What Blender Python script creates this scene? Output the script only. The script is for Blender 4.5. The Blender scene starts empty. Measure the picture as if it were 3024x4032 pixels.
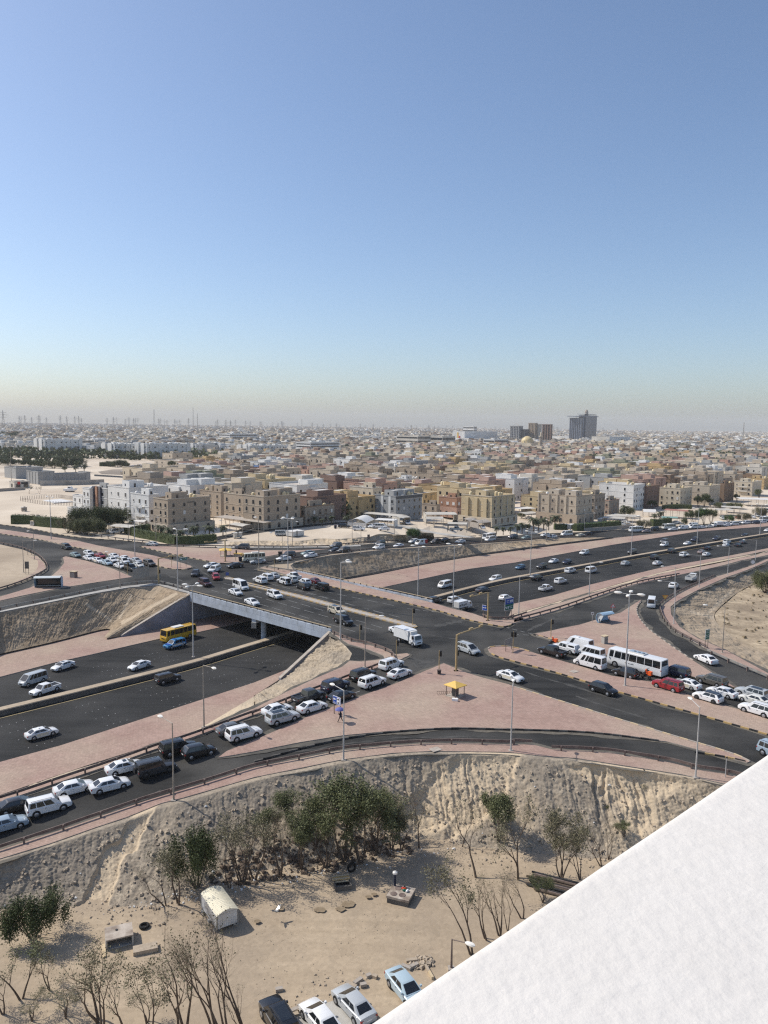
import bpy,bmesh,math,random
import numpy as np
from mathutils import Vector,Matrix
from mathutils.geometry import delaunay_2d_cdt
R=math.radians
random.seed(7)
scene=bpy.context.scene
col=scene.collection
# ------------------------------------------------------------------ camera, sky, sun, exposure
CAM_H=42.0                       # metres above the junction
PITCH=R(6.5);ROLL=math.atan(37/3024);FOC=3028.0
cam_d=bpy.data.cameras.new('camera');cam=bpy.data.objects.new('camera',cam_d);col.objects.link(cam)
cam_d.sensor_fit='VERTICAL';cam_d.sensor_height=36.0;cam_d.lens=36.0*FOC/4032
cam_d.clip_start=0.05;cam_d.clip_end=30000
_f=Vector((0,math.cos(PITCH),-math.sin(PITCH)));_u0=Vector((0,math.sin(PITCH),math.cos(PITCH)))
_r=Vector((math.cos(ROLL),0,0))+ math.sin(ROLL)*_u0
_u=-math.sin(ROLL)*Vector((1,0,0))+ math.cos(ROLL)*_u0
cam.matrix_world=Matrix(((_r.x,_u.x,-_f.x,0),(_r.y,_u.y,-_f.y,0),(_r.z,_u.z,-_f.z,CAM_H),(0,0,0,1)))
scene.camera=cam
SUN_EL,SHADOW_AZ=46.0,-19.0     # shadows run to the right and a little towards the camera
sd=Vector((math.cos(R(SHADOW_AZ))*math.cos(R(SUN_EL)),math.sin(R(SHADOW_AZ))*math.cos(R(SUN_EL)),-math.sin(R(SUN_EL))))
sun_d=bpy.data.lights.new('sun','SUN');sun=bpy.data.objects.new('sun',sun_d);col.objects.link(sun)
sun_d.energy=4.5;sun_d.angle=R(0.55);sun_d.color=(1.0,0.945,0.86)
sun.rotation_euler=sd.to_track_quat('-Z','Y').to_euler();sun.location=(-60,40,120)
w=bpy.data.worlds.new('World');scene.world=w;w.use_nodes=True
wn=w.node_tree;wn.nodes.clear()
sky=wn.nodes.new('ShaderNodeTexSky');sky.sky_type='NISHITA';sky.sun_disc=False
sky.sun_elevation=R(SUN_EL);sky.sun_rotation=math.atan2(-sd.x,-sd.y)
sky.altitude=0;sky.air_density=0.9;sky.dust_density=1.25;sky.ozone_density=3.2
bg=wn.nodes.new('ShaderNodeBackground');bg.inputs['Strength'].default_value=0.15
wo=wn.nodes.new('ShaderNodeOutputWorld')
wn.links.new(sky.outputs[0],bg.inputs[0]);wn.links.new(bg.outputs[0],wo.inputs[0])
scene.view_settings.view_transform='Standard';scene.view_settings.look='None'
scene.view_settings.exposure=0.0;scene.view_settings.gamma=1.0;scene.view_settings.use_curve_mapping=False
scene.render.engine='CYCLES'
scene.cycles.max_bounces=6;scene.cycles.volume_bounces=0;scene.cycles.transparent_max_bounces=8
scene.cycles.use_denoising=False;scene.cycles.pixel_filter_type='BLACKMAN_HARRIS';scene.cycles.filter_width=1.25
HAZE_DENSITY=0.000075
# ------------------------------------------------------------------ survey: sight lines of the site plan
# every station below is a bearing taken on a known level; the point is where that sight line meets its level
SV=dict(A=(0,1550,1000),B=(1000,1550,1000),C=(2024,1550,1000),D=(0,2050,1000),E=(1000,2050,1000),F=(2024,2050,1000),
 G=(0,2600,1000),Q=(1000,2600,1000),I=(2024,2500,1000),J=(0,3150,1000),K=(900,3150,1000),L=(1800,2900,1000),
 a1=(0,2100,600),a2=(500,2100,600),a3=(1000,2080,600),a4=(1300,2380,600),a5=(1900,2180,600),a6=(2424,2040,600),
 a7=(2100,2480,600),a8=(2500,2600,524),b1=(0,1580,500),b2=(500,1580,500),b3=(1000,1600,500),b4=(1500,1600,500),
 b5=(1950,1580,500),b6=(2450,1640,574),b7=(250,1880,600),b8=(800,1850,600),c1=(1350,1850,600),c2=(1900,1850,600),
 c3=(2424,1850,600),c4=(0,1780,500),c5=(400,1780,600),c6=(2600,1950,424),c7=(1250,2650,200),c8=(1680,2620,220),
 P=(0,0,3024))
def uv(c,x,y):
 o=SV[c];k=o[2]/1659.0
 return (o[0]+x*k,o[1]+y*k)
def ray(p):
 a=(p[0]-1512)/FOC;b=-(p[1]-2016)/FOC
 return _f+ a*_r+ b*_u
def site(c,x,y,z=0.0):
 d=ray(uv(c,x,y))
 zz=z if not callable(z) else 0.0
 for _ in range(1 if not callable(z) else 12):
  t=(zz-CAM_H)/d.z
  q=Vector((d.x*t,d.y*t,zz))
  if callable(z): zz=z(q.x,q.y)
 return Vector((q.x,q.y,zz))
def height_at(p,c,x,y):         # level of the sight line through (x, y) above the ground point p
 d=ray(uv(c,x,y));t=math.hypot(p.x,p.y)/math.hypot(d.x,d.y)
 return CAM_H+d.z*t
def stations(txt,z=0.0):
 out=[];tok=txt.split();i=0;c=None
 while i<len(tok):
  if tok[i][0].isalpha(): c=tok[i];i +=1
  else: out.append(site(c,float(tok[i]),float(tok[i+1]),z));i +=2
 return out
# highway frame: s along the underpass, t across it
BC=Vector((-17.84,183.57));HD=Vector((0.6724,0.7402));HN=Vector((-0.7402,0.6724))
def st(x,y): v=Vector((x,y))-BC;return v.dot(HD),v.dot(HN)
def xy(s,t): v=BC+HD*s+HN*t;return v.x,v.y
ZH=-7.0;ZLOT=-7.6
def sm(v): v=max(0.0,min(1.0,v));return v*v*(3-2*v)
def zU(x,y):
 s,t=st(x,y);return ZH*sm((s-30)/165.0)-5.0*sm((-40-s)/72.0)*sm((-26-t)/14.0)
def zT(x,y): s,t=st(x,y);return ZH*sm((s-95)/150.0)
def zH(x,y): return ZH
# ------------------------------------------------------------------ helpers
def setp(o,label=None,cat=None,group=None,kind=None):
 if label: o['label']=label
 if cat: o['category']=cat
 if group: o['group']=group
 if kind: o['kind']=kind
 return o
def new(name,data,parent=None,mat=None,loc=None,rz=0.0,scale=None,M=None):
 o=bpy.data.objects.new(name,data);col.objects.link(o)
 if parent is not None: o.parent=parent
 if M is not None: o.matrix_local=M
 else:
  if loc is not None: o.location=loc
  if rz: o.rotation_euler=(0,0,rz)
  if scale is not None: o.scale=scale if hasattr(scale,'__len__') else (scale,)*3
 if mat is not None:
  if len(data.materials)==0: data.materials.append(mat)
  elif data.materials[0] is not mat:
   o.material_slots[0].link='OBJECT';o.material_slots[0].material=mat
 return o
def pt(n,mb,m,*a,**k): return new(n,mb.mesh(n,[MT[m]]),*a,**k)
def thing(name,label,cat,loc=(0,0,0),rz=0.0,group=None,scale=None):
 o=new(name,None,None,None,loc,rz,scale);o.empty_display_size=0.3
 return setp(o,label,cat,group)
class MB:
 def __init__(s): s.v=[];s.f=[];s.m=[];s.c=None
 def add(s,vs,fs,mi=0):
  n=len(s.v);s.v +=[tuple(v) for v in vs];s.f +=[tuple(i+n for i in f) for f in fs];s.m +=[mi]*len(fs)
 def box(s,x0,x1,y0,y1,z0,z1,mi=0,M=None):
  vs=[(x,y,z) for z in (z0,z1) for x,y in ((x0,y0),(x1,y0),(x1,y1),(x0,y1))]
  if M is not None: vs=[M@Vector(v) for v in vs]
  s.add(vs,[(3,2,1,0),(4,5,6,7),(0,1,5,4),(1,2,6,5),(2,3,7,6),(3,0,4,7)],mi)
 def slab(s,q,th,mi=0):        # quad q (4 Vectors, outward by right hand) thickened outwards
  q=[Vector(p) for p in q];n=(q[1]-q[0]).cross(q[3]-q[0]).normalized()*th
  s.add(q+[p+n for p in q],[(3,2,1,0),(4,5,6,7),(0,1,5,4),(1,2,6,5),(2,3,7,6),(3,0,4,7)],mi)
 def tube(s,pts,rad,n=6,mi=0,cap=True):
  pts=[Vector(p) for p in pts];rad=rad if hasattr(rad,'__len__') else [rad]*len(pts)
  base=len(s.v);up=Vector((0,0,1));prev=None
  for i,p in enumerate(pts):
   d=(pts[min(i+1,len(pts)-1)]-pts[max(i-1,0)]).normalized()
   if prev is None:
    a=d.orthogonal().normalized()
   else:
    a=(prev-d*prev.dot(d));a=a.normalized() if a.length>1e-6 else d.orthogonal().normalized()
   prev=a;b=d.cross(a)
   for k in range(n):
    an=2*math.pi*k/n;s.v.append(tuple(p+(a*math.cos(an)+b*math.sin(an))*rad[i]))
  for i in range(len(pts)-1):
   for k in range(n):
    k2=(k+1)%n;s.f.append((base+i*n+k,base+i*n+k2,base+(i+1)*n+k2,base+(i+1)*n+k));s.m.append(mi)
  if cap:
   s.f.append(tuple(base+k for k in range(n-1,-1,-1)));s.m.append(mi)
   e=base+(len(pts)-1)*n;s.f.append(tuple(e+k for k in range(n)));s.m.append(mi)
 def cyl(s,x,y,z0,z1,r0,r1=None,n=12,mi=0):
  s.tube([(x,y,z0),(x,y,z1)],[r0,r0 if r1 is None else r1],n,mi)
 def loft(s,rings,closed=True,cap=True,mi=0):
  base=len(s.v);n=len(rings[0])
  for r in rings: s.v +=[tuple(p) for p in r]
  for i in range(len(rings)-1):
   for k in range(n if closed else n-1):
    k2=(k+1)%n;s.f.append((base+i*n+k,base+i*n+k2,base+(i+1)*n+k2,base+(i+1)*n+k));s.m.append(mi)
  if cap:
   s.f.append(tuple(base+k for k in range(n-1,-1,-1)));s.m.append(mi)
   e=base+(len(rings)-1)*n;s.f.append(tuple(e+k for k in range(n)));s.m.append(mi)
 def prism(s,poly,y0,y1,mi=0):   # poly in (x, z), extruded in y
  n=len(poly);s.add([(x,y0,z) for x,z in poly]+[(x,y1,z) for x,z in poly],
 [tuple(range(n)),tuple(range(2*n-1,n-1,-1))]+[(i,i+n,(i+1)%n+n,(i+1)%n) for i in range(n)],mi)
 def mesh(s,name,mats=(),smooth=None):
  me=bpy.data.meshes.new(name);me.from_pydata(s.v,[],s.f)
  for m in mats: me.materials.append(m)
  if any(s.m): me.polygons.foreach_set('material_index',s.m)
  if smooth is not None:
   me.polygons.foreach_set('use_smooth',[True]*len(s.f));me.update()
   me.set_sharp_from_angle(angle=R(smooth))
  me.update();return me
# ------------------------------------------------------------------ vectorised noise
def _hash(ix,iy,iz,seed):
 h=(ix*374761393+iy*668265263+iz*2147483647+seed*1274126177) & 0xffffffff
 h=((h ^ (h >> 13))*1274126177) & 0xffffffff
 return ((h ^ (h >> 16)) & 0xffff)/65535.0
def vnoise(x,y,z,seed=0):
 x=np.asarray(x,float);y=np.asarray(y,float)+0*x;z=np.asarray(z,float)+0*x
 ix,iy,iz=(np.floor(a).astype(np.int64) for a in (x,y,z))
 fx,fy,fz=x-ix,y-iy,z-iz
 fx,fy,fz=(a*a*(3-2*a) for a in (fx,fy,fz));r=0
 for dx in (0,1):
  for dy in (0,1):
   for dz in (0,1):
    r=r+_hash(ix+dx,iy+dy,iz+dz,seed)*(fx if dx else 1-fx)*(fy if dy else 1-fy)*(fz if dz else 1-fz)
 return r*2-1
def fbm(x,y,z,oct=4,seed=0):
 r=0;a=1.0;t=0
 for o in range(oct):
  k=2.03**o;r=r+a*vnoise(x*k+o*17.3,y*k,z*k,seed+o);t +=a;a *=0.5
 return r/t
# ------------------------------------------------------------------ materials
def nd(nt,t,**kw):
 n=nt.nodes.new(t)
 for k,v in kw.items(): setattr(n,k,v)
 return n
def mat(name,c1,c2=None,scale=1.0,rough=0.85,detail=6,c3=None,scale3=0.1,bump=0.0,bscale=None,spec=0.3,
 metal=0.0,coat=0.0,stretch=None,contrast=(0.35,0.65),emit=None,attr=None,ca=None,speck=None):
 m=bpy.data.materials.new(name);m.use_nodes=True;nt=m.node_tree;p=nt.nodes['Principled BSDF']
 p.inputs['Roughness'].default_value=rough;p.inputs['Specular IOR Level'].default_value=spec
 p.inputs['Metallic'].default_value=metal;p.inputs['Coat Weight'].default_value=coat;p.inputs['Coat Roughness'].default_value=0.06
 p.inputs['Base Color'].default_value=(*c1,1);L=nt.links.new
 m.diffuse_color=(*c1,1)
 if c2 is None and bump==0: return m
 tc=nd(nt,'ShaderNodeTexCoord');mp=nd(nt,'ShaderNodeMapping');L(tc.outputs['Object'],mp.inputs[0])
 if stretch: mp.inputs['Rotation'].default_value=(0,0,stretch[0]);mp.inputs['Scale'].default_value=(stretch[1],stretch[2],1)
 out=None
 if c2 is not None:
  no=nd(nt,'ShaderNodeTexNoise');no.inputs['Scale'].default_value=scale;no.inputs['Detail'].default_value=detail
  no.inputs['Roughness'].default_value=0.65;L(mp.outputs[0],no.inputs['Vector'])
  cr=nd(nt,'ShaderNodeValToRGB');L(no.outputs['Fac'],cr.inputs[0])
  cr.color_ramp.elements[0].position=contrast[0];cr.color_ramp.elements[1].position=contrast[1]
  cr.color_ramp.elements[0].color=(*c1,1);cr.color_ramp.elements[1].color=(*c2,1);out=cr.outputs[0]
  if c3 is not None:
   n3=nd(nt,'ShaderNodeTexNoise');n3.inputs['Scale'].default_value=scale3;n3.inputs['Detail'].default_value=5
   L(tc.outputs['Object'],n3.inputs['Vector']);r3=nd(nt,'ShaderNodeMapRange')
   r3.inputs[1].default_value=0.42;r3.inputs[2].default_value=0.68;L(n3.outputs['Fac'],r3.inputs[0])
   mx=nd(nt,'ShaderNodeMix',data_type='RGBA');L(r3.outputs[0],mx.inputs[0]);L(out,mx.inputs[6])
   mx.inputs[7].default_value=(*c3,1);out=mx.outputs[2]
  if speck is not None:
   vs=nd(nt,'ShaderNodeTexVoronoi');vs.inputs['Scale'].default_value=speck[0];L(tc.outputs['Object'],vs.inputs['Vector'])
   rs=nd(nt,'ShaderNodeMapRange');rs.inputs[1].default_value=0.0;rs.inputs[2].default_value=1.0
   rs.inputs[3].default_value=1-speck[1];rs.inputs[4].default_value=1+speck[1];L(vs.outputs['Color'],rs.inputs[0])
   mu=nd(nt,'ShaderNodeMix',data_type='RGBA',blend_type='MULTIPLY');mu.inputs[0].default_value=1.0
   L(out,mu.inputs[6]);L(rs.outputs[0],mu.inputs[7]);out=mu.outputs[2]
  if attr is not None:
   at=nd(nt,'ShaderNodeAttribute',attribute_name=attr);mx=nd(nt,'ShaderNodeMix',data_type='RGBA')
   L(at.outputs['Fac'],mx.inputs[0]);L(out,mx.inputs[6]);mx.inputs[7].default_value=(*ca,1);out=mx.outputs[2]
  L(out,p.inputs['Base Color'])
 if bump:
  nb=nd(nt,'ShaderNodeTexNoise');nb.inputs['Scale'].default_value=bscale or scale*4;nb.inputs['Detail'].default_value=8
  L(tc.outputs['Object'],nb.inputs['Vector']);b=nd(nt,'ShaderNodeBump');b.inputs['Strength'].default_value=0.6
  b.inputs['Distance'].default_value=bump;L(nb.outputs['Fac'],b.inputs['Height']);L(b.outputs[0],p.inputs['Normal'])
 return m
MT={}
def sh(r,g,b):  # display value -> linear
 f=lambda v: ((v/255+0.055)/1.055)**2.4 if v>10 else v/255/12.92
 return (f(r),f(g),f(b))
def paver_material(name,c1,c2,c3,ang):
 m=mat(name,c1,c2,0.35,0.9,c3=c3,scale3=0.07,speck=(3.0,0.10));nt=m.node_tree;p=nt.nodes['Principled BSDF'];L=nt.links.new
 src=p.inputs['Base Color'].links[0].from_socket
 tc=nd(nt,'ShaderNodeTexCoord');mp=nd(nt,'ShaderNodeMapping');mp.inputs['Rotation'].default_value=(0,0,ang);L(tc.outputs['Object'],mp.inputs[0])
 bk=nd(nt,'ShaderNodeTexBrick');bk.inputs['Scale'].default_value=1.0;bk.inputs['Brick Width'].default_value=0.6;bk.inputs['Row Height'].default_value=0.3
 bk.inputs['Mortar Size'].default_value=0.025;bk.inputs['Color1'].default_value=(1,1,1,1);bk.inputs['Color2'].default_value=(0.86,0.86,0.86,1)
 bk.inputs['Mortar'].default_value=(0.74,0.72,0.7,1);L(mp.outputs[0],bk.inputs['Vector'])
 mu=nd(nt,'ShaderNodeMix',data_type='RGBA',blend_type='MULTIPLY');mu.inputs[0].default_value=1.0
 L(src,mu.inputs[6]);L(bk.outputs['Color'],mu.inputs[7]);L(mu.outputs[2],p.inputs['Base Color'])
 return m
HA=math.atan2(HD.y,HD.x);XA=HA-math.pi/2
MT['asphalt']=mat('asphalt_worn',(0.021,0.021,0.0205),(0.036,0.0355,0.034),1.0,0.8,c3=(0.078,0.075,0.069),scale3=0.06,stretch=(-XA,0.03,0.5),speck=(6,0.12),bump=0.01,bscale=8,spec=0.12)
MT['asphalt_highway']=mat('asphalt_highway',(0.018,0.0185,0.0185),(0.034,0.034,0.033),1.0,0.8,c3=(0.050,0.049,0.047),scale3=0.06,stretch=(-HA,0.02,0.45),speck=(6,0.12),bump=0.01,bscale=8,spec=0.12)
MT['asphalt_new']=mat('asphalt_fresh',(0.016,0.017,0.017),(0.027,0.0275,0.027),0.6,0.75,c3=(0.045,0.045,0.044),scale3=0.12,speck=(6,0.12),bump=0.01,bscale=8,spec=0.12)
MT['paver']=paver_material('pink_pavers',(0.335,0.223,0.182),(0.40,0.278,0.228),(0.42,0.325,0.25),0.5)
MT['sand']=mat('sand',(0.375,0.30,0.215),(0.455,0.37,0.27),0.35,0.95,detail=10,c3=(0.31,0.245,0.175),scale3=0.045,bump=0.05,bscale=1.5,speck=(2.5,0.08))
MT['lot_sand']=mat('lot_sand',(0.345,0.27,0.185),(0.44,0.35,0.245),1.0,0.95,detail=8,c3=(0.325,0.258,0.185),scale3=0.09,bump=0.05,bscale=2.0,speck=(3.0,0.10),stretch=(-0.25,0.10,0.75),contrast=(.3,.7))
MT['basin']=mat('basin_sand',(0.31,0.24,0.16),(0.49,0.395,0.27),0.4,0.95,detail=10,c3=(0.24,0.185,0.125),scale3=0.12,bump=0.08,bscale=1.5,speck=(1.6,0.15))
MT['town_sand']=mat('pale_sand',(0.56,0.47,0.36),(0.66,0.57,0.45),0.06,0.95,c3=(0.45,0.37,0.28),scale3=0.014,bump=0.08,bscale=0.7)
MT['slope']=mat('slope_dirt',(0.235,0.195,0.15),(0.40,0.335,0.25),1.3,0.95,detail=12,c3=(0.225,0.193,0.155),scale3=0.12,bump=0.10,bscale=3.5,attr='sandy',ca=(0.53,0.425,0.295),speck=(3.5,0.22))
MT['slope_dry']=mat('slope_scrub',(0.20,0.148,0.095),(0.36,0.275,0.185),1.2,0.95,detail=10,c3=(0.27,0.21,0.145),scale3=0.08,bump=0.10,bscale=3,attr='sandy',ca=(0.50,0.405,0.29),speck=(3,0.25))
MT['concrete']=mat('concrete',(0.36,0.345,0.315),(0.47,0.45,0.41),0.6,0.9,c3=(0.28,0.265,0.24),scale3=0.2,bump=0.01,bscale=10)
MT['concrete_blue']=mat('painted_concrete',(0.37,0.41,0.47),(0.46,0.51,0.57),1.0,0.8,c3=(0.31,0.335,0.36),scale3=0.35,stretch=(0,1.1,1.1))
MT['concrete_blue'].node_tree.nodes['Mapping'].inputs['Scale'].default_value[2]=0.12
MT['wall_paint']=mat('wall_paint',(0.215,0.235,0.285),(0.27,0.29,0.34),0.8,0.8,c3=(0.18,0.19,0.215),scale3=0.3)  # shade of the sunless wing walls and abutments put into the concrete colour
MT['kerb']=mat('kerb_concrete',(0.32,0.28,0.24),(0.44,0.39,0.33),1.5,0.9)
MT['kerb_yellow']=mat('kerb_yellow',(0.47,0.30,0.10),(0.42,0.32,0.19),2.0,0.8)
MT['kerb_pale']=mat('kerb_pale',(0.55,0.42,0.25),(0.50,0.42,0.30),2.0,0.85)
MT['kerb_black']=mat('kerb_black',(0.02,0.02,0.02),(0.05,0.048,0.045),2.0,0.8)
MT['paint_line']=mat('road_paint',(0.30,0.30,0.29),(0.13,0.13,0.125),2.5,0.7)
MT['paint_yellow']=mat('road_paint_yellow',(0.42,0.33,0.16),(0.28,0.23,0.14),1.0,0.8)
MT['stud']=mat('road_stud',(0.36,0.35,0.33),rough=0.6)
MT['rust']=mat('rusty_steel',(0.12,0.085,0.075),(0.21,0.165,0.14),1.0,0.75)
MT['galv']=mat('galvanised_steel',(0.36,0.35,0.32),(0.25,0.23,0.21),1.0,0.55,metal=0.3)
MT['pole']=mat('lamp_pole',(0.30,0.255,0.20),(0.36,0.32,0.27),0.7,0.6)
MT['pole_grey']=mat('lamp_pole_grey',(0.42,0.41,0.39),(0.50,0.49,0.47),0.7,0.5)
MT['lamp']=mat('lamp_head',(0.80,0.77,0.70),rough=0.35)
MT['mast']=mat('mast_yellow',(0.40,0.285,0.13),(0.47,0.36,0.2),0.8,0.6)
MT['black']=mat('black_plastic',(0.012,0.012,0.013),rough=0.5)
MT['dark']=mat('dark_metal',(0.03,0.03,0.032),rough=0.55)
MT['glass']=mat('vehicle_glass',(0.012,0.014,0.016),rough=0.06,spec=0.8)
MT['pane']=mat('window_pane',(0.022,0.026,0.032),rough=0.12,spec=0.6)
MT['tyre']=mat('tyre_rubber',(0.014,0.014,0.014),rough=0.85)
MT['rim']=mat('wheel_rim',(0.42,0.42,0.43),rough=0.35,metal=0.7)
MT['rim_dark']=mat('wheel_rim_dark',(0.05,0.05,0.052),rough=0.4,metal=0.5)
MT['head']=mat('headlight_lens',(0.75,0.77,0.8),rough=0.15,spec=0.8)
MT['tail']=mat('taillight_lens',(0.30,0.012,0.012),rough=0.2,spec=0.7)
MT['plate']=mat('number_plate',(0.75,0.75,0.75),rough=0.4)
MT['chrome']=mat('chrome',(0.6,0.6,0.62),rough=0.15,metal=0.9)
MT['white_paint']=mat('white_paint',(0.78,0.78,0.77),rough=0.5)
MT['orange']=mat('orange_plastic',(0.75,0.12,0.02),rough=0.5)
MT['skin']=mat('skin',(0.30,0.17,0.11),rough=0.6)
MT['cloth_navy']=mat('navy_cloth',(0.012,0.016,0.035),(0.02,0.026,0.05),6,0.9)
MT['cloth_dark']=mat('dark_cloth',(0.014,0.010,0.014),rough=0.9)
MT['umbrella']=mat('blue_umbrella',(0.10,0.105,0.30),(0.13,0.14,0.36),3,0.7)
MT['bark']=mat('bark',(0.085,0.062,0.045),(0.14,0.105,0.078),3,0.9)
MT['leaf_dark']=mat('leaf_dark_green',(0.042,0.058,0.018),(0.078,0.096,0.034),0.8,0.7)
MT['leaf']=mat('leaf_olive',(0.078,0.09,0.034),(0.14,0.148,0.066),0.8,0.7)
MT['leaf_dry']=mat('leaf_dry',(0.125,0.115,0.065),(0.19,0.17,0.105),0.8,0.8)
MT['leaf_bright']=mat('leaf_bright_green',(0.05,0.10,0.025),(0.08,0.135,0.035),0.8,0.7)
MT['palm']=mat('palm_frond',(0.048,0.060,0.028),(0.085,0.095,0.05),0.9,0.7)
MT['hedge']=mat('hedge_leaf',(0.022,0.040,0.012),(0.045,0.068,0.02),1.2,0.8)
MT['tank']=mat('water_tank_cream',(0.60,0.49,0.29),rough=0.5)
MT['tank_white']=mat('water_tank_white',(0.68,0.66,0.62),rough=0.5)
MT['shade']=mat('car_port_sheet',(0.42,0.39,0.34),(0.52,0.49,0.43),0.3,0.8)
MT['sign_blue']=mat('sign_blue',(0.018,0.07,0.33),rough=0.4)
MT['sign_green']=mat('sign_green',(0.012,0.125,0.085),rough=0.4)
MT['sign_white']=mat('sign_white',(0.74,0.74,0.74),rough=0.4)
MT['sign_back']=mat('sign_back',(0.25,0.235,0.21),(0.31,0.295,0.265),1.0,0.7)
MT['red']=mat('red_paint',(0.45,0.03,0.03),rough=0.5)
MT['yellow']=mat('yellow_paint',(0.72,0.47,0.10),(0.66,0.44,0.14),0.8,0.55)
MT['shelter']=mat('shelter_blue',(0.27,0.40,0.52),(0.33,0.46,0.57),1.0,0.5)
MT['shelter_pale']=mat('shelter_roof',(0.50,0.53,0.53),(0.58,0.60,0.59),0.8,0.5)
MT['rock']=mat('rock',(0.33,0.27,0.20),(0.45,0.37,0.28),2.5,0.95,bump=0.03,bscale=8)
MT['litter']=mat('litter_white',(0.66,0.65,0.62),rough=0.8)
MT['stucco']=mat('white_stucco',(0.61,0.58,0.535),(0.645,0.615,0.57),14.0,0.8,bump=0.0022,bscale=95)
PAINT=dict(white=(0.74,0.74,0.73),silver=(0.42,0.44,0.45),black=(0.010,0.010,0.011),grey=(0.10,0.105,0.11),dark=(0.032,0.034,0.038),
 red=(0.28,0.012,0.018),maroon=(0.05,0.012,0.013),darkred=(0.10,0.012,0.016),blue=(0.05,0.12,0.20),navy=(0.012,0.018,0.045),
 teal=(0.22,0.29,0.28),paleblue=(0.38,0.48,0.53),beige=(0.52,0.46,0.36),cream=(0.72,0.66,0.52),green=(0.014,0.022,0.020),
 taupe=(0.10,0.092,0.08),yellow=(0.62,0.36,0.02),police=(0.02,0.19,0.40),greyblue=(0.30,0.37,0.43),pinkgrey=(0.34,0.28,0.26),offwhite=(0.66,0.65,0.60))
for k,c in PAINT.items(): MT['car_'+k]=mat('car_paint_'+k,c,rough=0.32,spec=0.5,coat=0.6)
# ------------------------------------------------------------------ ground, roads, pavements
def inside(px,py,poly):
 r=np.zeros(np.shape(px),bool);n=len(poly)
 for i in range(n):
  x0,y0=poly[i][:2];x1,y1=poly[i-1][:2]
  with np.errstate(divide='ignore',invalid='ignore'):
   r ^=((y0>py)!=(y1>py)) & (px<(x1-x0)*(py-y0)/((y1-y0) or 1e-12)+x0)
 return r
def densify(pts,step):
 out=[]
 for i,p in enumerate(pts):
  q=pts[(i+1)%len(pts)];n=max(1,int((q-p).length/step))
  out +=[p.lerp(q,k/n) for k in range(n)]
 return out
def smooth_line(pts,n=6):          # Catmull-Rom through the stations
 out=[];P=[pts[0]*2-pts[1]]+list(pts)+[pts[-1]*2-pts[-2]]
 for i in range(1,len(P)-2):
  a,b,c,d=P[i-1:i+3]
  for k in range(n):
   t=k/n;out.append(0.5*((2*b)+(c-a)*t+(2*a-5*b+4*c-d)*t*t+(3*b-a-3*c+d)*t**3))
 out.append(pts[-1].copy());return out
def patch(name,pts,zf,m,lift=0.0,skirt=0.25,step=6.0,skirt_mat=None,parent=None,kind='structure',rough=0.0):
 pts=densify([Vector((p.x,p.y)) for p in pts],step)
 xs=[p.x for p in pts];ys=[p.y for p in pts]
 gx,gy=np.meshgrid(np.arange(min(xs),max(xs),step),np.arange(min(ys),max(ys),step))
 ok=inside(gx,gy,[(p.x,p.y) for p in pts]);gi=[Vector((a,b)) for a,b in zip(gx[ok],gy[ok])]
 n=len(pts);allv=pts+gi
 vo,eo,fo,*_=delaunay_2d_cdt(allv,[(i,(i+1)%n) for i in range(n)],[],1,1e-4)
 V=[(v.x,v.y,zf(v.x,v.y)+lift) for v in vo]
 F=[]
 for f in fo:
  a,b,c=(vo[i] for i in f[:3])
  F.append(tuple(f) if (b-a).cross(c-a)>0 else tuple(reversed(f)))
# boundary skirt
 from collections import Counter
 ec=Counter();dr={}
 for f in F:
  for i in range(len(f)):
   e=(f[i],f[(i+1)%len(f)]);k=tuple(sorted(e));ec[k] +=1;dr[k]=e
 mi=[0]*len(F);low={}
 for k,c in ec.items():
  if c==1 and skirt:
   a,b=dr[k]
   for q in (a,b):
    if q not in low: low[q]=len(V);V.append((V[q][0],V[q][1],V[q][2]-skirt))
   F.append((b,a,low[a],low[b]));mi.append(1)
 me=bpy.data.meshes.new(name);me.from_pydata(V,[],F);me.materials.append(m);me.materials.append(skirt_mat or MT['kerb'])
 me.polygons.foreach_set('material_index',mi);me.update()
 return setp(new(name,me,parent),kind=kind)
def resample(pts,n):
 L=[0.0]
 for a,b in zip(pts,pts[1:]): L.append(L[-1]+(b-a).length)
 u=np.linspace(0,L[-1],n);A=np.array([tuple(p) for p in pts])
 return np.stack([np.interp(u,L,A[:,k]) for k in range(3)],1)
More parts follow.
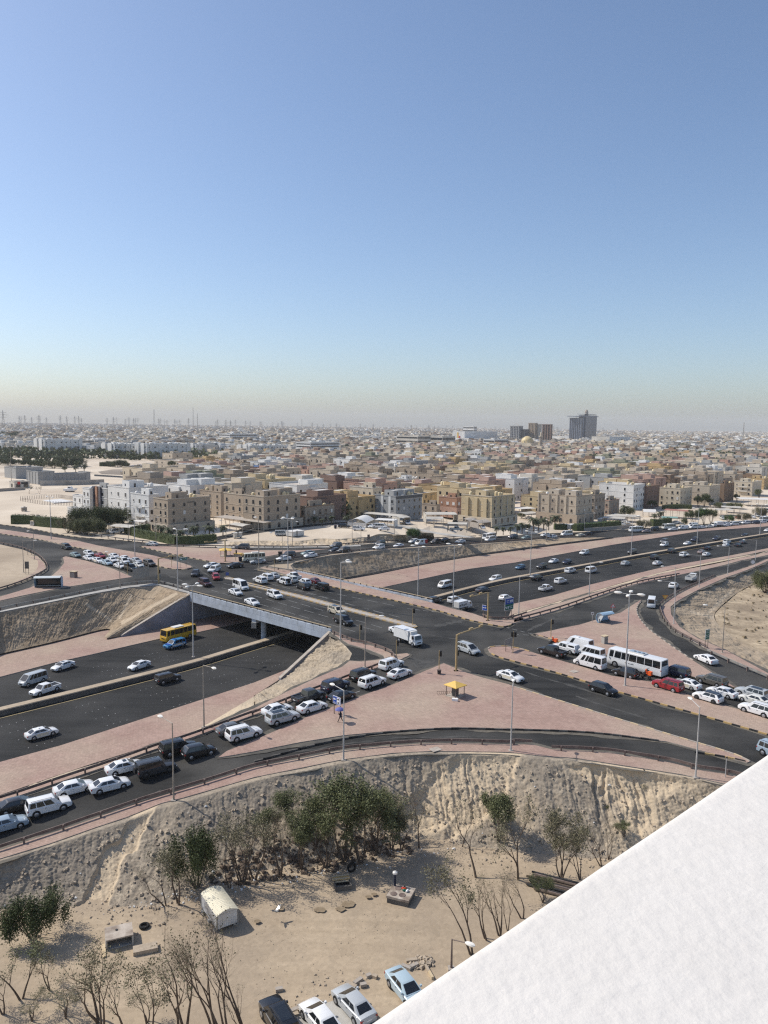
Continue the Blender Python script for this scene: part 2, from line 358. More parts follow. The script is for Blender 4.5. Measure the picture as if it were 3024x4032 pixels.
def slope(name,top,toe,nu,nv,m,amp=0.4,gully=0.5,seed=1,prof=1.0,sandy=None,flat=0.0,kind='structure',drop=0.0,rill=1.6,carve=0):
 a=resample(smooth_line(top,5),nu);b=resample(smooth_line(toe,5),nu)
 v=np.linspace(0,1,nv)[None,:,None]
 e=np.clip((v-flat)/(1-flat),0,1)
 pr=1-(1-e)**prof
 P=a[:,None,:]*(1-v)+b[:,None,:]*v
 P[...,2]=(a[:,None,2]*(1-pr[...,0])+b[:,None,2]*pr[...,0])
 along=np.concatenate([[0],np.cumsum(np.linalg.norm(np.diff(a,axis=0),axis=1))])[:,None]+0*v[...,0]
 vv=v[...,0]+0*along
 nrm=np.cross(np.gradient(P,axis=0),np.gradient(P,axis=1));nrm /=np.linalg.norm(nrm,axis=2,keepdims=True)+1e-9
 nrm *=np.sign(nrm[...,2:3])
 fade=np.clip((vv-flat*0.6)*12,0,1)*np.clip((1-vv)*7+0.12,0,1)
 big=fbm(along/7,vv*2.5,3.1,3,seed+9)
 l1=fbm(P[...,0]*0.8,P[...,1]*0.8,P[...,2]*0.8,4,seed+20)
 l2=fbm(P[...,0]*2.2,P[...,1]*2.2,P[...,2]*2.2,3,seed+30)
 l3=0.5-np.abs(fbm(P[...,0]*3.7,P[...,1]*3.7,P[...,2]*3.7,2,seed+33))*2
 warp=0.9*fbm(along/3.0,vv*2.5,1.7,3,seed+5)
 ch=np.clip(1-np.abs(fbm(along/rill+warp,vv*0.55,0,3,seed))*3.2,0,1)**1.5
 ch2=np.clip(1-np.abs(fbm(along/(rill*.38)+warp*2,vv*0.9,5,2,seed+3))*2.6,0,1)**1.5
 G=gully(along/along.max(),vv) if callable(gully) else gully
 am=amp(along/along.max()) if callable(amp) else amp
 sd_=sandy(P,along/along.max(),vv) if sandy is not None else 0
 d=fade*(am*(1.1*big+0.95*l1+0.5*np.maximum(l2,-.1)+0.5*l3)-G*(0.85*ch+0.38*ch2)-carve*np.clip(sd_*2-1,0,1))
 P=P+nrm*d[...,None]
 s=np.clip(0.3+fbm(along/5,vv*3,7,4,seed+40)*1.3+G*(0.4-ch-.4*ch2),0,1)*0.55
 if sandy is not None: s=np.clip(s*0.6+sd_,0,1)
 V=P.reshape(-1,3);idx=np.arange(nu*nv).reshape(nu,nv)
 F=np.stack([idx[:-1,:-1],idx[1:,:-1],idx[1:,1:],idx[:-1,1:]],-1).reshape(-1,4)
 me=bpy.data.meshes.new(name);me.from_pydata(V.tolist(),[],F.tolist())
 if me.polygons[0].normal.z<0: me.flip_normals()
 at=me.attributes.new('sandy','FLOAT','POINT');at.data.foreach_set('value',s.reshape(-1).astype(np.float32))
 me.materials.append(m);me.polygons.foreach_set('use_smooth',[True]*len(F));me.update()
 return setp(new(name,me),kind=kind),P
# wide sandy ground under everything, out to the horizon
mb=MB();mb.add([(-14000,-400,-10.4),(14000,-400,-10.4),(14000,15000,-10.4),(-14000,15000,-10.4)],[(0,1,2,3)])
setp(new('ground',mb.mesh('ground',[MT['town_sand']])),kind='structure')
FAR=('c3 2400 430 1659 535 1000 588 500 625 0 655; c2 1200 672 700 690 300 712; c1 1450 735 1160 747 750 772 330 805; '
 'a3 950 190 820 208 400 215 0 215; a2 1320 160 1060 158 990 150 600 140 330 118 0 85; D 480 105 200 52 0 25 -200 -8').replace(';','')
far=stations(FAR,zU)
# town sheet (from the far kerb to the horizon)
tp=[Vector((p.x,p.y)) for p in far]
tp2=[tp[0]+Vector((900,420))]+tp+[tp[-1]+Vector((-900,500))]
ring=[Vector((4500,900)),Vector((9500,7000)),Vector((6000,11800)),Vector((-6000,11800)),Vector((-9500,7000)),Vector((-3500,1200))]
def zTs(x,y): return zT(x,y)-0.02
def town_mesh():
 near=[p-Vector((0,2.0)) for p in tp2]
 outer=ring
 pts=near[::-1]+ring[::-1] if False else near+ [ring[5],ring[4],ring[3],ring[2],ring[1],ring[0]]
 gx,gy=[],[]
 for d in list(range(230,900,14)):
  for a in np.linspace(-0.62,0.66,80): gx.append(d*math.sin(a));gy.append(d*math.cos(a))
 for d in (950,1100,1400,1900,2600,3600,5200,7500):
  for a in np.linspace(-0.8,0.8,40): gx.append(d*math.sin(a));gy.append(d*math.cos(a))
 gx,gy=np.array(gx),np.array(gy)
 pts=densify(near,6.0)[:-1]
# densify closes the loop: rebuild as open line
 line=[]
 for a,b in zip(near,near[1:]):
  n=max(1,int((b-a).length/6));line +=[a.lerp(b,k/n) for k in range(n)]
 line.append(near[-1]);pts=line+[ring[5],ring[4],ring[3],ring[2],ring[1],ring[0]]
 ok=inside(gx,gy,[(p.x,p.y) for p in pts]);gi=[Vector((a,b)) for a,b in zip(gx[ok],gy[ok])]
 n=len(pts)
 vo,eo,fo,*_=delaunay_2d_cdt(pts+gi,[(i,(i+1)%n) for i in range(n)],[],1,1e-3)
 F=[tuple(f) if (vo[f[1]]-vo[f[0]]).cross(vo[f[2]]-vo[f[0]])>0 else tuple(reversed(f)) for f in fo]
 fl=np.array([(p.x,p.y) for p in densify(far,3.0)])
 V=[]
 for v in vo:
  dd=float(np.min((fl[:,0]-v.x)**2+(fl[:,1]-v.y)**2))**0.5;k=sm((dd-2.5)/11.0)
  V.append((v.x,v.y,(zU(v.x,v.y)-0.22)*(1-k)+(zT(v.x,v.y)+0.1*float(fbm(v.x/9,v.y/9,0,2,3)))*k))
 me=bpy.data.meshes.new('town_ground');me.from_pydata(V,[],F);me.materials.append(MT['town_sand']);me.update()
 return setp(new('town_ground',me),kind='structure')
town_mesh()
# upper road level: one asphalt sheet with the bridge deck in it
UP=stations('D -200 668 0 603 300 543 600 483 850 440 1040 426 1150 458 1245 480 E 0 572 255 645 470 704 505 735 560 785 600 820 640 868 620 915 575 960 '
 'Q 0 322 G 1250 487 1000 567 750 657 450 757 140 862 0 907 -200 975 '
 'J -200 455 0 392 330 292 640 182 830 120 1050 30 G 1200 905 1659 772 Q 300 712 570 657 900 614 1170 600 1659 607 I 200 799 400 812 700 858 1100 920 1400 985 1900 1110 '
 'F 2000 1190 1659 1003 1370 845 1200 775 1080 700 1025 620 1020 565 1060 530 1200 455 1390 370 1659 262 2100 110 '
 'F 2100 60 1659 207 1480 243 1000 338 740 410 450 495 0 632 E 1560 652 1430 604 1300 574 1165 534 560 398 260 333 '
 'E 235 300 270 268 500 228 900 187 1300 166 1659 143 F 300 113 500 109 640 108 900 80 1659 18 2400 -40',zU)
patch('road',UP+far,zU,MT['asphalt'],0.0,0.5,7.0)
# highway level
HWN=stations('D -240 925 0 872 350 792 700 707 790 766',ZH)+[Vector((*xy(-37,23.5),ZH)),Vector((*xy(24,23.5),ZH))]
HWN2=stations('E 570 388 800 347 1100 287 1400 237 1659 202 F 300 157 645 115 1100 68 1659 12 2400 -60',ZH)
HWS=stations('F 2400 50 1659 195 1480 232 1000 327 740 397 450 482 0 612',ZH)+[Vector((*xy(22,-36),ZH)),Vector((*xy(-26,-27),ZH))]
HWS2=stations('Q 0 235 G 1659 290 1200 500 1000 555 600 680 0 885 -240 965',ZH)
patch('highway',HWN+HWN2+HWS+HWS2,zH,MT['asphalt_highway'],0.0,0.3,8.0)
# paved shoulders of the highway
HWL='G -200 175 0 112 350 20 D 600 877 1070 768'
sh1=patch('pavement',HWN[:5]+[Vector((*xy(-37,23.3),ZH)),Vector((*xy(24,23.3),ZH))]+[Vector((*xy(22,13.5),ZH)),Vector((*xy(-33,13.5),ZH))]+stations('D 1070 768 600 877 G 350 20 0 112 -200 175',ZH),zH,MT['paver'],0.14)
patch('pavement',stations('E 540 392 570 389 800 348 1100 288 1400 238 1659 203 F 300 158 645 116 1100 69 1659 13 2300 -45 2300 -20 1659 38 1200 72 800 135 640 160 0 277 E 1400 318 820 442',ZH),zH,MT['paver'],0.14)
patch('pavement',stations('G -200 720 0 670 400 560 1000 365 1659 150 Q 300 30',ZH)+[Vector((*xy(-26,-23.8),ZH))]+stations('Q 0 236 G 1659 291 1200 501 1000 556 600 681 0 886 -200 950',ZH),zH,MT['paver'],0.14)
patch('pavement',stations('E 1600 655 1659 640 F 0 545 250 492 500 420 1000 300 1400 232 1659 182 2200 60 2200 85 1659 197 1480 233 1000 328 740 398 450 483 0 613',ZH),zH,MT['paver'],0.14)
# islands and footpaths on the upper level
def isl(txt,m='paver',lift=0.14,sk='kerb',smooth=False,**k):
 p=stations(txt,zU)
 if m=='paver': drift(p,zU)
 return patch('pavement',p,zU,MT[m],lift,0.3,6.0,MT[sk],**k)
ISL={}
_dz=[0]
MT['dust']=mat('road_dust',(0.085,0.078,0.066),(0.17,0.15,0.118),0.8,0.95,c3=(0.07,0.067,0.06),scale3=0.3)
def drift(pts,zf):
 _dz[0] +=1;pts=densify([Vector((p.x,p.y)) for p in pts],1.5);ar=sum(a.x*b.y-a.y*b.x for a,b in zip(pts,pts[1:]+pts[:1]));sg=1 if ar>0 else -1;mb=MB();n=len(pts);rg=[]
 for i in range(n+1):
  p,a,b=pts[i%n],pts[(i-2)%n],pts[(i+2)%n];d=(b-a).normalized();o=Vector((d.y,-d.x))*sg
  w_=max(.08,.75+1.3*float(fbm(p.x/5,p.y/5,_dz[0],3,7)));z=zf(p.x,p.y)+.012+.0022*_dz[0];q=p-o*.1;r=p+o*w_;rg.append([(q.x,q.y,z),(r.x,r.y,z)])
 mb.loft(rg,closed=False,cap=False);setp(new('road_dust',mb.mesh('road_dust',[MT['dust']])),kind='structure')
ISL['M1']=isl('D -200 15 0 57 280 98 480 128 640 165 1000 230 1200 282 1245 298 1254 306 1235 316 1190 321 1100 314 1000 290 760 236 620 202 420 162 240 122 0 86 -200 50')
ISL['M3']=isl('D 912 169 1100 171 1420 183 E 0 196 280 197 496 186 330 203 160 222 60 240 0 226 D 1560 272 1480 279 1420 277 1200 236 1050 203')
ISL['M2']=isl('D 412 242 430 236 560 264 640 288 740 318 862 371 640 404 400 442 150 492 -150 560 -150 545 0 500 200 440 320 378 390 318 420 278')
ISL['fr']=isl('E 60 306 130 292 235 293 265 333 560 400 1160 538 1300 580 1430 610 1560 655 1659 650 F 60 640 60 655 0 672 E 1659 692 1600 692 1400 650 1200 590 900 520 500 432 300 385 150 335 40 312')
ISL['R4']=isl('F 0 634 450 497 740 412 1000 340 1480 245 1659 209 2100 62 2100 85 1659 226 1480 262 1080 356 800 420 520 510 300 585 0 668')
ISL['M4']=isl('F 130 746 430 683 700 603 832 518 812 545 802 580 812 625 850 680 900 728 1040 830 1180 925 1500 1130 1900 1360 I 1900 500 1659 400 1440 352 1190 288 900 214 500 105 150 8')
ISL['M5']=isl('E 1528 842 1545 832 1600 826 1659 828 F 40 842 400 945 I 640 272 900 312 1090 377 1180 412 1470 492 1659 556 1950 650 1950 750 1659 656 1400 581 1000 466 670 373 490 316 250 243 0 176 E 1600 895 1540 865')
ISL['M6']=isl('Q 1240 24 1390 86 1500 120 1659 160 I 0 342 560 517 1000 652 1400 772 1545 833 1520 840 1380 802 1000 702 500 642 0 622 Q 1659 457 1300 449 900 466 580 496 300 541 0 601 G 1550 620 1425 641 1480 600 Q 60 502 200 441 400 351 640 261 800 201 940 151 1100 81')
ISL['P8']=isl('J -200 390 0 335 390 206 620 126 840 50 990 0 G 1350 805 1659 708 Q 260 656 530 602 800 572 1080 552 1350 547 1659 556 I 120 722 250 755 440 762 620 775 820 805 1010 837 1210 887 1425 922 1900 1060 1900 1108 1400 983 1100 918 700 856 400 810 200 797 Q 1659 605 1170 598 900 612 570 655 300 710 G 1659 770 1200 903 J 1050 28 830 118 640 180 330 290 0 390 -200 450')
ISL['P9']=isl('E 505 735 640 790 740 812 860 850 905 880 1000 870 1018 882 960 910 915 912 Q 840 38 600 128 260 258 0 362 G 1250 510 1000 590 750 680 450 780 140 885 0 930 -200 990 -200 972 0 905 140 860 450 755 750 655 1000 565 1250 485 Q 0 320 E 575 960 625 920 700 925 800 915 855 905 845 885 760 850 620 810','paver')
ISL['R1']=isl('D -200 660 0 592 300 530 600 468 800 432 1000 412 1100 428 1235 465 1243 478 1150 456 1040 424 850 438 600 481 300 541 0 601 -200 668','concrete')
ISL['R5']=isl('F 1310 372 1105 462 988 536 958 572 978 640 1058 730 1258 840 1659 1015 2000 1200 2000 1188 1659 1001 1370 843 1200 773 1082 698 1027 618 1022 566 1062 531 1200 456 1390 371 1659 263 1659 250')
ISL['R7']=isl('D 1420 181 E 0 181 490 178 700 168 E 700 160 490 170 0 173 D 1420 172','concrete')
ISL['left']=isl('D -200 140 0 158 150 192 245 234 292 282 302 318 270 342 205 378 100 420 -200 520 -200 200','sand')
isl('D 192 245 240 236 288 284 298 318 270 336 208 374 95 418 95 408 170 375 200 356 235 330 250 300 246 262','paver',0.2)
isl('E 60 305 130 290 230 285 500 224 900 184 1300 163 1659 140 F 300 111 300 114 E 1659 144 1300 167 900 188 500 229 270 270 235 300 262 332','sand',0.15)
# central reserve on the bridge and the median of the highway
isl('E -120 398 0 424 300 493 500 545 760 612 1000 676 1062 690 1066 697 1040 699 980 686 740 622 480 556 280 502 0 434 -130 405','kerb',0.2,'kerb')
isl('a2 1060 490 1110 486 1300 540 1659 628 1659 640 1300 556 1160 515 1075 502','kerb',0.2,'kerb')
def median():
 mid=stations('G -240 374 0 318 620 168 1240 12 D 1659 800',ZH+0.9)+[Vector((*xy(20,-1.6),ZH+.9))]+stations('E 1130 508 1400 438 1659 378 F 400 298 800 225 1300 142 1659 84 2300 -10',ZH+0.9)
 mid=smooth_line(mid,6);top=MB();wl=MB();dirt=MB()
 rg=[];rd=[]
 for i,p in enumerate(mid):
  d=(mid[min(i+1,len(mid)-1)]-mid[max(i-1,0)]);n=Vector((-d.y,d.x,0)).normalized();hw=1.0
  a,b=p+n*hw,p-n*hw
  rg.append([a.xy.to_3d()+Vector((0,0,ZH-.05)),a.xy.to_3d()+Vector((0,0,ZH+.9)),b.xy.to_3d()+Vector((0,0,ZH+.9)),b.xy.to_3d()+Vector((0,0,ZH-.05))])
  a,b=p+n*(hw-.25),p-n*(hw-.25);rd.append([a.xy.to_3d()+Vector((0,0,ZH+.8)),a.xy.to_3d()+Vector((0,0,ZH+.96)),b.xy.to_3d()+Vector((0,0,ZH+.96)),b.xy.to_3d()+Vector((0,0,ZH+.8))])
 wl.loft(rg);dirt.loft(rd)
 o=setp(new('highway_median',wl.mesh('median_wall',[MT['concrete_dark']])),kind='structure')
 new('median_soil',dirt.mesh('median_soil',[MT['sand']]),o)
 y=MB()
 for side in (1,-1):
  r=[]
  for i,p in enumerate(mid):
   d=(mid[min(i+1,len(mid)-1)]-mid[max(i-1,0)]);n=Vector((-d.y,d.x,0)).normalized()*side
   r.append([p.xy.to_3d()+Vector((0,0,ZH+.02))+n*1.75,p.xy.to_3d()+Vector((0,0,ZH+.02))+n*1.98])
  y.loft(r,closed=False,cap=False)
 setp(new('edge_line',y.mesh('edge_line',[MT['paint_yellow']])),kind='structure')
 return mid
MT['concrete_dark']=mat('grimy_concrete',(0.085,0.08,0.075),(0.14,0.13,0.115),0.8,0.9)
MED=median()
# repaired strips and dark skid streaks in the asphalt
MT['tar']=mat('tar_patch',(0.014,0.014,0.014),(0.022,0.022,0.021),0.8,0.7)
MT['worn']=mat('worn_asphalt',(0.050,0.049,0.046),(0.085,0.082,0.076),1.5,0.9,c3=(0.036,0.036,0.034),scale3=0.5)
_rp=random.Random(4)
for i,(a,b,w_,m) in enumerate((('E 700 575','E 1180 640',.35,'tar'),('E 760 590','E 1000 560',.3,'tar'),('E 1100 740','E 1500 800',.5,'worn'),('E 1180 690','E 1420 640',1.6,'worn'),('a4 560 330','a4 690 270',.3,'tar'),('a4 880 600','a4 1130 640',2.2,'worn'),('a4 850 640','a4 1050 690',1.2,'worn'),
 ('a2 640 300','a2 900 470',.8,'worn'),('a2 420 440','a2 700 560',.7,'worn'),('I 60 240','I 700 430',.5,'worn'),('I 400 400','I 1300 690',.6,'worn'),('I 300 440','I 1200 720',.4,'tar'),('a5 120 840','a5 420 700',.3,'tar'),('a5 420 880','a5 900 640',.7,'worn'),('Q 200 560','Q 900 500',.5,'worn'),('Q 900 500','Q 1600 500',.5,'worn'),('G 600 920','G 1100 760',.6,'worn'),('G 500 900','G 1050 720',.5,'worn'),('D 300 560','D 900 410',.5,'worn'),('a3 200 700','a3 900 900',.5,'worn'),('a3 500 700','a3 1300 940',.4,'worn'))):
 A,B=stations(a,0)[0],stations(b,0)[0];mb=MB();d=(B-A).xy;n=Vector((-d.y,d.x)).normalized();r=[]
 for k in range(41):
  p=A.lerp(B,k/40).xy+n*.25*float(fbm(k/6,i,0,2,5));h=w_*(.6+.8*float(fbm(k/4,i*3,1,3,6)))*math.sin(math.pi*(k+.6)/41.2)**.4;h=max(.05,h);z=zU(p.x,p.y)+.006+.0008*(i%5)
  r.append([(p.x-n.x*h,p.y-n.y*h,z),(p.x+n.x*h,p.y+n.y*h,z)])
 mb.loft(r,closed=False,cap=False);setp(new('asphalt_patch',mb.mesh('asphalt_patch',[MT[m]])),kind='structure')
# lane lines (dashed paint) and raised road studs
def dashes(name,a,b,dash,gap,width,m,zf=zU,lift=0.02,parent=None):
 mb=MB();d=(b-a);L=d.xy.length;u=d.xy.normalized();n=Vector((-u.y,u.x))*width/2;t=0
 while t+dash<L:
  q=[a.xy+u*t-n,a.xy+u*(t+dash)-n,a.xy+u*(t+dash)+n,a.xy+u*t+n]
  mb.add([(p.x,p.y,zf(p.x,p.y)+lift) for p in q],[(0,1,2,3)]);t +=dash+gap
 return setp(new(name,mb.mesh(name,[m]),parent),kind='structure')
for a,b in (('a3 0 675','a4 600 265'),('a3 0 735','a4 510 290'),('a3 60 825','a4 400 335'),('a3 -350 650','a3 0 735'),
 ('a3 600 655','a3 1560 850'),('a3 460 665','a3 1520 960'),('a3 180 605','a4 830 160'),('a2 920 620','a3 60 825'),('a2 1050 545','a3 0 672')):
 dashes('lane_line',stations(a,0)[0],stations(b,0)[0],3.4,1.5,0.16,MT['paint_line'])
for a,b in (('E 1000 575','E 1210 600'),('a5 240 800','a5 600 890'),('a5 330 880','a5 560 890'),('G 1500 540','G 1659 520'),('Q 600 235','Q 830 150')):
 dashes('lane_line',stations(a,0)[0],stations(b,0)[0],1.2,0.8,0.22,MT['paint_line'])
def studs():
 mb=MB()
 def lane(off,s0,s1):
  s=s0
  while s<s1:
   for k in range(4):
    i=min(len(MED)-2,max(1,int(0)))
    x,y=medpt(s+k*1.1,off);mb.box(x-.07,x+.07,y-.07,y+.07,ZH,ZH+.035)
   s +=12.0
 def medpt(s,off):
  acc=MLEN;i=min(len(MED)-2,max(0,int(np.searchsorted(acc,s))-1));f=(s-acc[i])/(acc[i+1]-acc[i])
  p=MED[i].lerp(MED[i+1],f);d=MED[i+1]-MED[i];n=Vector((-d.y,d.x,0)).normalized()
  q=p+n*off;return q.x,q.y
 MLEN=np.concatenate([[0],np.cumsum([(b-a).length for a,b in zip(MED,MED[1:])])])
 for off in (-5.6,-9.3,-13.0,-17,5.6,9.3,13.0): lane(off,4,330)
 return setp(new('road_studs',mb.mesh('road_studs',[MT['stud']])),kind='stuff'),medpt
_,medpt=studs()
# embankments
def sandy_near(P,u,v):
# pale runs of loose sand down the bank (washed-out gullies)
 def run(a,b,w,ww=0):
  a,b=Vector(a),Vector(b);d=b-a;L2=d.length_squared
  t=np.clip(((P[...,0]-a.x)*d.x+(P[...,1]-a.y)*d.y)/L2,0,1)
  wob=fbm(t*6,0,2.0,3,51)*1.0
  nx,ny=-d.y/math.sqrt(L2),d.x/math.sqrt(L2)
  dist=np.abs((P[...,0]-a.x-t*d.x)*nx+(P[...,1]-a.y-t*d.y)*ny-wob)+np.hypot(P[...,0]-a.x-t*d.x,P[...,1]-a.y-t*d.y)*0.3
  return np.clip(0.5+1.6*(1-dist/(w+ww*t)),0,1)
 g=lambda c,x,y,z: tuple(site(c,x,y,z)[:2])
 s=run(g('J',985,70,-3.2),g('J',520,740,-7.4),1.0,.9)*1.4
 s=np.maximum(s,run(g('Q',1640,640,-.8),g('L',-60,480,-6),0.8,2.6)*0.9)
 s=np.maximum(s,run(g('L',340,140,-.5),g('L',200,420,-5),1.8,1.0))
 s=np.maximum(s,run(g('L',880,215,-.5),g('L',1000,460,-5),1.0,1.5)*0.9)
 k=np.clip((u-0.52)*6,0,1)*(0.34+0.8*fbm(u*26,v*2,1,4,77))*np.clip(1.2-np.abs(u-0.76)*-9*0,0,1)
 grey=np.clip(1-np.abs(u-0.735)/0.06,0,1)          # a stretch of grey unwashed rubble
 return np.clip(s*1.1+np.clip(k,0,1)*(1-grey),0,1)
NTOP=stations('J -200 452 0 392 330 292 640 182 830 120 1050 30 G 1200 906 1659 773 Q 300 713 570 658 900 615 1170 601 1659 608 I 200 800 400 813 700 859 1100 921 1400 986 1900 1112',zU)
for p in NTOP: p.z +=0.05
NTOE=stations('J -250 830 0 770 450 760 1000 760 1300 650 K 300 490 650 440 1000 360 1300 300 L 0 745 400 795 700 825 1100 830 1700 850 2400 900',ZLOT-0.3)
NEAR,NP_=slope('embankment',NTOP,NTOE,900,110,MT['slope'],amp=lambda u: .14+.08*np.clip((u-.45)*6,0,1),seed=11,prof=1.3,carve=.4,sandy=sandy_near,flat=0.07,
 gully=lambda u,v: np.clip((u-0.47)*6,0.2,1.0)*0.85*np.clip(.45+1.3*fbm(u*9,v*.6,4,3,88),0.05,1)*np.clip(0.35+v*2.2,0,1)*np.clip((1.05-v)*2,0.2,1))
S1T=stations('D -200 668 0 604 300 544 600 484 850 441 1040 427 1150 459 1243 481',zU)
S1B=stations('D -240 925 0 870 350 790 700 705 740 735 780 764',ZH+0.5)[:4]+[Vector((*xy(-41,23.0),ZH+.6)),Vector((*xy(-37.2,22.9),ZH+.1))]
def path_runs(lines):
 def f(P,u,v):
  r=np.zeros(u.shape)
  for c,x0,y0,x1,y1,w_ in lines:
   a=site(c,x0,y0,-3);b=site(c,x1,y1,-5);d=(b-a).xy;L2=d.length_squared
# sight-plane test keeps the track where the bearings put it
   A=np.array(ray(uv(c,x0,y0)));B=np.array(ray(uv(c,x1,y1)));n=np.cross(A,B);n /=np.linalg.norm(n)
   Q=P-np.array([0,0,CAM_H]);dist=np.abs(Q@n);m1=np.cross(A,n);m2=np.cross(B,n)
   r=np.maximum(r,np.clip(1.4-dist/w_,0,1)*((Q@m1)*(B@m1)>0)*((Q@m2)*(A@m2)>0))
  return r*0.8
 return f
slope('embankment',S1T,S1B,520,60,MT['slope_dry'],amp=0.20,gully=0.10,seed=31,prof=1.1,sandy=path_runs([('D',560,540,730,650,.35),('D',790,670,1160,475,.4),('D',780,640,860,480,.25)]))
S2T=stations('E 235 300 270 269 500 229 900 188 1300 167 1659 144 F 300 114 640 110',zU)
S2B=[Vector((*xy(22,24.2),ZH+.3))]+stations('E 570 386 800 345 1100 285 1400 235 1659 200 F 300 155 640 114',ZH+0.35)
slope('embankment',S2T,S2B,520,34,MT['slope_dry'],amp=0.22,gully=0.15,seed=41,prof=1.0)
# underside corner of the far bank beside the abutment
S3T=stations('E 505 735 560 785 600 820 640 868 620 915 575 960 Q 0 322',zU)
S3B=[Vector((*xy(-18.2,-26.4),-0.3)),Vector((*xy(-22,-26.2),-2.3)),Vector((*xy(-26,-26.1),-4.5)),Vector((*xy(-31,-26),ZH+.1))]+stations('Q 40 205 0 238',ZH+.1)
slope('embankment',S3T,S3B,220,90,MT['slope'],amp=0.42,gully=0.5,seed=51,prof=1.0,sandy=lambda P,u,v: 0.05+0*u)
slope('embankment',stations('Q 0 322 G 1250 487 1000 567 750 657 450 757 140 862 0 907 -200 975',zU),stations('Q 0 235 G 1200 500 1000 555 750 640 450 728 140 840 0 885 -240 965',ZH+.1),300,14,MT['slope'],amp=0.15,gully=0.1,seed=61,sandy=lambda P,u,v: 0.4+0*u)
slope('embankment',stations('F 2100 60 1659 207 1480 243 1000 338 740 410 450 495 0 632',zU),stations('F 2100 50 1659 196 1480 233 1000 328 740 398 450 482 0 612',ZH+.1),200,10,MT['slope'],amp=0.08,gully=0.1,seed=71,sandy=lambda P,u,v: 0.4+0*u)
def zB(x,y): return zU(x,y)-2.6
S6T=stations('F 2000 1190 1659 1003 1370 845 1200 775 1080 700 1025 620 1020 565 1060 530 1200 455 1390 370 1659 262 2100 110',zU)
S6B=stations('F 2100 1060 1659 880 1480 790 1380 720 1320 660 1310 610 1350 560 1420 500 1510 440 1620 390 1760 300 2200 160',zB)
slope('embankment',S6T,S6B,420,60,MT['slope_dry'],amp=0.22,gully=0.25,seed=81,prof=1.0,sandy=lambda P,u,v: path_runs([('F',1300,635,1500,620,.5),('F',1150,590,1300,635,.4),('F',1440,440,1270,600,.4)])(P,u,v)*0.8+0.25)
# dirt bank behind the far slip road
BT=stations('a3 -300 200 0 185 300 190 500 185 700 160 900 165 1100 150 1250 140 1350 110 1500 110 1659 115 c1 700 720 860 725 1000 735',zT)
for p in BT: p.z=zT(p.x,p.y)-0.05
BB=stations('a3 -300 214 0 214 300 214 500 214 700 211 900 200 1100 183 1250 165 1400 153 1500 148 1659 142 c1 700 774 860 764 1000 755',zU)
for p in BB: p.z -=0.15
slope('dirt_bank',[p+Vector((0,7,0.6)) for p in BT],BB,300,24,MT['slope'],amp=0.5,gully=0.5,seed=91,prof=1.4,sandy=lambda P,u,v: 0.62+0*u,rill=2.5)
# bottom of the lot and the basin on the right (fine relief)
def grid(name,x0,x1,y0,y1,stepx,zb,m,amp=0.12,seed=3,zf=None):
 xs=np.arange(x0,x1,stepx);ys=np.arange(y0,y1,stepx);X,Y=np.meshgrid(xs,ys,indexing='ij')
 Z=zb+amp*fbm(X/6,Y/6,0,3,seed)+0.05*fbm(X*0.8,Y*0.8,0,4,seed+5)
 if zf: Z=Z+np.vectorize(zf)(X,Y)
 V=np.stack([X,Y,Z],-1).reshape(-1,3);i=np.arange(len(xs)*len(ys)).reshape(len(xs),len(ys))
 F=np.stack([i[:-1,:-1],i[1:,:-1],i[1:,1:],i[:-1,1:]],-1).reshape(-1,4)
 me=bpy.data.meshes.new(name);me.from_pydata(V.tolist(),[],F.tolist());me.materials.append(m)
 me.polygons.foreach_set('use_smooth',[True]*len(F));me.update();return setp(new(name,me),kind='structure')
grid('sand_lot',-75,85,20,95,0.4,ZLOT,MT['lot_sand'])
patch('sand_basin',S6B[::-1]+stations('F 2900 160 2900 1500 2300 1300',zB),lambda x,y: zB(x,y)+.25*float(fbm(x/7,y/7,0,3,8))-.12,MT['basin'],0,0,2.5)
# ------------------------------------------------------------------ bridge
def V3(s,t,z): x,y=xy(s,t);return Vector((x,y,z))
NA,NB=site('D',1246,480),site('E',508,726)           # near edge of the deck
FA,FB=site('E',262,334),site('E',1163,536)           # far edge
bridge=thing('bridge','grey concrete road bridge on round columns crossing over the sunken highway','bridge',((NA+NB)/2))
off=-bridge.location
def bnew(name,mb,m,parent=None,smooth=None,label=None):
 o=new(name,mb.mesh(name,m if isinstance(m,list) else [m],smooth),parent or bridge)
 if parent is None: o.location=off
 if label: o['label']=label
 return o
def across(a,b,mb,lo,hi,w0,w1):     # beam along a-b between depths; w offsets outwards (to the right of a->b seen from above)
 d=(b-a).normalized();n=Vector((d.y,-d.x,0))
 q=[a+n*w0,b+n*w0,b+n*w1,a+n*w1]
 mb.add([(p.x,p.y,z) for z in (lo,hi) for p in q],[(0,1,2,3),(7,6,5,4),(0,4,5,1),(1,5,6,2),(2,6,7,3),(3,7,4,0)])
mb=MB();q=[NA,NB,FB,FA]
mb.add([(p.x,p.y,z) for z in (-1.5,-.06) for p in q],[(3,2,1,0),(4,5,6,7),(0,1,5,4),(1,2,6,5),(2,3,7,6),(3,0,4,7)])
bnew('deck_slab',mb,MT['concrete_blue'])
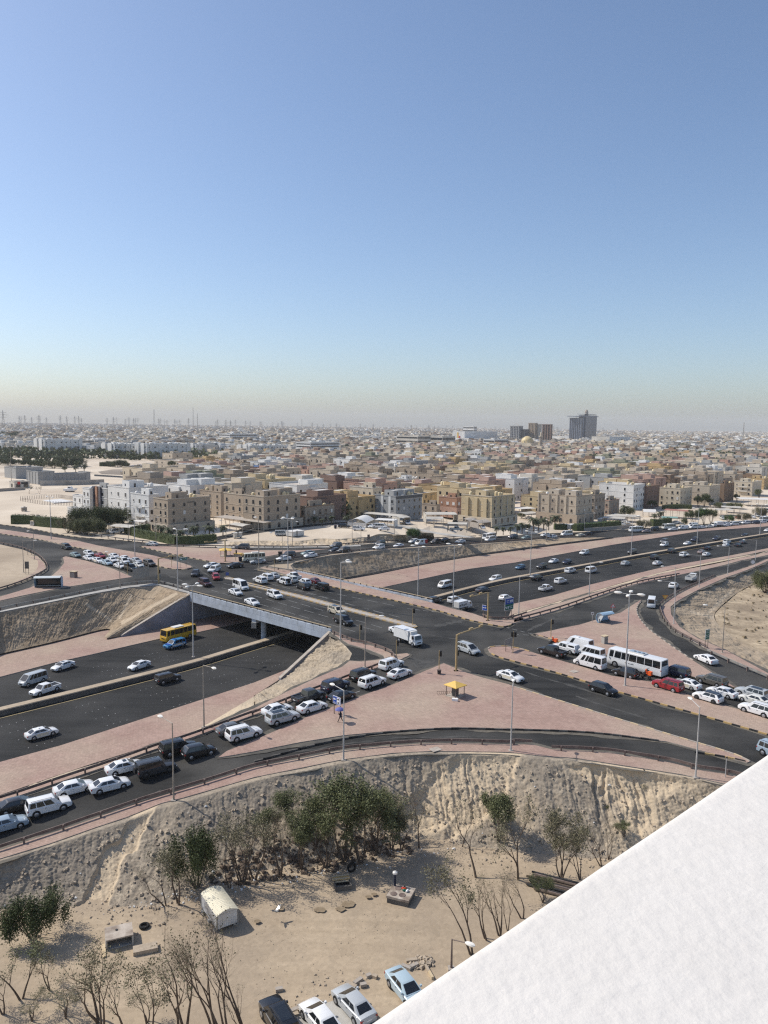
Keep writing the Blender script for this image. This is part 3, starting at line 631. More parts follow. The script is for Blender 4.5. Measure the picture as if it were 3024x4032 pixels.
for a,b,n in ((NA,NB,20),(FB,FA,20)):
 g=MB();across(a,b,g,-1.75,-0.5,-0.15,0.35);bnew('edge_girder',g,MT['concrete_blue'])
 for k in range(n):
  p=a.lerp(b,(k+0.012)/n);r=a.lerp(b,(k+0.988)/n);m=MB();across(p,r,m,-0.5+.02*(k%2),0.55,0.0,0.36);bnew('parapet_panel',m,MT['concrete_blue'])
 r=MB();across(a,b,r,0.92,1.02,0.08,0.2);bnew('hand_rail',r,MT['kerb_pale'])
 for k in range(22):
  p=a.lerp(b,(k+.5)/22);d=(b-a).normalized();m=MB();across(p-d*.12,p+d*.12,m,0.552,0.92,0.09,0.19);bnew('rail_post',m,MT['black'])
for s in (-15.5,-5.5,4.5,14.5):
 c=MB();p=V3(s,-1.6,0);c.cyl(p.x,p.y,ZH,-2.6,0.62,n=20);bnew('column',c,MT['concrete_blue'],smooth=40)
c=MB();across(V3(-18.3,-1.6,0),V3(17.5,-1.6,0),c,-2.6,-1.76,-0.75,0.75);bnew('pier_cap',c,MT['concrete_blue'])
# abutments with their triangular wing walls
for t,sg,m0,e in ((23.6,1,NA,(-37.4,22.6)),(-26.2,-1,NB,(-31.3,-26.0))):
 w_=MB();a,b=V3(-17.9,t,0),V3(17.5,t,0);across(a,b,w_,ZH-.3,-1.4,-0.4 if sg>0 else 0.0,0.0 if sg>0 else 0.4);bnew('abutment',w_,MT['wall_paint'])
 w_=MB();a=V3(-17.95,t,0);b=V3(e[0],e[1],0);d=(b-a).normalized();n=Vector((d.y,-d.x,0))*(0.3)
 P_=[(a.x,a.y,0.15),(a.x,a.y,ZH-.2),(b.x,b.y,ZH-.2),(b.x,b.y,ZH+.35)]
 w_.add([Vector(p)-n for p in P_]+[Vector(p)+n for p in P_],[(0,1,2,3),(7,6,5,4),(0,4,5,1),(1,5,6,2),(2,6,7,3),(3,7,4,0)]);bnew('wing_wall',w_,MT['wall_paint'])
 cp=MB();A=Vector((a.x,a.y,0.15));B=Vector((b.x,b.y,ZH+.35));n2=n*1.25;up=Vector((0,0,.14))
 cp.add([A-n2,A+n2,B+n2,B-n2,A-n2+up,A+n2+up,B+n2+up,B-n2+up],[(3,2,1,0),(4,5,6,7),(0,1,5,4),(1,2,6,5),(2,3,7,6),(3,0,4,7)]);bnew('wall_coping',cp,MT['kerb'])
e=MB();p=site('a2',1385,985,-2.4);e.box(p.x-.55,p.x+.55,p.y-.6,p.y-.35,-3.3,-2.0);bnew('clearance_board',e,MT['sign_back'])
# retaining walls at the foot of the banks
def wall(name,label,pts,z0,z1,th,m,cat='wall',group=None):
 pts=smooth_line(pts,4);r=[]
 for i,p in enumerate(pts):
  d=pts[min(i+1,len(pts)-1)]-pts[max(i-1,0)];n=Vector((-d.y,d.x,0)).normalized()*th/2
  r.append([(p.x+n.x,p.y+n.y,z0),(p.x+n.x,p.y+n.y,z1),(p.x-n.x,p.y-n.y,z1),(p.x-n.x,p.y-n.y,z0)])
 mb=MB();mb.loft(r);return setp(new(name,mb.mesh(name,[m])),label,cat,group)
wall('retaining_wall','low dark retaining wall under the brown bank left of the bridge',stations('D -240 932 0 876 350 795 700 708',ZH),ZH-.2,ZH+.75,.35,MT['concrete_dark'])
wall('retaining_wall','long dark retaining wall under the brown bank beyond the bridge',stations('E 572 390 800 349 1100 289 1400 239 1659 204 F 300 159 645 117',ZH),ZH-.2,ZH+.8,.35,MT['concrete_dark'])
# ------------------------------------------------------------------ kerbs built stone by stone
def stone(L,c):
 mb=MB();mb.box(-L/2+.012,L/2-.012,-.11,.11,-.1,.22);return mb.mesh('kerb_stone',[c])
KS={}
def kerb(label,pts,zf,ma,mb_,L=1.0,lim=300):
 pts=smooth_line([p for p in pts],8);S=[0.0]
 for a,b in zip(pts,pts[1:]): S.append(S[-1]+(b-a).xy.length)
 n=min(lim,int(S[-1]/L));root=setp(new('kerb',None,loc=pts[0]),kind='structure');root.empty_display_size=.3
 for k,c in (('a',ma),('b',mb_)):
  if (L,c.name) not in KS: KS[(L,c.name)]=stone(L,c)
 i=0
 for k in range(n):
  s=(k+.5)*L
  while i<len(S)-2 and S[i+1]<s: i +=1
  f=(s-S[i])/max(1e-6,S[i+1]-S[i]);p=pts[i].lerp(pts[i+1],f);d=pts[i+1]-pts[i]
  me=KS[(L,(ma if k%2 else mb_).name)]
  new('kerb_stone',me,root,loc=(p.x-pts[0].x,p.y-pts[0].y,zf(p.x,p.y)-pts[0].z+.02+random.uniform(-.012,.012)),rz=math.atan2(d.y,d.x)+random.uniform(-.01,.01))
 return root
Y,K_,P_=MT['kerb_yellow'],MT['kerb_black'],MT['kerb_pale']
kerb('',stations('E -120 394 0 421 300 490 500 542 760 609 1000 673 1062 688',0),zU,Y,MT['kerb'],1.1)
kerb('',stations('E -130 408 0 437 280 505 480 559 740 625 980 689 1040 702 1068 698',0),zU,Y,MT['kerb'],1.1)
kerb('',stations('a2 1052 490 1110 484 1300 538 1659 626',0),zU,Y,MT['kerb'],1.1)
kerb('',stations('E 300 386 500 433 900 521 1200 591 1400 651 1600 693 1659 692 F 0 673',0),zU,Y,K_,1.2)
kerb('',stations('I 1950 751 1659 657 1400 582 1000 467 670 374 490 317 250 244 0 177 E 1600 896 1540 866',0),zU,Y,K_,1.2)
kerb('',stations('E 1528 842 1545 831 1600 825 1659 827 F 40 841 110 862',0),zU,Y,MT['kerb'],1.2)
kerb('',stations('F 128 747 200 765 300 797 I 350 60',0),zU,Y,K_,1.2)
kerb('',stations('I 1100 262 1190 289 1300 318 1440 353 1659 402',0),zU,Y,K_,1.2)
kerb('',stations('I 0 343 560 518 1000 653 1400 773 1545 834',0),zU,MT['kerb_pale'],MT['kerb'],1.2)
kerb('',stations('I 1180 770 1380 803 1540 840',0),zU,Y,K_,1.2)
kerb('',stations('D 0 87 240 123 420 161 620 203 760 237 1000 291 1100 315 1190 322 1235 317 1254 306',0),zU,P_,K_,1.6)
kerb('',stations('D 912 170 1050 204 1200 237 1420 278 1480 280 1560 273',0),zU,P_,K_,1.6)
kerb('',stations('D 0 27 200 54 480 107 a2 0 87 330 120',0),zU,P_,K_,2.0)
kerb('',stations('a3 0 457 60 462 300 510 460 548 830 620',0),zU,P_,MT['kerb'],1.2)
kerb('',stations('Q 0 602 300 542 580 497 900 467 1300 450 1659 458 I 0 623 500 643 1000 703',0),zU,K_,MT['concrete_dark'],1.2)
kerb('',stations('F 832 519 812 546 802 580 812 625 850 680 900 728 1040 830 1180 925',0),zU,MT['kerb'],MT['concrete_dark'],1.2)
# ------------------------------------------------------------------ crash barriers
def rail_loft(pts,z0,z1,th):
 r=[]
 for i,p in enumerate(pts):
  d=pts[min(i+1,len(pts)-1)]-pts[max(i-1,0)];n=Vector((-d.y,d.x,0)).normalized()*th
  zm=(z0+z1)/2
  r.append([(p.x-n.x,p.y-n.y,p.z+z0),(p.x-n.x,p.y-n.y,p.z+z1),(p.x+n.x,p.y+n.y,p.z+z1),(p.x+n.x*.2,p.y+n.y*.2,p.z+zm),(p.x+n.x,p.y+n.y,p.z+z0)])
 mb=MB();mb.loft(r);return mb
pm=MB();pm.box(-.09,.09,-.12,.12,-.2,.78);POST=pm.mesh('rail_post',[MT['rust']])
def barrier(label,txt,gap=4.0,z=zU,m='rust',pts=None):
 pts=smooth_line(pts or stations(txt,z),6);root=thing('guardrail',label,'guardrail',pts[0],group='guardrails along the slip roads')
 L=[0.0]
 for a,b in zip(pts,pts[1:]): L.append(L[-1]+(b-a).length)
 o=new('rail',rail_loft([p-pts[0] for p in pts],.45,.80,.05).mesh('rail',[MT[m]]),root)
 n=max(2,int(L[-1]/gap));A=np.array([tuple(p-pts[0]) for p in pts])
 for k in range(min(n,300)):
  s=L[-1]*(k+.3)/n;p=[np.interp(s,L,A[:,j]) for j in range(3)];i=min(len(pts)-2,int(np.searchsorted(L,s))-1 if s else 0);d=pts[i+1]-pts[i]
  nn=Vector((-d.y,d.x,0)).normalized()*0.16
  new('rail_post',POST,root,loc=(p[0]-nn.x,p[1]-nn.y,p[2]),rz=math.atan2(d.y,d.x))
 return root
barrier('rusty guardrail along the inner side of the ramp queue at lower left','G -200 985 0 925 140 881 450 776 750 676 1000 586 1250 506 1659 357 Q 0 362 260 256 600 127 830 38',4)
barrier('dark guardrail above the near sandy bank at lower left','J -200 392 0 337 390 208 620 128 840 52 990 2 G 1350 808 1659 711 Q 260 659 530 605 800 575 1080 555 1350 549 1659 558 I 0 715 118 722',4)
barrier('short dark guardrail on the near slip road right of the gap','I 245 758 440 764 620 777 820 807 1010 839 1210 889 1425 924 1800 1030',4)
barrier('guardrail along the ramp above the brown bank left of the bridge','D -200 655 0 588 300 526 600 465 800 428 1000 409 1100 424 1230 461',4,m='galv')
barrier('guardrail round the outer curve of the slip road on the right','F 1310 368 1105 458 985 532 955 570 974 640 1054 730 1255 838',3.0)
barrier('pale guardrail along the lower end of the right slip road','I 1262 118 1420 190 1659 292 1900 400',4,m='galv')
barrier('dark guardrail round the outer curve of the slip road at far left','D -200 110 0 153 150 187 248 232 298 282 308 318 278 345 208 380 100 424 -100 485',3.0)
barrier('guardrail between the right ramp and the highway shoulder','F 0 662 300 578 520 503 800 413 1080 357',4)
barrier('low guardrail curving round the corner of the sand bank by the bridge','E 512 740 640 793 740 814 860 855 905 885 918 908',3)
barrier('guardrail along the edge of the upper ramp beyond the bridge','a3 110 430 250 455 440 480 E 260 330',4,m='galv')
barrier('low guardrail above the long brown bank beyond the bridge','E 60 285 200 262 500 221 900 183 1300 162 1659 139 F 300 111 500 106',3.5)
barrier('guardrail behind the upper slip road by the dirt bank','D 900 152 1050 166 1420 176 E 0 176 250 179',5)
barrier('guardrail along the upper ramp under the dirt lot','a3 0 213 400 214 820 207 950 189 1300 159 1659 143 c1 860 765 1160 747 1450 735',5)
barrier('guardrail along the kerb at the corner right of the bridge','a5 0 690 60 715 150 725 300 720 480 665',3)
barrier('low rail along the kerb of the far upper left road','A 470 905 600 925 800 958 980 975',4,m='galv')
# ------------------------------------------------------------------ lamp posts
def head_mesh():
 mb=MB();rings=[]
 for x,w_,z0,z1 in ((-.45,.08,-.03,.06),(-.25,.2,-.12,.12),(.1,.25,-.16,.14),(.35,.2,-.12,.1),(.5,.06,-.04,.04)):
  rings.append([(x,-w_,0),(x,-w_*.7,z1),(x,w_*.7,z1),(x,w_,0),(x,w_*.6,z0),(x,-w_*.6,z0)])
 mb.loft(rings);return mb.mesh('lamp',[MT['lamp']],40)
HEAD=head_mesh()
def lamp_post(label,base,top,heads,zf=zU,m='pole',cat='street lamp',headsc=1.0,blift=0.15):
 b=site(*base,zf);b.z +=blift*0;h=height_at(b,*top)-b.z
 t=thing('street_lamp',label,cat,b,group='lamp posts around the junction')
 k=1 if h<11.5 else 1.35
 p=MB();p.tube([(0,0,0),(0,0,h*.25),(0,0,h)],[.12*k,.10*k,.06*k],8);new('pole',p.mesh('pole',[MT[m]],50),t)
 f=MB();f.box(-.3,.3,-.3,.3,-.1,.16);pt('footing',f,'kerb',t)
 for hd in heads:
  if len(hd)==3:                     # bearing of the lamp head, taken at pole-top distance
   d=ray(uv(*hd));dt=math.hypot(b.x,b.y)/math.hypot(d.x,d.y);w_=Vector((d.x*dt,d.y*dt,CAM_H+d.z*dt))-b
   dx,dy,dz=w_.x,w_.y,w_.z-h
   if abs(dz)>0.25: dy +=(dz-0.15)*2.2*(1 if True else 1);dz=.15;
   e=Vector((dx,dy,h+dz))
  else:
   a,ln=hd;e=Vector((math.cos(a)*ln,math.sin(a)*ln,h+.12))
  ar=MB();ar.tube([(0,0,h-.05),(e.x,e.y,e.z)],[.05*k,.035*k],6);new('arm',ar.mesh('arm',[MT[m]]),t)
  a=math.atan2(e.y,e.x);new('lamp',HEAD,t,loc=(e.x+.35*math.cos(a),e.y+.35*math.sin(a),e.z),rz=a,scale=headsc*k)
 return t
nA=HA+math.pi/2
LP=[
 ('single-arm lamp post on the near verge beside the car queue at lower left',('G',1135,917),('G',1125,410),[(nA,2.2)],zU,'pole'),
 ('lamp post on the strip between the car queue and the highway at lower left',('G',1333,440),('G',1330,30),[(-math.pi/2+HA,2.2)],zU,'pole'),
 ('tall four-headed lamp post on the highway median left of the bridge',('D',1263,892),('D',1260,425),[(HA+k*math.pi/2+.4,1.4) for k in range(4)],lambda x,y: ZH+.9,'pole_grey'),
 ('tall twin-headed lamp post at the near bridge corner',('E',565,777),('E',567,272),[(XA+.5,1.2),(XA+1.6,1.6)],zU,'pole_grey'),
 ('lamp post on the sand corner behind the queue, arm over the bridge road',('E',725,960),('E',728,625),[(-.05,2.4)],zU,'pole'),
 ('lamp post beside the person with the umbrella',('Q',585,655),('Q',580,195),[(nA-.1,2.0)],zU,'pole_grey'),
 ('tall four-headed lamp post on the pink median by the white bus',('I',725,336),('F',735,480),[(XA+k*math.pi/2+.3,1.4) for k in range(4)],zU,'pole_grey'),
 ('lamp post at lower right beside the white parapet',('I',1185,936),('I',1205,470),[(math.pi/2+.05,2.2)],zU,'pole_grey'),
 ('lamp post above the washed-out sand bank, right of centre',('L',350,97),('P',1106,1482),[(math.pi/2-.2,1.6)],zU,'pole_grey'),
 ('tall twin-headed lamp post on the highway median right of the bridge',('E',1070,507),('E',1073,168),[(nA+.3,1.4),(nA-math.pi,1.4)],lambda x,y: ZH+.9,'pole_grey'),
 ('tall lamp post standing by the parked box truck on the highway',('E',1300,608),('E',1303,158),[(nA+.2,1.4),(nA+.2-math.pi,1.2)],zH,'pole_grey'),
 ('second tall lamp post along the highway median right of the bridge',('F',105,357),('F',113,74),[(nA,1.4),(nA-math.pi,1.4)],lambda x,y: ZH+.9,'pole_grey'),
 ('lamp post beside the blue and green road sign',('F',30,628),('F',36,366),[(-.1,2.2)],zU,'pole_grey'),
 ('lamp post on the right ramp shoulder above the blue bus shelter',('F',490,502),('F',497,273),[(-.1,2.2)],zU,'pole_grey'),
 ('third tall lamp post along the highway median',('F',765,224),('C',779,797),[(nA,1.8),(nA-math.pi,1.8)],lambda x,y: ZH+.9,'pole_grey'),
 ('fourth tall lamp post along the highway median',('F',1195,152),('C',1205,752),[(nA,1.8),(nA-math.pi,1.8)],lambda x,y: ZH+.9,'pole_grey'),
 ('farthest tall lamp post along the highway median, by the right edge',('F',1605,92),('C',1614,725),[(nA,1.6),(nA-math.pi,1.6)],lambda x,y: ZH+.9,'pole_grey'),
 ('lamp post at the head of the curved guardrail on the right slip road',('F',1043,677),('F',1049,400),[(math.pi-.1,3.0)],zU,'pole_grey'),
 ('lamp post behind the white car on the right ramp, arm to the left',('F',1046,500),('F',1054,302),[(math.pi,3.0)],zU,'pole_grey'),
 ('lamp post next to the small dump truck on the right ramp',('F',1208,437),('F',1218,226),[(math.pi,3.2)],zU,'pole_grey'),
 ('lamp post on the verge of the right ramp, beyond the dump truck',('F',1395,357),('F',1402,169),[(math.pi,3.2)],zU,'pole_grey'),
 ('farthest lamp post on the verge of the right ramp, by the round sign',('F',1573,300),('F',1583,127),[(math.pi,4.0)],zU,'pole_grey'),
 ('lamp post by the tall green sign on the right sand slope',('F',1360,866),('F',1378,560),[(math.pi-.1,3.2)],zU,'pole'),
 ('double-armed lamp post on the upper left median strip',('D',335,123),('A',331,677),[(XA,1.8),(XA+math.pi,1.8)],zU,'pole_grey'),
 ('double-armed lamp post in front of the white villas at left',('D',882,236),('A',879,745),[(XA+.5,1.8),(XA+.5+math.pi,1.8)],zU,'pole_grey'),
 ('double-headed lamp post in front of the palm garden at left of the junction',('D',1162,456),('D',1160,60),[(.2,1.8),(2.2,1.2)],zU,'pole_grey'),
 ('lamp post on the ramp verge above the brown bank at left',('D',785,442),('D',783,212),[(math.pi-.3,3.4)],zU,'pole'),
 ('lamp post inside the curve of the far left slip road',('D',155,341),('D',150,132),[(0.1,3.0)],zU,'pole'),
 ('lamp post beside the sign backs on the far left slip road',('D',225,256),('D',218,72),[(math.pi-.2,1.4)],zU,'pole'),
 ('lamp post by the minibus at the upper junction corner',('E',32,306),('b8',608,527),[(nA,1.2)],zU,'pole'),
 ('lamp post on the bank below the grey cabin',('b8',250,770),('b8',237,556),[(math.pi,1.6)],zT,'pole'),
 ('four-headed lamp post on the far bridge corner',('E',222,327),('b8',905,530),[(XA+k*math.pi/2,1.6) for k in range(4)],zU,'pole_grey'),
 ('lamp post on the verge behind the white sedan at the far bridge corner',('a3',308,372),('b8',863,690),[(math.pi,3.0)],zU,'pole'),
 ('lamp post on the far side of the upper ramp, left of the bank',('a3',420,206),('b8',978,568),[(.1,1.2)],zU,'pole'),
 ('street lamp with slanted arm before the beige double villa',('b8',960,656),('b8',958,530),[(math.pi+.2,2.0)],zT,'pole_grey'),
 ('lamp post on the crest of the long brown bank',('a3',1163,272),('c1',197,622),[(nA,1.4),(nA+math.pi,1.4)],zU,'pole'),
 ('lamp post on the dirt bank left of the round tree',('c1',100,818),('c1',98,548),[(.1,2.4)],zU,'pole'),
 ('lamp post standing just left of the round tree on the dirt lot',('c1',560,782),('c1',562,528),[(.1,3.0)],zU,'pole'),
 ('lamp post beside the minibus below the yellow villa',('c1',1510,800),('c1',1515,545),[(math.pi,3.0)],zU,'pole'),
 ('double-headed lamp post on the long bank in front of the palms',('c2',530,812),('c2',535,652),[(XA,1.6),(XA+math.pi,1.6)],zU,'pole'),
 ('thin lamp post in front of the palm grove',('c2',693,770),('c2',697,550),[(1.5,1.4)],zU,'pole'),
 ('lamp post by the clipped hedge below the arched tan block',('c2',1110,657),('c2',1115,472),[(0,4.0)],zT,'pole_grey'),
 ('lamp post among the parked cars at far right',('c3',1520,525),('c3',1520,392),[(math.pi,2.0)],zT,'pole'),
 ('tall bare lamp mast in the walled yard at far left',('c4',155,470),('b1',145,590),[(0,1.5),(math.pi,1.5),(1.57,1.5),(-1.57,1.5)],zT,'pole'),
 ('small lamp post beside the parked cars under the hedge',('b7',707,680),('b7',703,398),[(1.0,.6)],zT,'pole'),
 ('thin post in front of the arched tan villa',('b7',1008,712),('b7',1008,440),[(1.0,.6)],zT,'pole'),
 ]
for l,b,t,h,zf,m in LP: lamp_post(l,b,t,h,zf,m)
# garden lamp in the lot
lp=lamp_post('dark garden lamp post with pale curved arm in the sandy lot',('K',1455,1104),('K',1457,908),[(-.5,1.4)],lambda x,y: ZLOT,'rust')
# ------------------------------------------------------------------ traffic signals
def signal_mesh():
 mb=MB();mb.box(-.16,.16,-.12,.12,0,.95);return mb
SIG=signal_mesh().mesh('signal_box',[MT['black']])
vm=MB();vm.tube([(0,-.12,0),(0,-.30,-.02)],[.12,.12],8);VIS=vm.mesh('visor',[MT['black']])
lm={}
for nm,c in (('red',(.10,.01,.01)),('amber',(.12,.06,.01)),('green',(.01,.10,.05))):
 q=MB();q.tube([(0,-.125,0),(0,-.14,0)],[.1,.1],10);lm[nm]=q.mesh('lens',[mat('lens_'+nm,c,rough=.2)])
def put_signal(t,x,y,z,rz):
 b=new('signal_head',SIG,t,loc=(x,y,z),rz=rz)
 for k,nm in enumerate(('green','amber','red')):
  v=new('visor',VIS,b,loc=(0,0,.17+.3*k));new('lens',lm[nm],b,loc=(0,0,.17+.3*k))
def signal(label,base,top,rz=0.0,n=1,bin_=False):
 b=site(*base,zU);h=max(2.6,height_at(b,*top)-b.z)
 t=thing('traffic_light',label,'traffic light',b,group='signal posts of the junction')
 p=MB();p.cyl(0,0,0,h,.07,n=8);pt('post',p,'mast',t)
 f=MB();f.cyl(0,0,0,.12,.3,.2,10);pt('footing',f,'kerb_pale',t)
 for k in range(n): put_signal(t,(.24 if n==1 else (-.25,.3)[k]),-.05,h-1.0,rz+(0 if k==0 else 1.5))
for a in (('signal post on the tip of the striped bridge median',('E',1037,690),('E',1030,572),XA),
 ('signal post by the guardrail at the near bridge end',('E',692,786),('E',688,680),XA+.3),
 ('signal post on the rounded corner behind the white box truck',('E',930,892),('E',922,780),0),
 ('signal post with a litter bin at the apex of the pink island',('Q',1208,90),('E',1200,848),-.4),
 ('signal post at the left corner of the pink island with the shelter',('F',240,765),('F',250,645),.8),
 ('signal post on the verge of the far bridge corner',('E',135,331),('E',138,250),0),
 ('signal post beside the yellow box at the far kiosk',('D',1540,266),('D',1540,192),0),
 ('signal post beside the green arrow sign',('D',1122,306),('D',1120,230),1),
 ('signal post in front of the dark green off-roader at the left stop line',('D',834,352),('D',828,275),1.2),
 ('twin-headed signal post at the left tip of the pink median',('F',-8,870),('a5',335,850),.3,2)): signal(*a)
def mast(label,base,top,end,heads,rz):
 b=site(*base,zU);h=height_at(b,*top)-b.z
 t=thing('signal_gantry',label,'traffic light',b,group='signal gantries of the junction')
 p=MB();p.tube([(0,0,0),(0,0,h)],[.21,.17],10);new('post',p.mesh('post',[MT['mast']],40),t)
 f=MB();f.box(-.4,.4,-.4,.4,-.1,.14);pt('footing',f,'kerb',t)
 e=site(*end,h+b.z+.1)-b
 a=MB();a.tube([(0,0,h-.1),(e.x*.12,e.y*.12,h+.05),(e.x,e.y,h+.1)],[.14,.12,.08],8);new('arm',a.mesh('arm',[MT['mast']],40),t)
 d=math.atan2(e.y,e.x)
 for f_ in heads:
  bx=MB();bx.box(-.5,.5,-.14,.14,-.16,.16);pt('signal_head',bx,'mast',t,loc=(e.x*f_,e.y*f_,h+.28),rz=d)
 put_signal(t,.3*math.cos(rz),.3*math.sin(rz),h*.42,rz)
mast('yellow signal gantry at the pink island, arm over the crossing',('E',1320,985),('E',1318,745),('E',1490,690),(.55,.95),1.0)
mast('yellow signal gantry by the blue arrow sign',('E',1527,656),('E',1530,468),('E',1415,498),(.45,.95),2.2)
mast('signal gantry above the back of the large sign at the left corner',('D',1037,415),('D',1035,247),('D',1190,226),(.5,.95),.3)
mast('signal gantry beside the far yellow-roofed kiosk',('a2',1070,311),('a2',1070,77),('a2',850,100),(.45,.95),.3)
# ------------------------------------------------------------------ road signs
def signboard(name,label,bases,tl,tr,bot,face,cat='road sign',zf=zU,deco=None,frame=None,group='road signs',fl=1):
 A=site(*bases[0],zf);B=site(*bases[1],zf);zl=height_at(A,*tl);zr=height_at(B,*tr);zt=(zl+zr)/2;zb=height_at((A+B)/2,*bot)
 d=(B-A).xy.normalized();rz=math.atan2(d.y,d.x);o=(A+B)/2
 t=thing(name,label,cat,o,rz,group);W_=(B-A).xy.length*fl;H0,H1=zb-o.z,zt-o.z
 for s in (-1,1):
  p=MB();p.cyl(s*(B-A).xy.length/2,.06,-.1,H1-.1,.06,n=8);pt('post',p,'rust',t)
 p=MB();p.box(-W_/2,W_/2,-.045,-.005,H0,H1);f=new('panel',p.mesh('panel',[frame or MT['sign_white']]),t)
 q=MB();q.box(-W_/2+.07,W_/2-.07,-.062,-.045,H0+.07,H1-.07);new('sign_face',q.mesh('sign_face',[face]),f)
 if deco: deco(f,W_,H0,H1)
 return t
def plate(parent,m,poly,y=-.075):      # flat print on a sign, a few mm proud
 mb=MB();mb.prism(poly,y,-.061);return new('lettering',mb.mesh('lettering',[m]),parent)
def arrow(x,z,r,ang):
 pts=[(-1,0),(-.2,.75),(-.2,.3),(.9,.3),(.9,-.3),(-.2,-.3),(-.2,-.75)]
 c,s=math.cos(ang),math.sin(ang);return [(x+r*(a*c-b*s),z+r*(a*s+b*c)) for a,b in pts]
def script(f,x0,x1,z,h,m,seed=1):
# a line of small joined lettering, too small in the view to be read
 rn=random.Random(seed);x=x0
 mb=MB();mb.prism([(x0,z),(x1,z),(x1,z+h*.22),(x0,z+h*.22)],-.075,-.061)
 while x<x1-h*.5:
  w_=h*rn.uniform(.25,.5);k=rn.uniform(.4,1.0)
  mb.prism([(x,z+h*.22),(x+w_*.6,z+h*.22),(x+w_*.6,z+h*k),(x,z+h*k)],-.075,-.061);x +=w_*1.5
 new('lettering',mb.mesh('lettering',[m]),f)
Wm,Bm=MT['sign_white'],MT['black']
def deco_blue(f,W_,a,b):
 H_=b-a;plate(f,Wm,arrow(-W_*.27,a+H_*.6,W_*.16,0));script(f,-W_*.40,-W_*.12,a+H_*.16,H_*.14,Wm,4)
 plate(f,Wm,[(W_*.02,a+H_*.12),(W_*.40,a+H_*.12),(W_*.40,a+H_*.88),(W_*.02,a+H_*.88)],-.07)
 plate(f,Bm,[(W_*.12,a+H_*.62),(W_*.30,a+H_*.62),(W_*.33,a+H_*.70),(W_*.27,a+H_*.80),(W_*.15,a+H_*.80),(W_*.09,a+H_*.70)],-.08)
 plate(f,Bm,[(W_*.13,a+H_*.18),(W_*.29,a+H_*.18),(W_*.29,a+H_*.38),(W_*.13,a+H_*.38)],-.08)
signboard('direction_sign','blue sign with white left arrow and vehicle pictogram behind the person with the umbrella',(('c7',535,1360),('c7',735,1450)),('c7',505,715),('c7',760,820),('c7',640,1025),MT['sign_blue'],deco=deco_blue,fl=1.25)
def deco_bg(f,W_,a,b):
 H_=b-a;g=MB();g.box(-W_/2+.08,W_/2-.08,-.072,-.06,a+.08,a+H_*.5);pt('green_field',g,'sign_green',f)
 script(f,-W_*.3,W_*.02,a+H_*.76,H_*.1,Wm,5);script(f,-W_*.26,W_*.0,a+H_*.62,H_*.06,Wm,6)
 plate(f,Wm,[(W_*.1,a+H_*.62),(W_*.24,a+H_*.62),(W_*.24,a+H_*.84),(W_*.1,a+H_*.84)]);plate(f,Wm,arrow(W_*.36,a+H_*.74,H_*.13,-math.pi/2))
 plate(f,Wm,arrow(-W_*.37,a+H_*.24,H_*.11,-math.pi/2+.6),-.085);plate(f,Wm,[(-W_*.2,a+H_*.14),(-W_*.06,a+H_*.14),(-W_*.06,a+H_*.32),(-W_*.2,a+H_*.32)],-.085)
 script(f,W_*.02,W_*.4,a+H_*.28,H_*.1,Wm,7);script(f,W_*.06,W_*.36,a+H_*.14,H_*.06,Wm,8)
 for c in f.children:
  if c.name.startswith('lettering'): c.location.y=-.012
signboard('direction_sign','large two-part direction sign, blue above green, on the corner right of the bridge',(('a5',253,718),('a5',315,705)),('a5',253,492),('a5',315,473),('a5',285,612),MT['sign_blue'],deco=deco_bg,fl=1.5)
def deco_arrow(f,W_,a,b): plate(f,Wm,arrow(-W_*.25,(a+b)/2,W_*.16,0));script(f,-W_*.02,W_*.42,a+(b-a)*.45,(b-a)*.3,Wm,9)
signboard('direction_sign','small blue arrow sign under the gantry right of the bridge',(('a5',10,692),('a5',36,697)),('a5',-8,555),('a5',45,568),('a5',20,618),MT['sign_blue'],deco=deco_arrow,fl=2.2)
signboard('direction_sign','green arrow-shaped sign on the far island left of the junction',(('a2',580,380),('a2',645,370)),('a2',580,268),('a2',645,258),('a2',612,296),MT['sign_green'],deco=deco_arrow,fl=1.4)
signboard('sign_board','large grey back of a road sign above the brown bank at left',(('D',889,424),('D',956,411)),('D',889,313),('D',956,302),('D',920,372),MT['sign_back'],frame=MT['sign_back'],fl=1.6)
signboard('sign_board','grey back of a road sign beside the guardrail curve at far left',(('a1',303,240),('a1',343,238)),('a1',303,115),('a1',343,112),('a1',320,170),MT['sign_back'],frame=MT['sign_back'],fl=1.4)
signboard('sign_board','dark two-part sign back on the sand by the far left slip road',(('a1',281,452),('a1',312,452)),('a1',281,307),('a1',312,305),('a1',295,385),MT['concrete_dark'],frame=MT['sign_back'],fl=1.5)
def deco_green(f,W_,a,b):
 H_=b-a
 for k,z in enumerate((.82,.66,.42,.24)): script(f,-W_*.36,W_*.36,a+H_*z,H_*.09,Wm,20+k)
signboard('direction_sign','tall green and white information sign on the right sand slope',(('F',1248,838),('F',1266,834)),('F',1248,710),('F',1266,708),('F',1258,776),MT['sign_green'],deco=deco_green,fl=1.55)
signboard('sign_board','grey sign back beside the twin signal on the pink median',(('a5',255,1075),('a5',318,1050)),('a5',240,935),('a5',325,908),('a5',280,985),MT['sign_back'],frame=MT['sign_back'],fl=1.5)
signboard('sign_board','pair of narrow brown boards on the dirt bank',(('a3',1238,165),('a3',1256,165)),('a3',1238,68),('a3',1256,68),('a3',1247,120),MT['rust'],frame=MT['rust'],fl=1.5)
signboard('sign_board','small grey board at the foot of the left gantry',(('a2',318,530),('a2',360,525)),('a2',318,450),('a2',360,452),('a2',340,490),MT['sign_back'],frame=MT['sign_back'],fl=1.5)
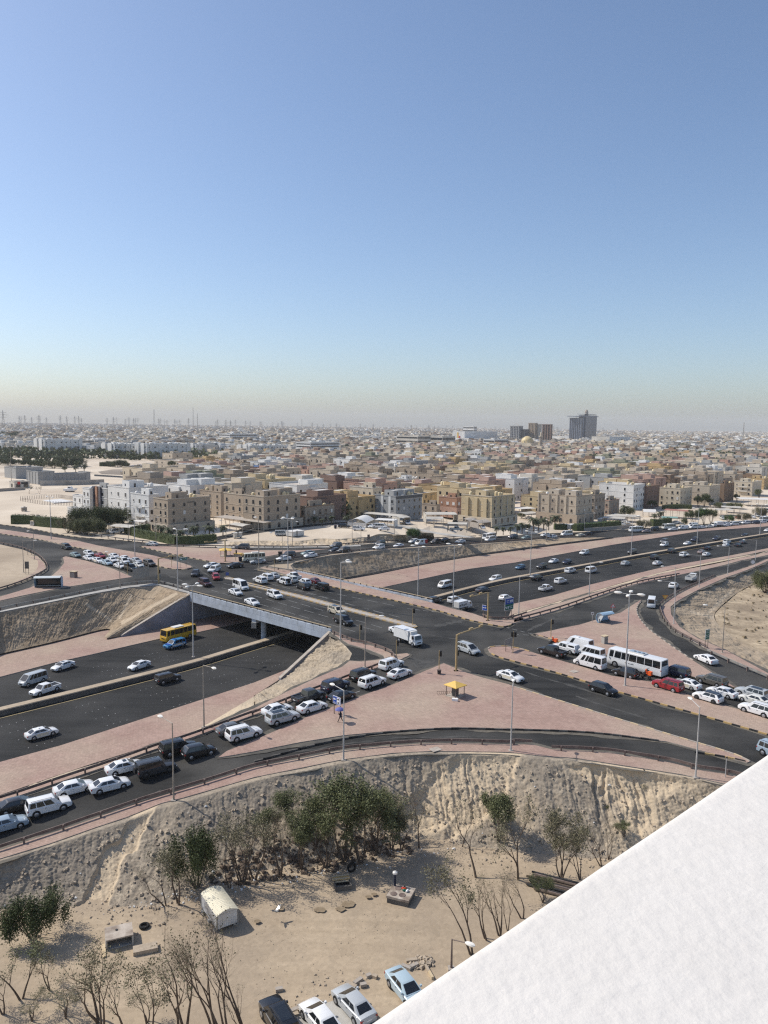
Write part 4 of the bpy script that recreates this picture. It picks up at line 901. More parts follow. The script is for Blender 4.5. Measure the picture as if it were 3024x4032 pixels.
def post_sign(name,label,base,top,kind,m,r=.42):
 b=site(*base,zU);h=height_at(b,*top)-b.z;t=thing(name,label,'road sign',b,group='small road signs')
 p=MB();p.cyl(0,0,0,h,.05,n=8);pt('post',p,'pole_grey',t)
 mb=MB()
 if kind=='tri': poly=[(-r,h-.9*r),(r,h-.9*r),(0,h+.8*r)]
 elif kind=='inv': poly=[(-r,h+.7*r),(r,h+.7*r),(0,h-.9*r)][::-1]
 elif kind=='sq': poly=[(-r,h-2*r),(r,h-2*r),(r,h),(-r,h)]
 else: poly=[(r*math.cos(a),h+r*math.sin(a)) for a in np.linspace(0,2*math.pi,17)[:-1]]
 mb.prism(poly,-.07,-.04);f=new('plate',mb.mesh('plate',[m[0]]),t)
 c=Vector((sum(p[0] for p in poly)/len(poly),sum(p[1] for p in poly)/len(poly)))
 ib=MB();ib.prism([tuple(c+(Vector(p)-c)*.68) for p in poly],-.085,-.07);new('sign_face',ib.mesh('sign_face',[m[1]]),f)
 if len(m)>2:
  ib=MB();ib.prism([tuple(c+(Vector(p)-c)*.25) for p in poly],-.098,-.085);new('symbol',ib.mesh('symbol',[m[2]]),f)
MT['amber']=mat('amber_sign',(.62,.24,.02),rough=.5)
post_sign('warning_sign','white warning triangle with red edge behind the blue bus shelter',('F',643,621),('F',645,553),'tri',(MT['red'],Wm,Bm),.6)
post_sign('yield_sign','amber inverted triangle sign at the mouth of the right slip road',('F',985,530),('F',985,501),'inv',(MT['amber'],MT['yellow']),.75)
post_sign('round_sign','large round white sign on the verge at far right',('F',1558,305),('F',1557,270),'disc',(MT['sign_back'],Wm),.95)
post_sign('stop_pole_sign','small white bus stop plate left of the blue shelter',('F',510,668),('F',508,597),'sq',(Wm,MT['sign_back']),.3)
post_sign('keep_right_sign','blue keep-right plate on the tip of the central kerb at the left junction',('a2',1092,490),('a2',1092,425),'sq',(MT['sign_blue'],MT['sign_blue'],Wm),.4)
post_sign('round_sign','small round sign back in front of the hedge at far left',('b7',120,600),('b7',118,534),'disc',(MT['sign_back'],MT['sign_back']),.6)
post_sign('stop_pole_sign','thin pole beside the open bus shelter at left',('D',404,430),('D',404,372),'sq',(MT['pole'],MT['pole']),.08)
post_sign('round_sign','small round plate by the minibus at the far corner',('a2',1408,350),('a2',1408,278),'disc',(MT['sign_back'],MT['sign_back']),.45)
post_sign('stop_pole_sign','brown post with narrow plate at the end of the near slip road',('I',1380,935),('I',1381,792),'sq',(MT['rust'],MT['rust']),.12)
# ------------------------------------------------------------------ cabinets, kiosks, shelters, bins
def cabinet(label,base,top,w_,d_,rz=.3,m='concrete',zf=zU,name='utility_cabinet',cap='kerb_pale'):
 b=site(*base,zf);h=max(1.2,height_at(b,*top)-b.z);t=thing(name,label,'cabinet',b,rz)
 p=MB();p.box(-w_/2,w_/2,-d_/2,d_/2,-.1,h-.12);new('housing',p.mesh('housing',[MT[m]]),t)
 p=MB();p.box(-w_/2-.12,w_/2+.12,-d_/2-.12,d_/2+.12,h-.12,h);new('cap',p.mesh('cap',[MT[cap]]),t)
 p=MB();p.box(-w_/2+.12,w_/2-.12,-d_/2-.02,-d_/2,.15,h-.3);dr=pt('door',p,'sign_back',t)
 p=MB();p.box(w_/2-.25,w_/2-.2,-d_/2-.05,-d_/2-.02,h*.5,h*.5+.15);pt('handle',p,'dark',dr)
 p=MB();p.box(-w_/2-.15,w_/2+.15,-d_/2-.15,d_/2+.15,-.1,.12);pt('plinth',p,'kerb',t)
cabinet('tall grey utility cabinet on the pink island beside the white vans',('F',591,806),('F',592,750),.95,.8,.5)
cabinet('brown utility cabinet on the pink island at left',('D',482,374),('D',482,330),1.6,1.1,-.3,'rust')
cabinet('white utility cabinet in front of the hedge at far left',('c4',434,958),('c4',434,897),1.9,1.3,-.5,'white_paint',zT)
cabinet('yellow service box beside the far kiosk',('a2',1210,256),('a2',1210,217),2.4,1.3,-.3,'yellow',cap='yellow')
cabinet('small dark cabinet on the guardrail right of the round tree',('c1',963,768),('c1',963,742),1.6,.9,.1,'dark',cap='dark')
def kiosk(label,base,eave,peak,sz,rz,zf=zU,clutter=True):
 b=site(*base,zf);h=height_at(b,*eave)-b.z;pk=max(height_at(b,*peak)-b.z,h+.4);t=thing('kiosk',label,'kiosk',b,rz);a=sz/2
 s=MB();s.box(-a,a,-a,a,-.05,.22);pt('slab',s,'kerb',t)
 for x in (-1,1):
  for y in (-1,1): p=MB();p.cyl(x*a*.85,y*a*.85,.2,h,.06,n=8);pt('post',p,'rust',t)
 r=MB();e=a*1.12;r.add([(-e,-e,h),(e,-e,h),(e,e,h),(-e,e,h),(0,0,pk),(-e,-e,h-.1),(e,-e,h-.1),(e,e,h-.1),(-e,e,h-.1)],
 [(0,1,4),(1,2,4),(2,3,4),(3,0,4),(5,6,1,0),(6,7,2,1),(7,8,3,2),(8,5,0,3),(8,7,6,5)]);pt('roof',r,'yellow',t)
 c=MB();c.box(-.42,.42,-.35,.35,.2,h*.84);hb=pt('housing',c,'concrete_dark',t)
 c=MB();c.box(-.3,.3,-.375,-.35,.4,h*.75);pt('door',c,'rust',hb)
 return t,b
t,b=kiosk('yellow-roofed open kiosk on the big pink island',('c8',845,930),('c8',620,560),('c8',865,462),2.3,.75)
kiosk('yellow-roofed kiosk at the far corner of the junction',('D',1473,232),('D',1445,190),('D',1470,178),3.4,.2)
def frame_rack(label,base,L,rz):
 b=site(*base,zU);t=thing('steel_frame',label,'steel frame',b,rz)
 for y in (-.35,.35):
  p=MB();p.tube([(-L/2,y,.5 if y>0 else .12),(L/2,y,.5 if y>0 else .12)],.03,6);pt('bar',p,'rust',t)
 for k in range(9): p=MB();x=-L/2+L*k/8;p.tube([(x,-.35,0),(x,-.35,.14),(x,.35,.5),(x,.35,0)],.02,5);pt('rung',p,'rust',t)
frame_rack('rusty steel frame leaning on the ground left of the yellow kiosk',('c8',560,880),2.6,.1)
def bin_(label,base,zf=zU,s=1.0,m='dark'):
 b=site(*base,zf);t=thing('litter_bin',label,'bin',b)
 p=MB();p.tube([(0,0,0),(0,0,.85*s)],[.26*s,.36*s],12);new('bucket',p.mesh('bucket',[MT[m]],40),t)
 p=MB();p.tube([(0,0,.85*s),(0,0,.93*s)],[.40*s,.40*s],12);new('rim',p.mesh('rim',[MT['rust']],40),t)
bin_('dark litter bin at the apex of the pink island',('c8',368,280));bin_('dark blue bin on the kerb by the minibus',('a2',1234,306),zU,1.7,'cloth_navy')
bin_('dark bin on the kerb in front of the far ramp queue',('a3',284,308),zU,1.8);bin_('dark bin on the street beside the sand lot',('b8',1440,640),zT,1.6,'cloth_navy')
def slabthing(name,label,cat,base,dims,m,rz=0,zf=zU,lift=0.14):
 b=site(*base,zf);mb=MB();x,y,z=dims;mb.box(-x/2,x/2,-y/2,y/2,0,z);o=new(name,mb.mesh(name,[m]),loc=b+Vector((0,0,lift)),rz=rz);return setp(o,label,cat)
slabthing('broken_block','broken white block lying in front of the yellow kiosk','block',('c8',840,1075),(.9,.5,.35),MT['white_paint'],-.3)
for k,(bx,l) in enumerate(((('I',392,245),'square manhole cover on the pink median below the white van'),(('a7',530,100),'pale concrete cover behind the large white van'),(('L',1185-700,590-40),''),(('Q',1185,590),'square concrete manhole on the near footpath'))):
 if l: slabthing('manhole_cover',l,'manhole cover',bx,(1.4,1.1,.06),MT['kerb'],.6,zU,.15)
def shelter_blue():
 b=site('F',597,668,zU);t=thing('bus_shelter','blue curved bus shelter on the pink island at right','bus shelter',b,.55)
 L=3.6;prof=[]
 for k in range(13):
  a=math.pi*(-.42+1.18*k/12);prof.append((1.15*math.cos(a)+.0,1.2+1.2*math.sin(a)))
 prof=[(x,z) for x,z in prof];mb=MB();rr=[]
 for x0 in (-L/2,L/2): pass
 outer=[(-L/2,y,z) for y,z in prof]
 mb.loft([[(x,y,z) for y,z in prof]+[(x,y*.93,1.2+(z-1.2)*.93) for y,z in prof[::-1]] for x in (-L/2,L/2)]);new('shell',mb.mesh('shell',[MT['shelter']],40),t)
 for s in (-1,):
  e=MB();x=s*(L/2-.3);pts=[(y*.9,1.2+(z-1.2)*.9) for y,z in prof];e.add([(x,y,z) for y,z in pts]+[(x+.05,y,z) for y,z in pts],[tuple(range(len(pts))),tuple(range(2*len(pts)-1,len(pts)-1,-1))]+[(i,i+len(pts),(i+1)%len(pts)+len(pts),(i+1)%len(pts)) for i in range(len(pts))]);pt('end_panel',e,'shelter_pale',t)
 s=MB();s.box(-L/2+.5,L/2-.3,-.1,.35,.42,.5);pt('bench',s,'dark',t)
 for x in (-L/2+.3,L/2-.3): p=MB();p.box(x-.06,x+.06,.3,.45,0,1.0);pt('leg',p,'dark',t)
 s=MB();s.box(-L/2+.3,L/2,-.9,.9,0,.08);pt('base',s,'kerb',t)
shelter_blue()
def shelter_left():
 b=site('D',318,436,zU);t=thing('bus_shelter','open pale-roofed bus shelter on the pink strip at left','bus shelter',b,.15);L=6.4
 mb=MB();prof=[(-1.4,2.75),(-.6,2.95),(.5,2.85),(1.1,2.3),(1.25,.9),(1.1,.15)]
 mb.loft([[(x,y,z) for y,z in prof]+[(x,y-.1,z-.08) for y,z in prof[::-1]] for x in (-L/2,L/2)]);new('shell',mb.mesh('shell',[MT['shelter_pale']],35),t)
 for x in (-L/2,L/2):
  e=MB();pts=[(-.5,.1),(1.05,.1),(1.15,.9),(1.0,2.2),(.4,2.72),(-.5,2.82),(-.9,1.6)];n=len(pts)
  e.add([(x-.03,y,z) for y,z in pts]+[(x+.03,y,z) for y,z in pts],[tuple(range(n)),tuple(range(2*n-1,n-1,-1))]+[(i,i+n,(i+1)%n+n,(i+1)%n) for i in range(n)]);pt('end_panel',e,'shelter',t)
 w_=MB();w_.box(-L/2+.1,L/2-.1,.75,.85,.2,2.2);pt('back_glass',w_,'pane',t)
 s=MB();s.box(-L/2+.2,L/2-.2,-.3,.35,.4,.52);pt('bench',s,'concrete',t)
 s=MB();s.box(-L/2,L/2,-.8,1.0,0,.1);pt('base',s,'kerb',t)
shelter_left()
# ------------------------------------------------------------------ walking person with umbrella
def person():
 b=site('c7',755,1640,zU);rz=-1.9          # walks away to the left
 t=thing('person','person in dark blue walking under a blue umbrella on the pink island','person',b+Vector((0,0,.14)),math.pi-.25)
 J=dict(pel=(0,0,.95),ch=(.02,0,1.25),nk=(.03,0,1.47),hd=(.05,0,1.60),tp=(.05,0,1.73),
 lh=(0,.1,.92),lk=(.20,.1,.50),lf=(.36,.1,.07),lt=(.50,.1,.04),rh=(0,-.1,.92),rk=(-.10,-.1,.50),rf=(-.42,-.1,.10),rt=(-.30,-.1,.03),
 ls=(.02,.2,1.40),le=(.16,.26,1.16),lw=(.26,.18,1.36),rs=(.02,-.2,1.40),re=(-.08,-.27,1.12),rw=(.06,-.28,.90))
 E_=[('pel','ch'),('ch','nk'),('nk','hd'),('hd','tp'),('pel','lh'),('lh','lk'),('lk','lf'),('lf','lt'),('pel','rh'),('rh','rk'),('rk','rf'),('rf','rt'),
 ('ch','ls'),('ls','le'),('le','lw'),('ch','rs'),('rs','re'),('re','rw')]
 rad=dict(pel=.15,ch=.165,nk=.06,hd=.095,tp=.07,lh=.1,lk=.065,lf=.05,lt=.04,rh=.1,rk=.065,rf=.05,rt=.04,ls=.07,le=.052,lw=.04,rs=.07,re=.052,rw=.04)
 ks=list(J);me=bpy.data.meshes.new('body');me.from_pydata([J[k] for k in ks],[(ks.index(a),ks.index(c)) for a,c in E_],[])
 o=new('body',me,t);sk=o.modifiers.new('skin','SKIN');sv=me.skin_vertices[0].data
 for i,k in enumerate(ks): sv[i].radius=(rad[k],rad[k]*(.75 if k in ('pel','ch') else 1));sv[i].use_root=(k=='pel')
 o.modifiers.new('sub','SUBSURF').levels=2;o.modifiers['sub'].render_levels=2;me.materials.append(MT['cloth_dark'])
 h=MB();h.tube([(.05,0,1.48),(.05,0,1.53),(.06,0,1.62),(.05,0,1.70),(.04,0,1.745)],[.05,.085,.105,.09,.02],12);new('head',h.mesh('head',[MT['skin']],60),t)
 h=MB();h.tube([(.03,0,1.60),(.03,0,1.66),(.035,0,1.72),(.04,0,1.76)],[.112,.116,.095,.03],12);new('hair',h.mesh('hair',[MT['black']],60),t)
 c=MB();c.loft([[(cx+rx*math.cos(a),ry*math.sin(a),z) for a in np.linspace(0,2*math.pi,15)[:-1]] for cx,rx,ry,z in ((0,.2,.24,.78),(0,.17,.21,.98),(.02,.16,.21,1.2),(.02,.15,.22,1.38),(.03,.09,.11,1.47))]);new('tunic',c.mesh('tunic',[MT['cloth_navy']],60),t)
 hnd=MB();hnd.tube([(.26,.18,1.33),(.265,.175,1.40),(.262,.17,1.44)],[.035,.045,.03],8)
 for k in range(5): hnd.tube([(.262,.17+.01*k-.02,1.36+.018*k),(.298,.165+.01*k-.02,1.365+.018*k),(.30,.14,1.36+.018*k)],.009,5)
 new('hand',hnd.mesh('hand',[MT['skin']],60),t)
 hnd=MB();hnd.tube([(.06,-.28,.92),(.075,-.28,.85),(.08,-.28,.82)],[.035,.042,.03],8)
 for k in range(5): hnd.tube([(.05+.015*k,-.28,.83),(.055+.016*k,-.275,.77),(.062+.015*k,-.27,.735+abs(k-2)*.01)],.009,5)
 new('hand',hnd.mesh('hand',[MT['skin']],60),t)
 u=thing('umbrella','open blue umbrella held by the walking person','umbrella',t.location,t.rotation_euler.z)
 s=MB();s.tube([(.27,.16,1.2),(.12,.08,2.15)],.012,6);pt('shaft',s,'dark',u)
 cn=MB();tip=(.1,.07,2.2);rings=[[(tip[0]+r*math.cos(a)*1.0+.02,tip[1]+r*math.sin(a),z+(.03 if k%2 else 0)*(r>.5)) for k,a in enumerate(np.linspace(0,2*math.pi,17)[:-1])] for r,z in ((.02,2.21),(.25,2.17),(.48,2.06),(.62,1.92),(.66,1.84))]
 cn.loft(rings,cap=False);pt('canopy',cn,'umbrella',u)
 for k in range(8):
  a=2*math.pi*k/8;r=MB();r.tube([(tip[0]+.02,tip[1],2.19),(tip[0]+.64*math.cos(a)+.02,tip[1]+.64*math.sin(a),1.86)],.006,4);pt('rib',r,'dark',u)
person()
# ------------------------------------------------------------------ vehicles
def wheel_parts(r,wd,rim='rim'):
 a=MB();a.tube([(0,-wd/2,0),(0,-wd*.42,0),(0,wd*.42,0),(0,wd/2,0)],[r*.9,r,r,r*.9],18);me=a.mesh('wheel',[MT['tyre']],50)
 b=MB();b.tube([(0,-.004,0),(0,.014,0)],[r*.66,r*.60],14);mr=b.mesh('rim',[MT[rim]],50)
 return me,mr
def ring(x,w_,zb,zt,rnd=.05):
 return [(x,-w_*.90,zb),(x,-w_*.985,zb+.10*(zt-zb)),(x,-w_,zb+.55*(zt-zb)),(x,-w_*.975,zt-rnd),(x,-w_*.90,zt),(x,0,zt+.025),
 (x,w_*.90,zt),(x,w_*.975,zt-rnd),(x,w_,zb+.55*(zt-zb)),(x,w_*.985,zb+.10*(zt-zb)),(x,w_*.90,zb)]
class Car:
 def __init__(s,name): s.name=name;s.parts=[]
 def part(s,name,mb,m,smooth=None,M=None,subs=()):
  me=mb.mesh(name,[MT['car_white'] if m=='PAINT' else MT[m]],smooth);s.parts.append((name,me,m,M,list(subs)));return s.parts[-1]
def subq(q,u0,u1,v0,v1):
 bl,br,tr,tl=q;f=lambda u,v: (bl.lerp(br,u)).lerp(tl.lerp(tr,u),v)
 return [f(u0,v0),f(u1,v0),f(u1,v1),f(u0,v1)]
def make_car(name,st_,cab,wheels,r,wd=.22,win=(),rearwin=True,rim='rim',rails=False,sunroof=None,extra=None,roofmat=None,rear=True,light_z=None):
 c=Car(name);b=MB();b.loft([ring(*q) for q in st_]);c.part('body',b,'PAINT',38)
 xb0,xb1,xr0,xr1,zb,zr,wb,wr=cab;zs=zr-.045
 g=MB();R0=[(xb0,-wb,zb),(xb1,-wb,zb),(xb1,wb,zb),(xb0,wb,zb)]
 R1=[(xr0,-wr,zs),(xr1,-wr,zs),(xr1,wr,zs),(xr0,wr,zs)];R2=[(xr0+.12,-wr*.84,zr),(xr1-.18,-wr*.84,zr),(xr1-.18,wr*.84,zr),(xr0+.12,wr*.84,zr)]
 g.loft([R0,R1,R2]);cp=c.part('cabin',g,'PAINT',30)
 if roofmat: k=MB();k.loft([[(x,y*1.02,z+.004) for x,y,z in R1],[(x,y,z+.012) for x,y,z in R2]]);cp[4].append(('roof',k.mesh('roof',[MT[roofmat]]),roofmat,None))
 V=Vector;fs=lambda a: [V(p) for p in a]
 right=fs([R0[0],R0[1],R1[1],R1[0]]);left=fs([R0[2],R0[3],R1[3],R1[2]])[0:4]
 front=fs([R0[1],R0[2],R1[2],R1[1]]);back=fs([R0[3],R0[0],R1[0],R1[3]])
 k=MB();k.slab(subq(front,.06,.94,.10,.95),.014);c.part('windshield',k,'glass')
 if rearwin: k=MB();k.slab(subq(back,.10,.90,.14 if rearwin is True else rearwin,.90),.014);c.part('rear_window',k,'glass')
 for u0,u1 in win:
  k=MB();k.slab(subq(right,u0,u1,.13,.90),.013);c.part('side_window',k,'glass')
  k=MB();k.slab(subq(left,1-u1,1-u0,.13,.90),.013);c.part('side_window',k,'glass')
 wm,rm=wheel_parts(r,wd,rim);W_=max(q[1] for q in st_)
 un=MB()
 for x in wheels:
  for s in (-1,1):
   y=s*(W_-wd/2+.02);M=Matrix.Translation((x,y,r));Mr=Matrix.Translation((0,s*wd/2,0))@Matrix.Rotation(0 if s>0 else math.pi,4,'Z')
   c.parts.append(('wheel',wm,'tyre',M,[('rim',rm,rim,Mr)]))
   un.tube([(x,s*(W_-.06),r+.03),(x,s*(W_+.006),r+.03)],[r*1.2]*2,16)
 zb0=min(q[2] for q in st_);un.box(st_[1][0]+.1,st_[-2][0]-.1,-W_*.86,W_*.86,zb0-.03,zb0+.12);c.part('underbody',un,'black')
 xf,xr_=st_[-1][0],st_[0][0];zf=light_z or (st_[-2][2]+.62*(st_[-2][3]-st_[-2][2]));wf=st_[-2][1];wr_=st_[1][1]
 for s in (-1,1):
  k=MB();a,b_=sorted((s*wf*.55,s*wf*.97));k.box(xf-.22,xf-.035,a,b_,zf-.06,zf+.09);c.part('headlight',k,'head')
  if rear: k=MB();a,b_=sorted((s*wr_*.66,s*wr_*1.0));zt_=st_[1][3];k.box(xr_+.02,xr_+.16,a,b_,zt_-.32,zt_-.12);c.part('taillight',k,'tail')
  k=MB();a,b_=sorted((s*(W_-.02),s*(W_+.17)));k.box(xb1-.55,xb1-.38,a,b_,zb-.01,zb+.15);c.part('mirror',k,'PAINT')
  for u in (.22,.52): k=MB();x=xb0+(xb1-xb0)*u;a,b_=sorted((s*(W_-.03),s*(W_+.012)));k.box(x-.09,x+.09,a,b_,zb-.17,zb-.13);c.part('door_handle',k,'dark')
 k=MB();k.box(xf-.06,xf+.012,-wf*.48,wf*.48,zf-.16,zf+.05);c.part('grille',k,'black')
 k=MB();k.box(xr_-.012,xr_+.03,-.26,.26,st_[1][3]-.38,st_[1][3]-.26);c.part('number_plate',k,'plate')
 if rails:
  for s in (-1,1): k=MB();k.tube([(xr0+.2,s*wr*.86,zr),(xr0+.3,s*wr*.86,zr+.06),(xr1-.4,s*wr*.86,zr+.06),(xr1-.25,s*wr*.86,zr)],.025,5);c.part('roof_rail',k,'dark')
 if sunroof: k=MB();k.box(sunroof[0],sunroof[1],-wr*.62,wr*.62,zr+.003,zr+.016);c.part('sunroof',k,'glass')
 if extra: extra(c)
 return c
CARS={}
SED=[(-2.40,.66,.48,.80),(-2.30,.84,.28,1.00),(-1.75,.89,.22,1.04),(-.9,.905,.20,1.0),(.8,.905,.20,.97),(1.35,.89,.20,.94),(2.0,.87,.22,.84),(2.28,.80,.26,.72),(2.38,.66,.34,.58)]
CARS['sedan']=make_car('sedan',SED,(-1.98,1.32,-1.12,.38,.98,1.46,.80,.62),(-1.42,1.42),.33,win=((.17,.44),(.47,.80)))
CARS['sedan_sunroof']=make_car('sedan',SED,(-1.98,1.32,-1.12,.38,.98,1.46,.80,.62),(-1.42,1.42),.33,win=((.17,.44),(.47,.80)),sunroof=(-.25,.2))
def taxi(c): k=MB();k.box(-.5,-.3,-.28,.28,1.46,1.58);c.part('roof_sign',k,'plate');k=MB();[k.box(-1.0,.75,s*.907-.004,s*.907+.004,.42,.88) for s in (-1,1)];c.part('door_panel',k,'car_cream')
CARS['taxi']=make_car('taxi',SED,(-1.98,1.32,-1.12,.38,.98,1.46,.80,.62),(-1.42,1.42),.33,win=((.17,.44),(.47,.80)),extra=taxi)
SUV=[(-2.45,.80,.52,1.02),(-2.40,.93,.36,1.12),(-1.7,.97,.30,1.14),(0,.975,.30,1.12),(1.15,.97,.30,1.10),(1.9,.95,.32,1.06),(2.35,.90,.38,.96),(2.48,.78,.48,.80)]
CARS['suv']=make_car('suv',SUV,(-2.38,1.30,-2.20,.55,1.08,1.84,.90,.74),(-1.48,1.45),.39,.26,win=((.06,.25),(.28,.52),(.55,.82)),rails=True,rearwin=.2)
CARS['suv_glass']=make_car('suv',SUV,(-2.38,1.30,-2.20,.55,1.08,1.76,.90,.74),(-1.48,1.45),.39,.26,win=((.06,.25),(.28,.52),(.55,.82)),rails=True,rearwin=.2,sunroof=(-1.7,.1))
def spare(c): k=MB();k.tube([(-2.46,0,.98),(-2.72,0,.98)],[.37,.36],14);c.part('spare_wheel',k,'tyre')
CARS['offroader']=make_car('suv',SUV,(-2.40,1.05,-2.34,.62,1.08,1.92,.90,.80),(-1.48,1.45),.42,.28,win=((.04,.26),(.29,.54),(.57,.86)),rails=True,extra=spare,rim='rim_dark',rearwin=.2)
CRO=[(-2.2,.74,.50,.90),(-2.12,.88,.34,1.04),(-1.5,.91,.28,1.06),(0,.92,.27,1.03),(1.1,.915,.27,1.0),(1.75,.90,.29,.93),(2.12,.83,.34,.82),(2.24,.70,.42,.68)]
CARS['crossover']=make_car('hatchback',CRO,(-2.12,1.28,-1.62,.42,1.0,1.62,.83,.66),(-1.35,1.35),.36,.24,win=((.14,.42),(.45,.80)),rearwin=.25)
CARS['crossover_black']=make_car('hatchback',CRO,(-2.12,1.28,-1.62,.42,1.0,1.62,.83,.66),(-1.35,1.35),.36,.24,win=((.14,.42),(.45,.80)),rearwin=.25,roofmat='car_black',rim='rim_dark')
MNV=[(-2.5,.82,.45,1.0),(-2.45,.94,.32,1.08),(-1.6,.98,.26,1.06),(0,.985,.25,1.02),(1.3,.97,.25,.98),(2.1,.94,.28,.88),(2.45,.84,.34,.74),(2.55,.70,.42,.60)]
CARS['minivan']=make_car('minivan',MNV,(-2.42,1.75,-2.12,.55,1.0,1.76,.90,.74),(-1.5,1.5),.36,.24,win=((.07,.26),(.29,.50),(.53,.80)),rails=True)
PIC=[(-2.75,.86,.52,1.02),(-2.70,.93,.42,1.08),(-1.7,.97,.38,1.08),(0,.975,.36,1.10),(1.3,.97,.36,1.12),(2.1,.95,.38,1.08),(2.6,.90,.42,.98),(2.74,.80,.50,.84)]
def bed(c):
 k=MB();k.box(-2.62,-.95,-.78,.78,1.086,1.118);c.part('bed_floor',k,'black')
 for s in (-1,1): k=MB();k.box(-2.68,-.9,s*.87-.08,s*.87+.08,1.06,1.22);c.part('bed_side',k,'PAINT')
 k=MB();k.box(-2.74,-2.64,-.9,.9,.75,1.22);c.part('tailgate',k,'PAINT')
CARS['pickup']=make_car('pickup',PIC,(-.95,1.45,-.72,.80,1.08,1.86,.89,.72),(-1.75,1.75),.40,.27,win=((.08,.44),(.48,.80)),extra=bed,rim='rim')
def canopy(c):
 bed(c);k=MB();k.loft([[(-2.7,-.84,1.2),(-.95,-.84,1.2),(-.95,.84,1.2),(-2.7,.84,1.2)],[(-2.55,-.7,1.8),(-.9,-.7,1.84),(-.9,.7,1.84),(-2.55,.7,1.8)]]);c.part('canopy',k,'PAINT')
 for s in (-1,1): k=MB();a,b_=sorted((s*.76,s*.815));k.box(-2.4,-1.2,a,b_,1.38,1.7);c.part('side_window',k,'glass')
CARS['pickup_canopy']=make_car('pickup',PIC,(-.95,1.45,-.72,.80,1.08,1.86,.89,.72),(-1.75,1.75),.40,.27,win=((.08,.44),(.48,.80)),extra=canopy)
def cage(c):
 bed(c)
 for y in (-.86,.86): k=MB();k.tube([(-2.65,y,1.2),(-2.65,y,1.75),(-.95,y,1.75),(-.95,y,1.2)],.03,5);c.part('rack_bar',k,'dark')
CARS['pickup_rack']=make_car('pickup',PIC,(-.95,1.45,-.72,.80,1.08,1.86,.89,.72),(-1.75,1.75),.40,.27,win=((.08,.44),(.48,.80)),extra=cage)
VAN=[(-2.6,.88,.50,1.06),(-2.56,.94,.34,1.12),(-1,.955,.28,1.12),(1.4,.95,.28,1.12),(2.1,.93,.30,1.06),(2.45,.87,.34,.90),(2.56,.76,.42,.74)]
CARS['van']=make_car('van',VAN,(-2.56,2.25,-2.46,1.22,1.06,2.12,.93,.80),(-1.55,1.65),.35,.22,win=((.03,.26),(.28,.50),(.52,.68),(.71,.84)),rearwin=.15)
CARS['panel_van']=make_car('van',VAN,(-2.56,2.25,-2.46,1.22,1.06,2.12,.93,.80),(-1.55,1.65),.35,.22,win=((.66,.84),),rearwin=.3)
VL=[(x*1.12,w_*1.02,a,b*1.0) for x,w_,a,b in VAN]
CARS['high_van']=make_car('van',VL,(-2.86,2.35,-2.76,1.35,1.06,2.36,.95,.80),(-1.75,1.85),.37,.24,win=((.03,.30),(.32,.54),(.56,.66),(.71,.83)),rearwin=.2)
def vent(c): k=MB();k.box(-.2,.3,-.3,.3,2.36,2.5);c.part('roof_vent',k,'PAINT')
CARS['high_panel_van']=make_car('van',VL,(-2.86,2.35,-2.76,1.35,1.06,2.36,.95,.80),(-1.75,1.85),.37,.24,win=((.70,.83),),rearwin=.3,extra=vent)
def redback(c): k=MB();k.box(-2.62,-1.3,-.965,.965,.5,1.6);k.box(-2.6,-1.3,-.9,.9,1.6,2.0);c.part('red_wrap',k,'red')
CARS['van_red']=make_car('van',VAN,(-2.56,2.25,-2.46,1.22,1.06,2.12,.93,.80),(-1.55,1.65),.35,.22,win=((.52,.68),(.71,.84)),rearwin=.3,extra=redback)
COA=[(-3.5,1.0,.55,1.30),(-3.46,1.06,.40,1.38),(0,1.075,.36,1.38),(3.0,1.07,.36,1.36),(3.4,1.03,.40,1.2),(3.5,.92,.5,1.0)]
def acpod(c): k=MB();k.box(-1.6,.6,-.6,.6,2.66,2.86);c.part('roof_unit',k,'tank_white')
CARS['minibus']=make_car('minibus',COA,(-3.46,3.36,-3.36,2.95,1.30,2.66,1.05,.93),(-2.0,2.1),.40,.25,win=((.02,.17),(.19,.34),(.36,.51),(.53,.68),(.70,.82),(.85,.95)),rearwin=.2,extra=acpod)
BUS=[(x*1.07,w_,a,b) for x,w_,a,b in [(-4.9,1.18,.60,1.50),(-4.86,1.235,.38,1.62),(0,1.25,.34,1.62),(4.6,1.245,.34,1.62),(4.85,1.2,.40,1.5),(4.92,1.08,.5,1.2)]]
def busroof(c):
 k=MB();k.box(-1.6,1.4,-.72,.72,3.12,3.34);u=c.part('roof_unit',k,'tank_white')
 for x in (-1.2,-.4,.4): q=MB();q.tube([(x,0,3.34),(x,0,3.37)],[.26,.26],12);c.part('fan',q,'dark')
 k=MB();k.box(-1.5,1.3,-.64,.64,3.342,3.356);c.part('fan_panel',k,'car_greyblue')
def busmark(c):
 busroof(c)
 k=MB();k.tube([(1.35,1.25,1.32),(1.35,1.258,1.32)],[.2,.2],12);c.part('emblem',k,'car_grey')
 k=MB()
 for i,(w_,h) in enumerate(((.10,.2),(.06,.3),(.09,.28),(.1,.24),(.11,.3),(.1,.2),(.07,.3))): k.box(.95-.16*i-w_,.95-.16*i,1.252,1.258,1.2,1.2+h*.6)
 c.part('lettering',k,'car_grey')
 k=MB();k.box(-2.75,-2.6,1.25,1.262,1.1,1.3);c.part('fuel_flap',k,'dark')
BW=((.02,.155),(.165,.30),(.31,.445),(.455,.59),(.60,.735),(.745,.865),(.89,.965))
CARS['bus']=make_car('bus',BUS,(-5.2,5.13,-5.11,4.87,1.55,3.12,1.23,1.12),(-2.8,3.5),.50,.28,win=BW,rearwin=.35,extra=busmark)
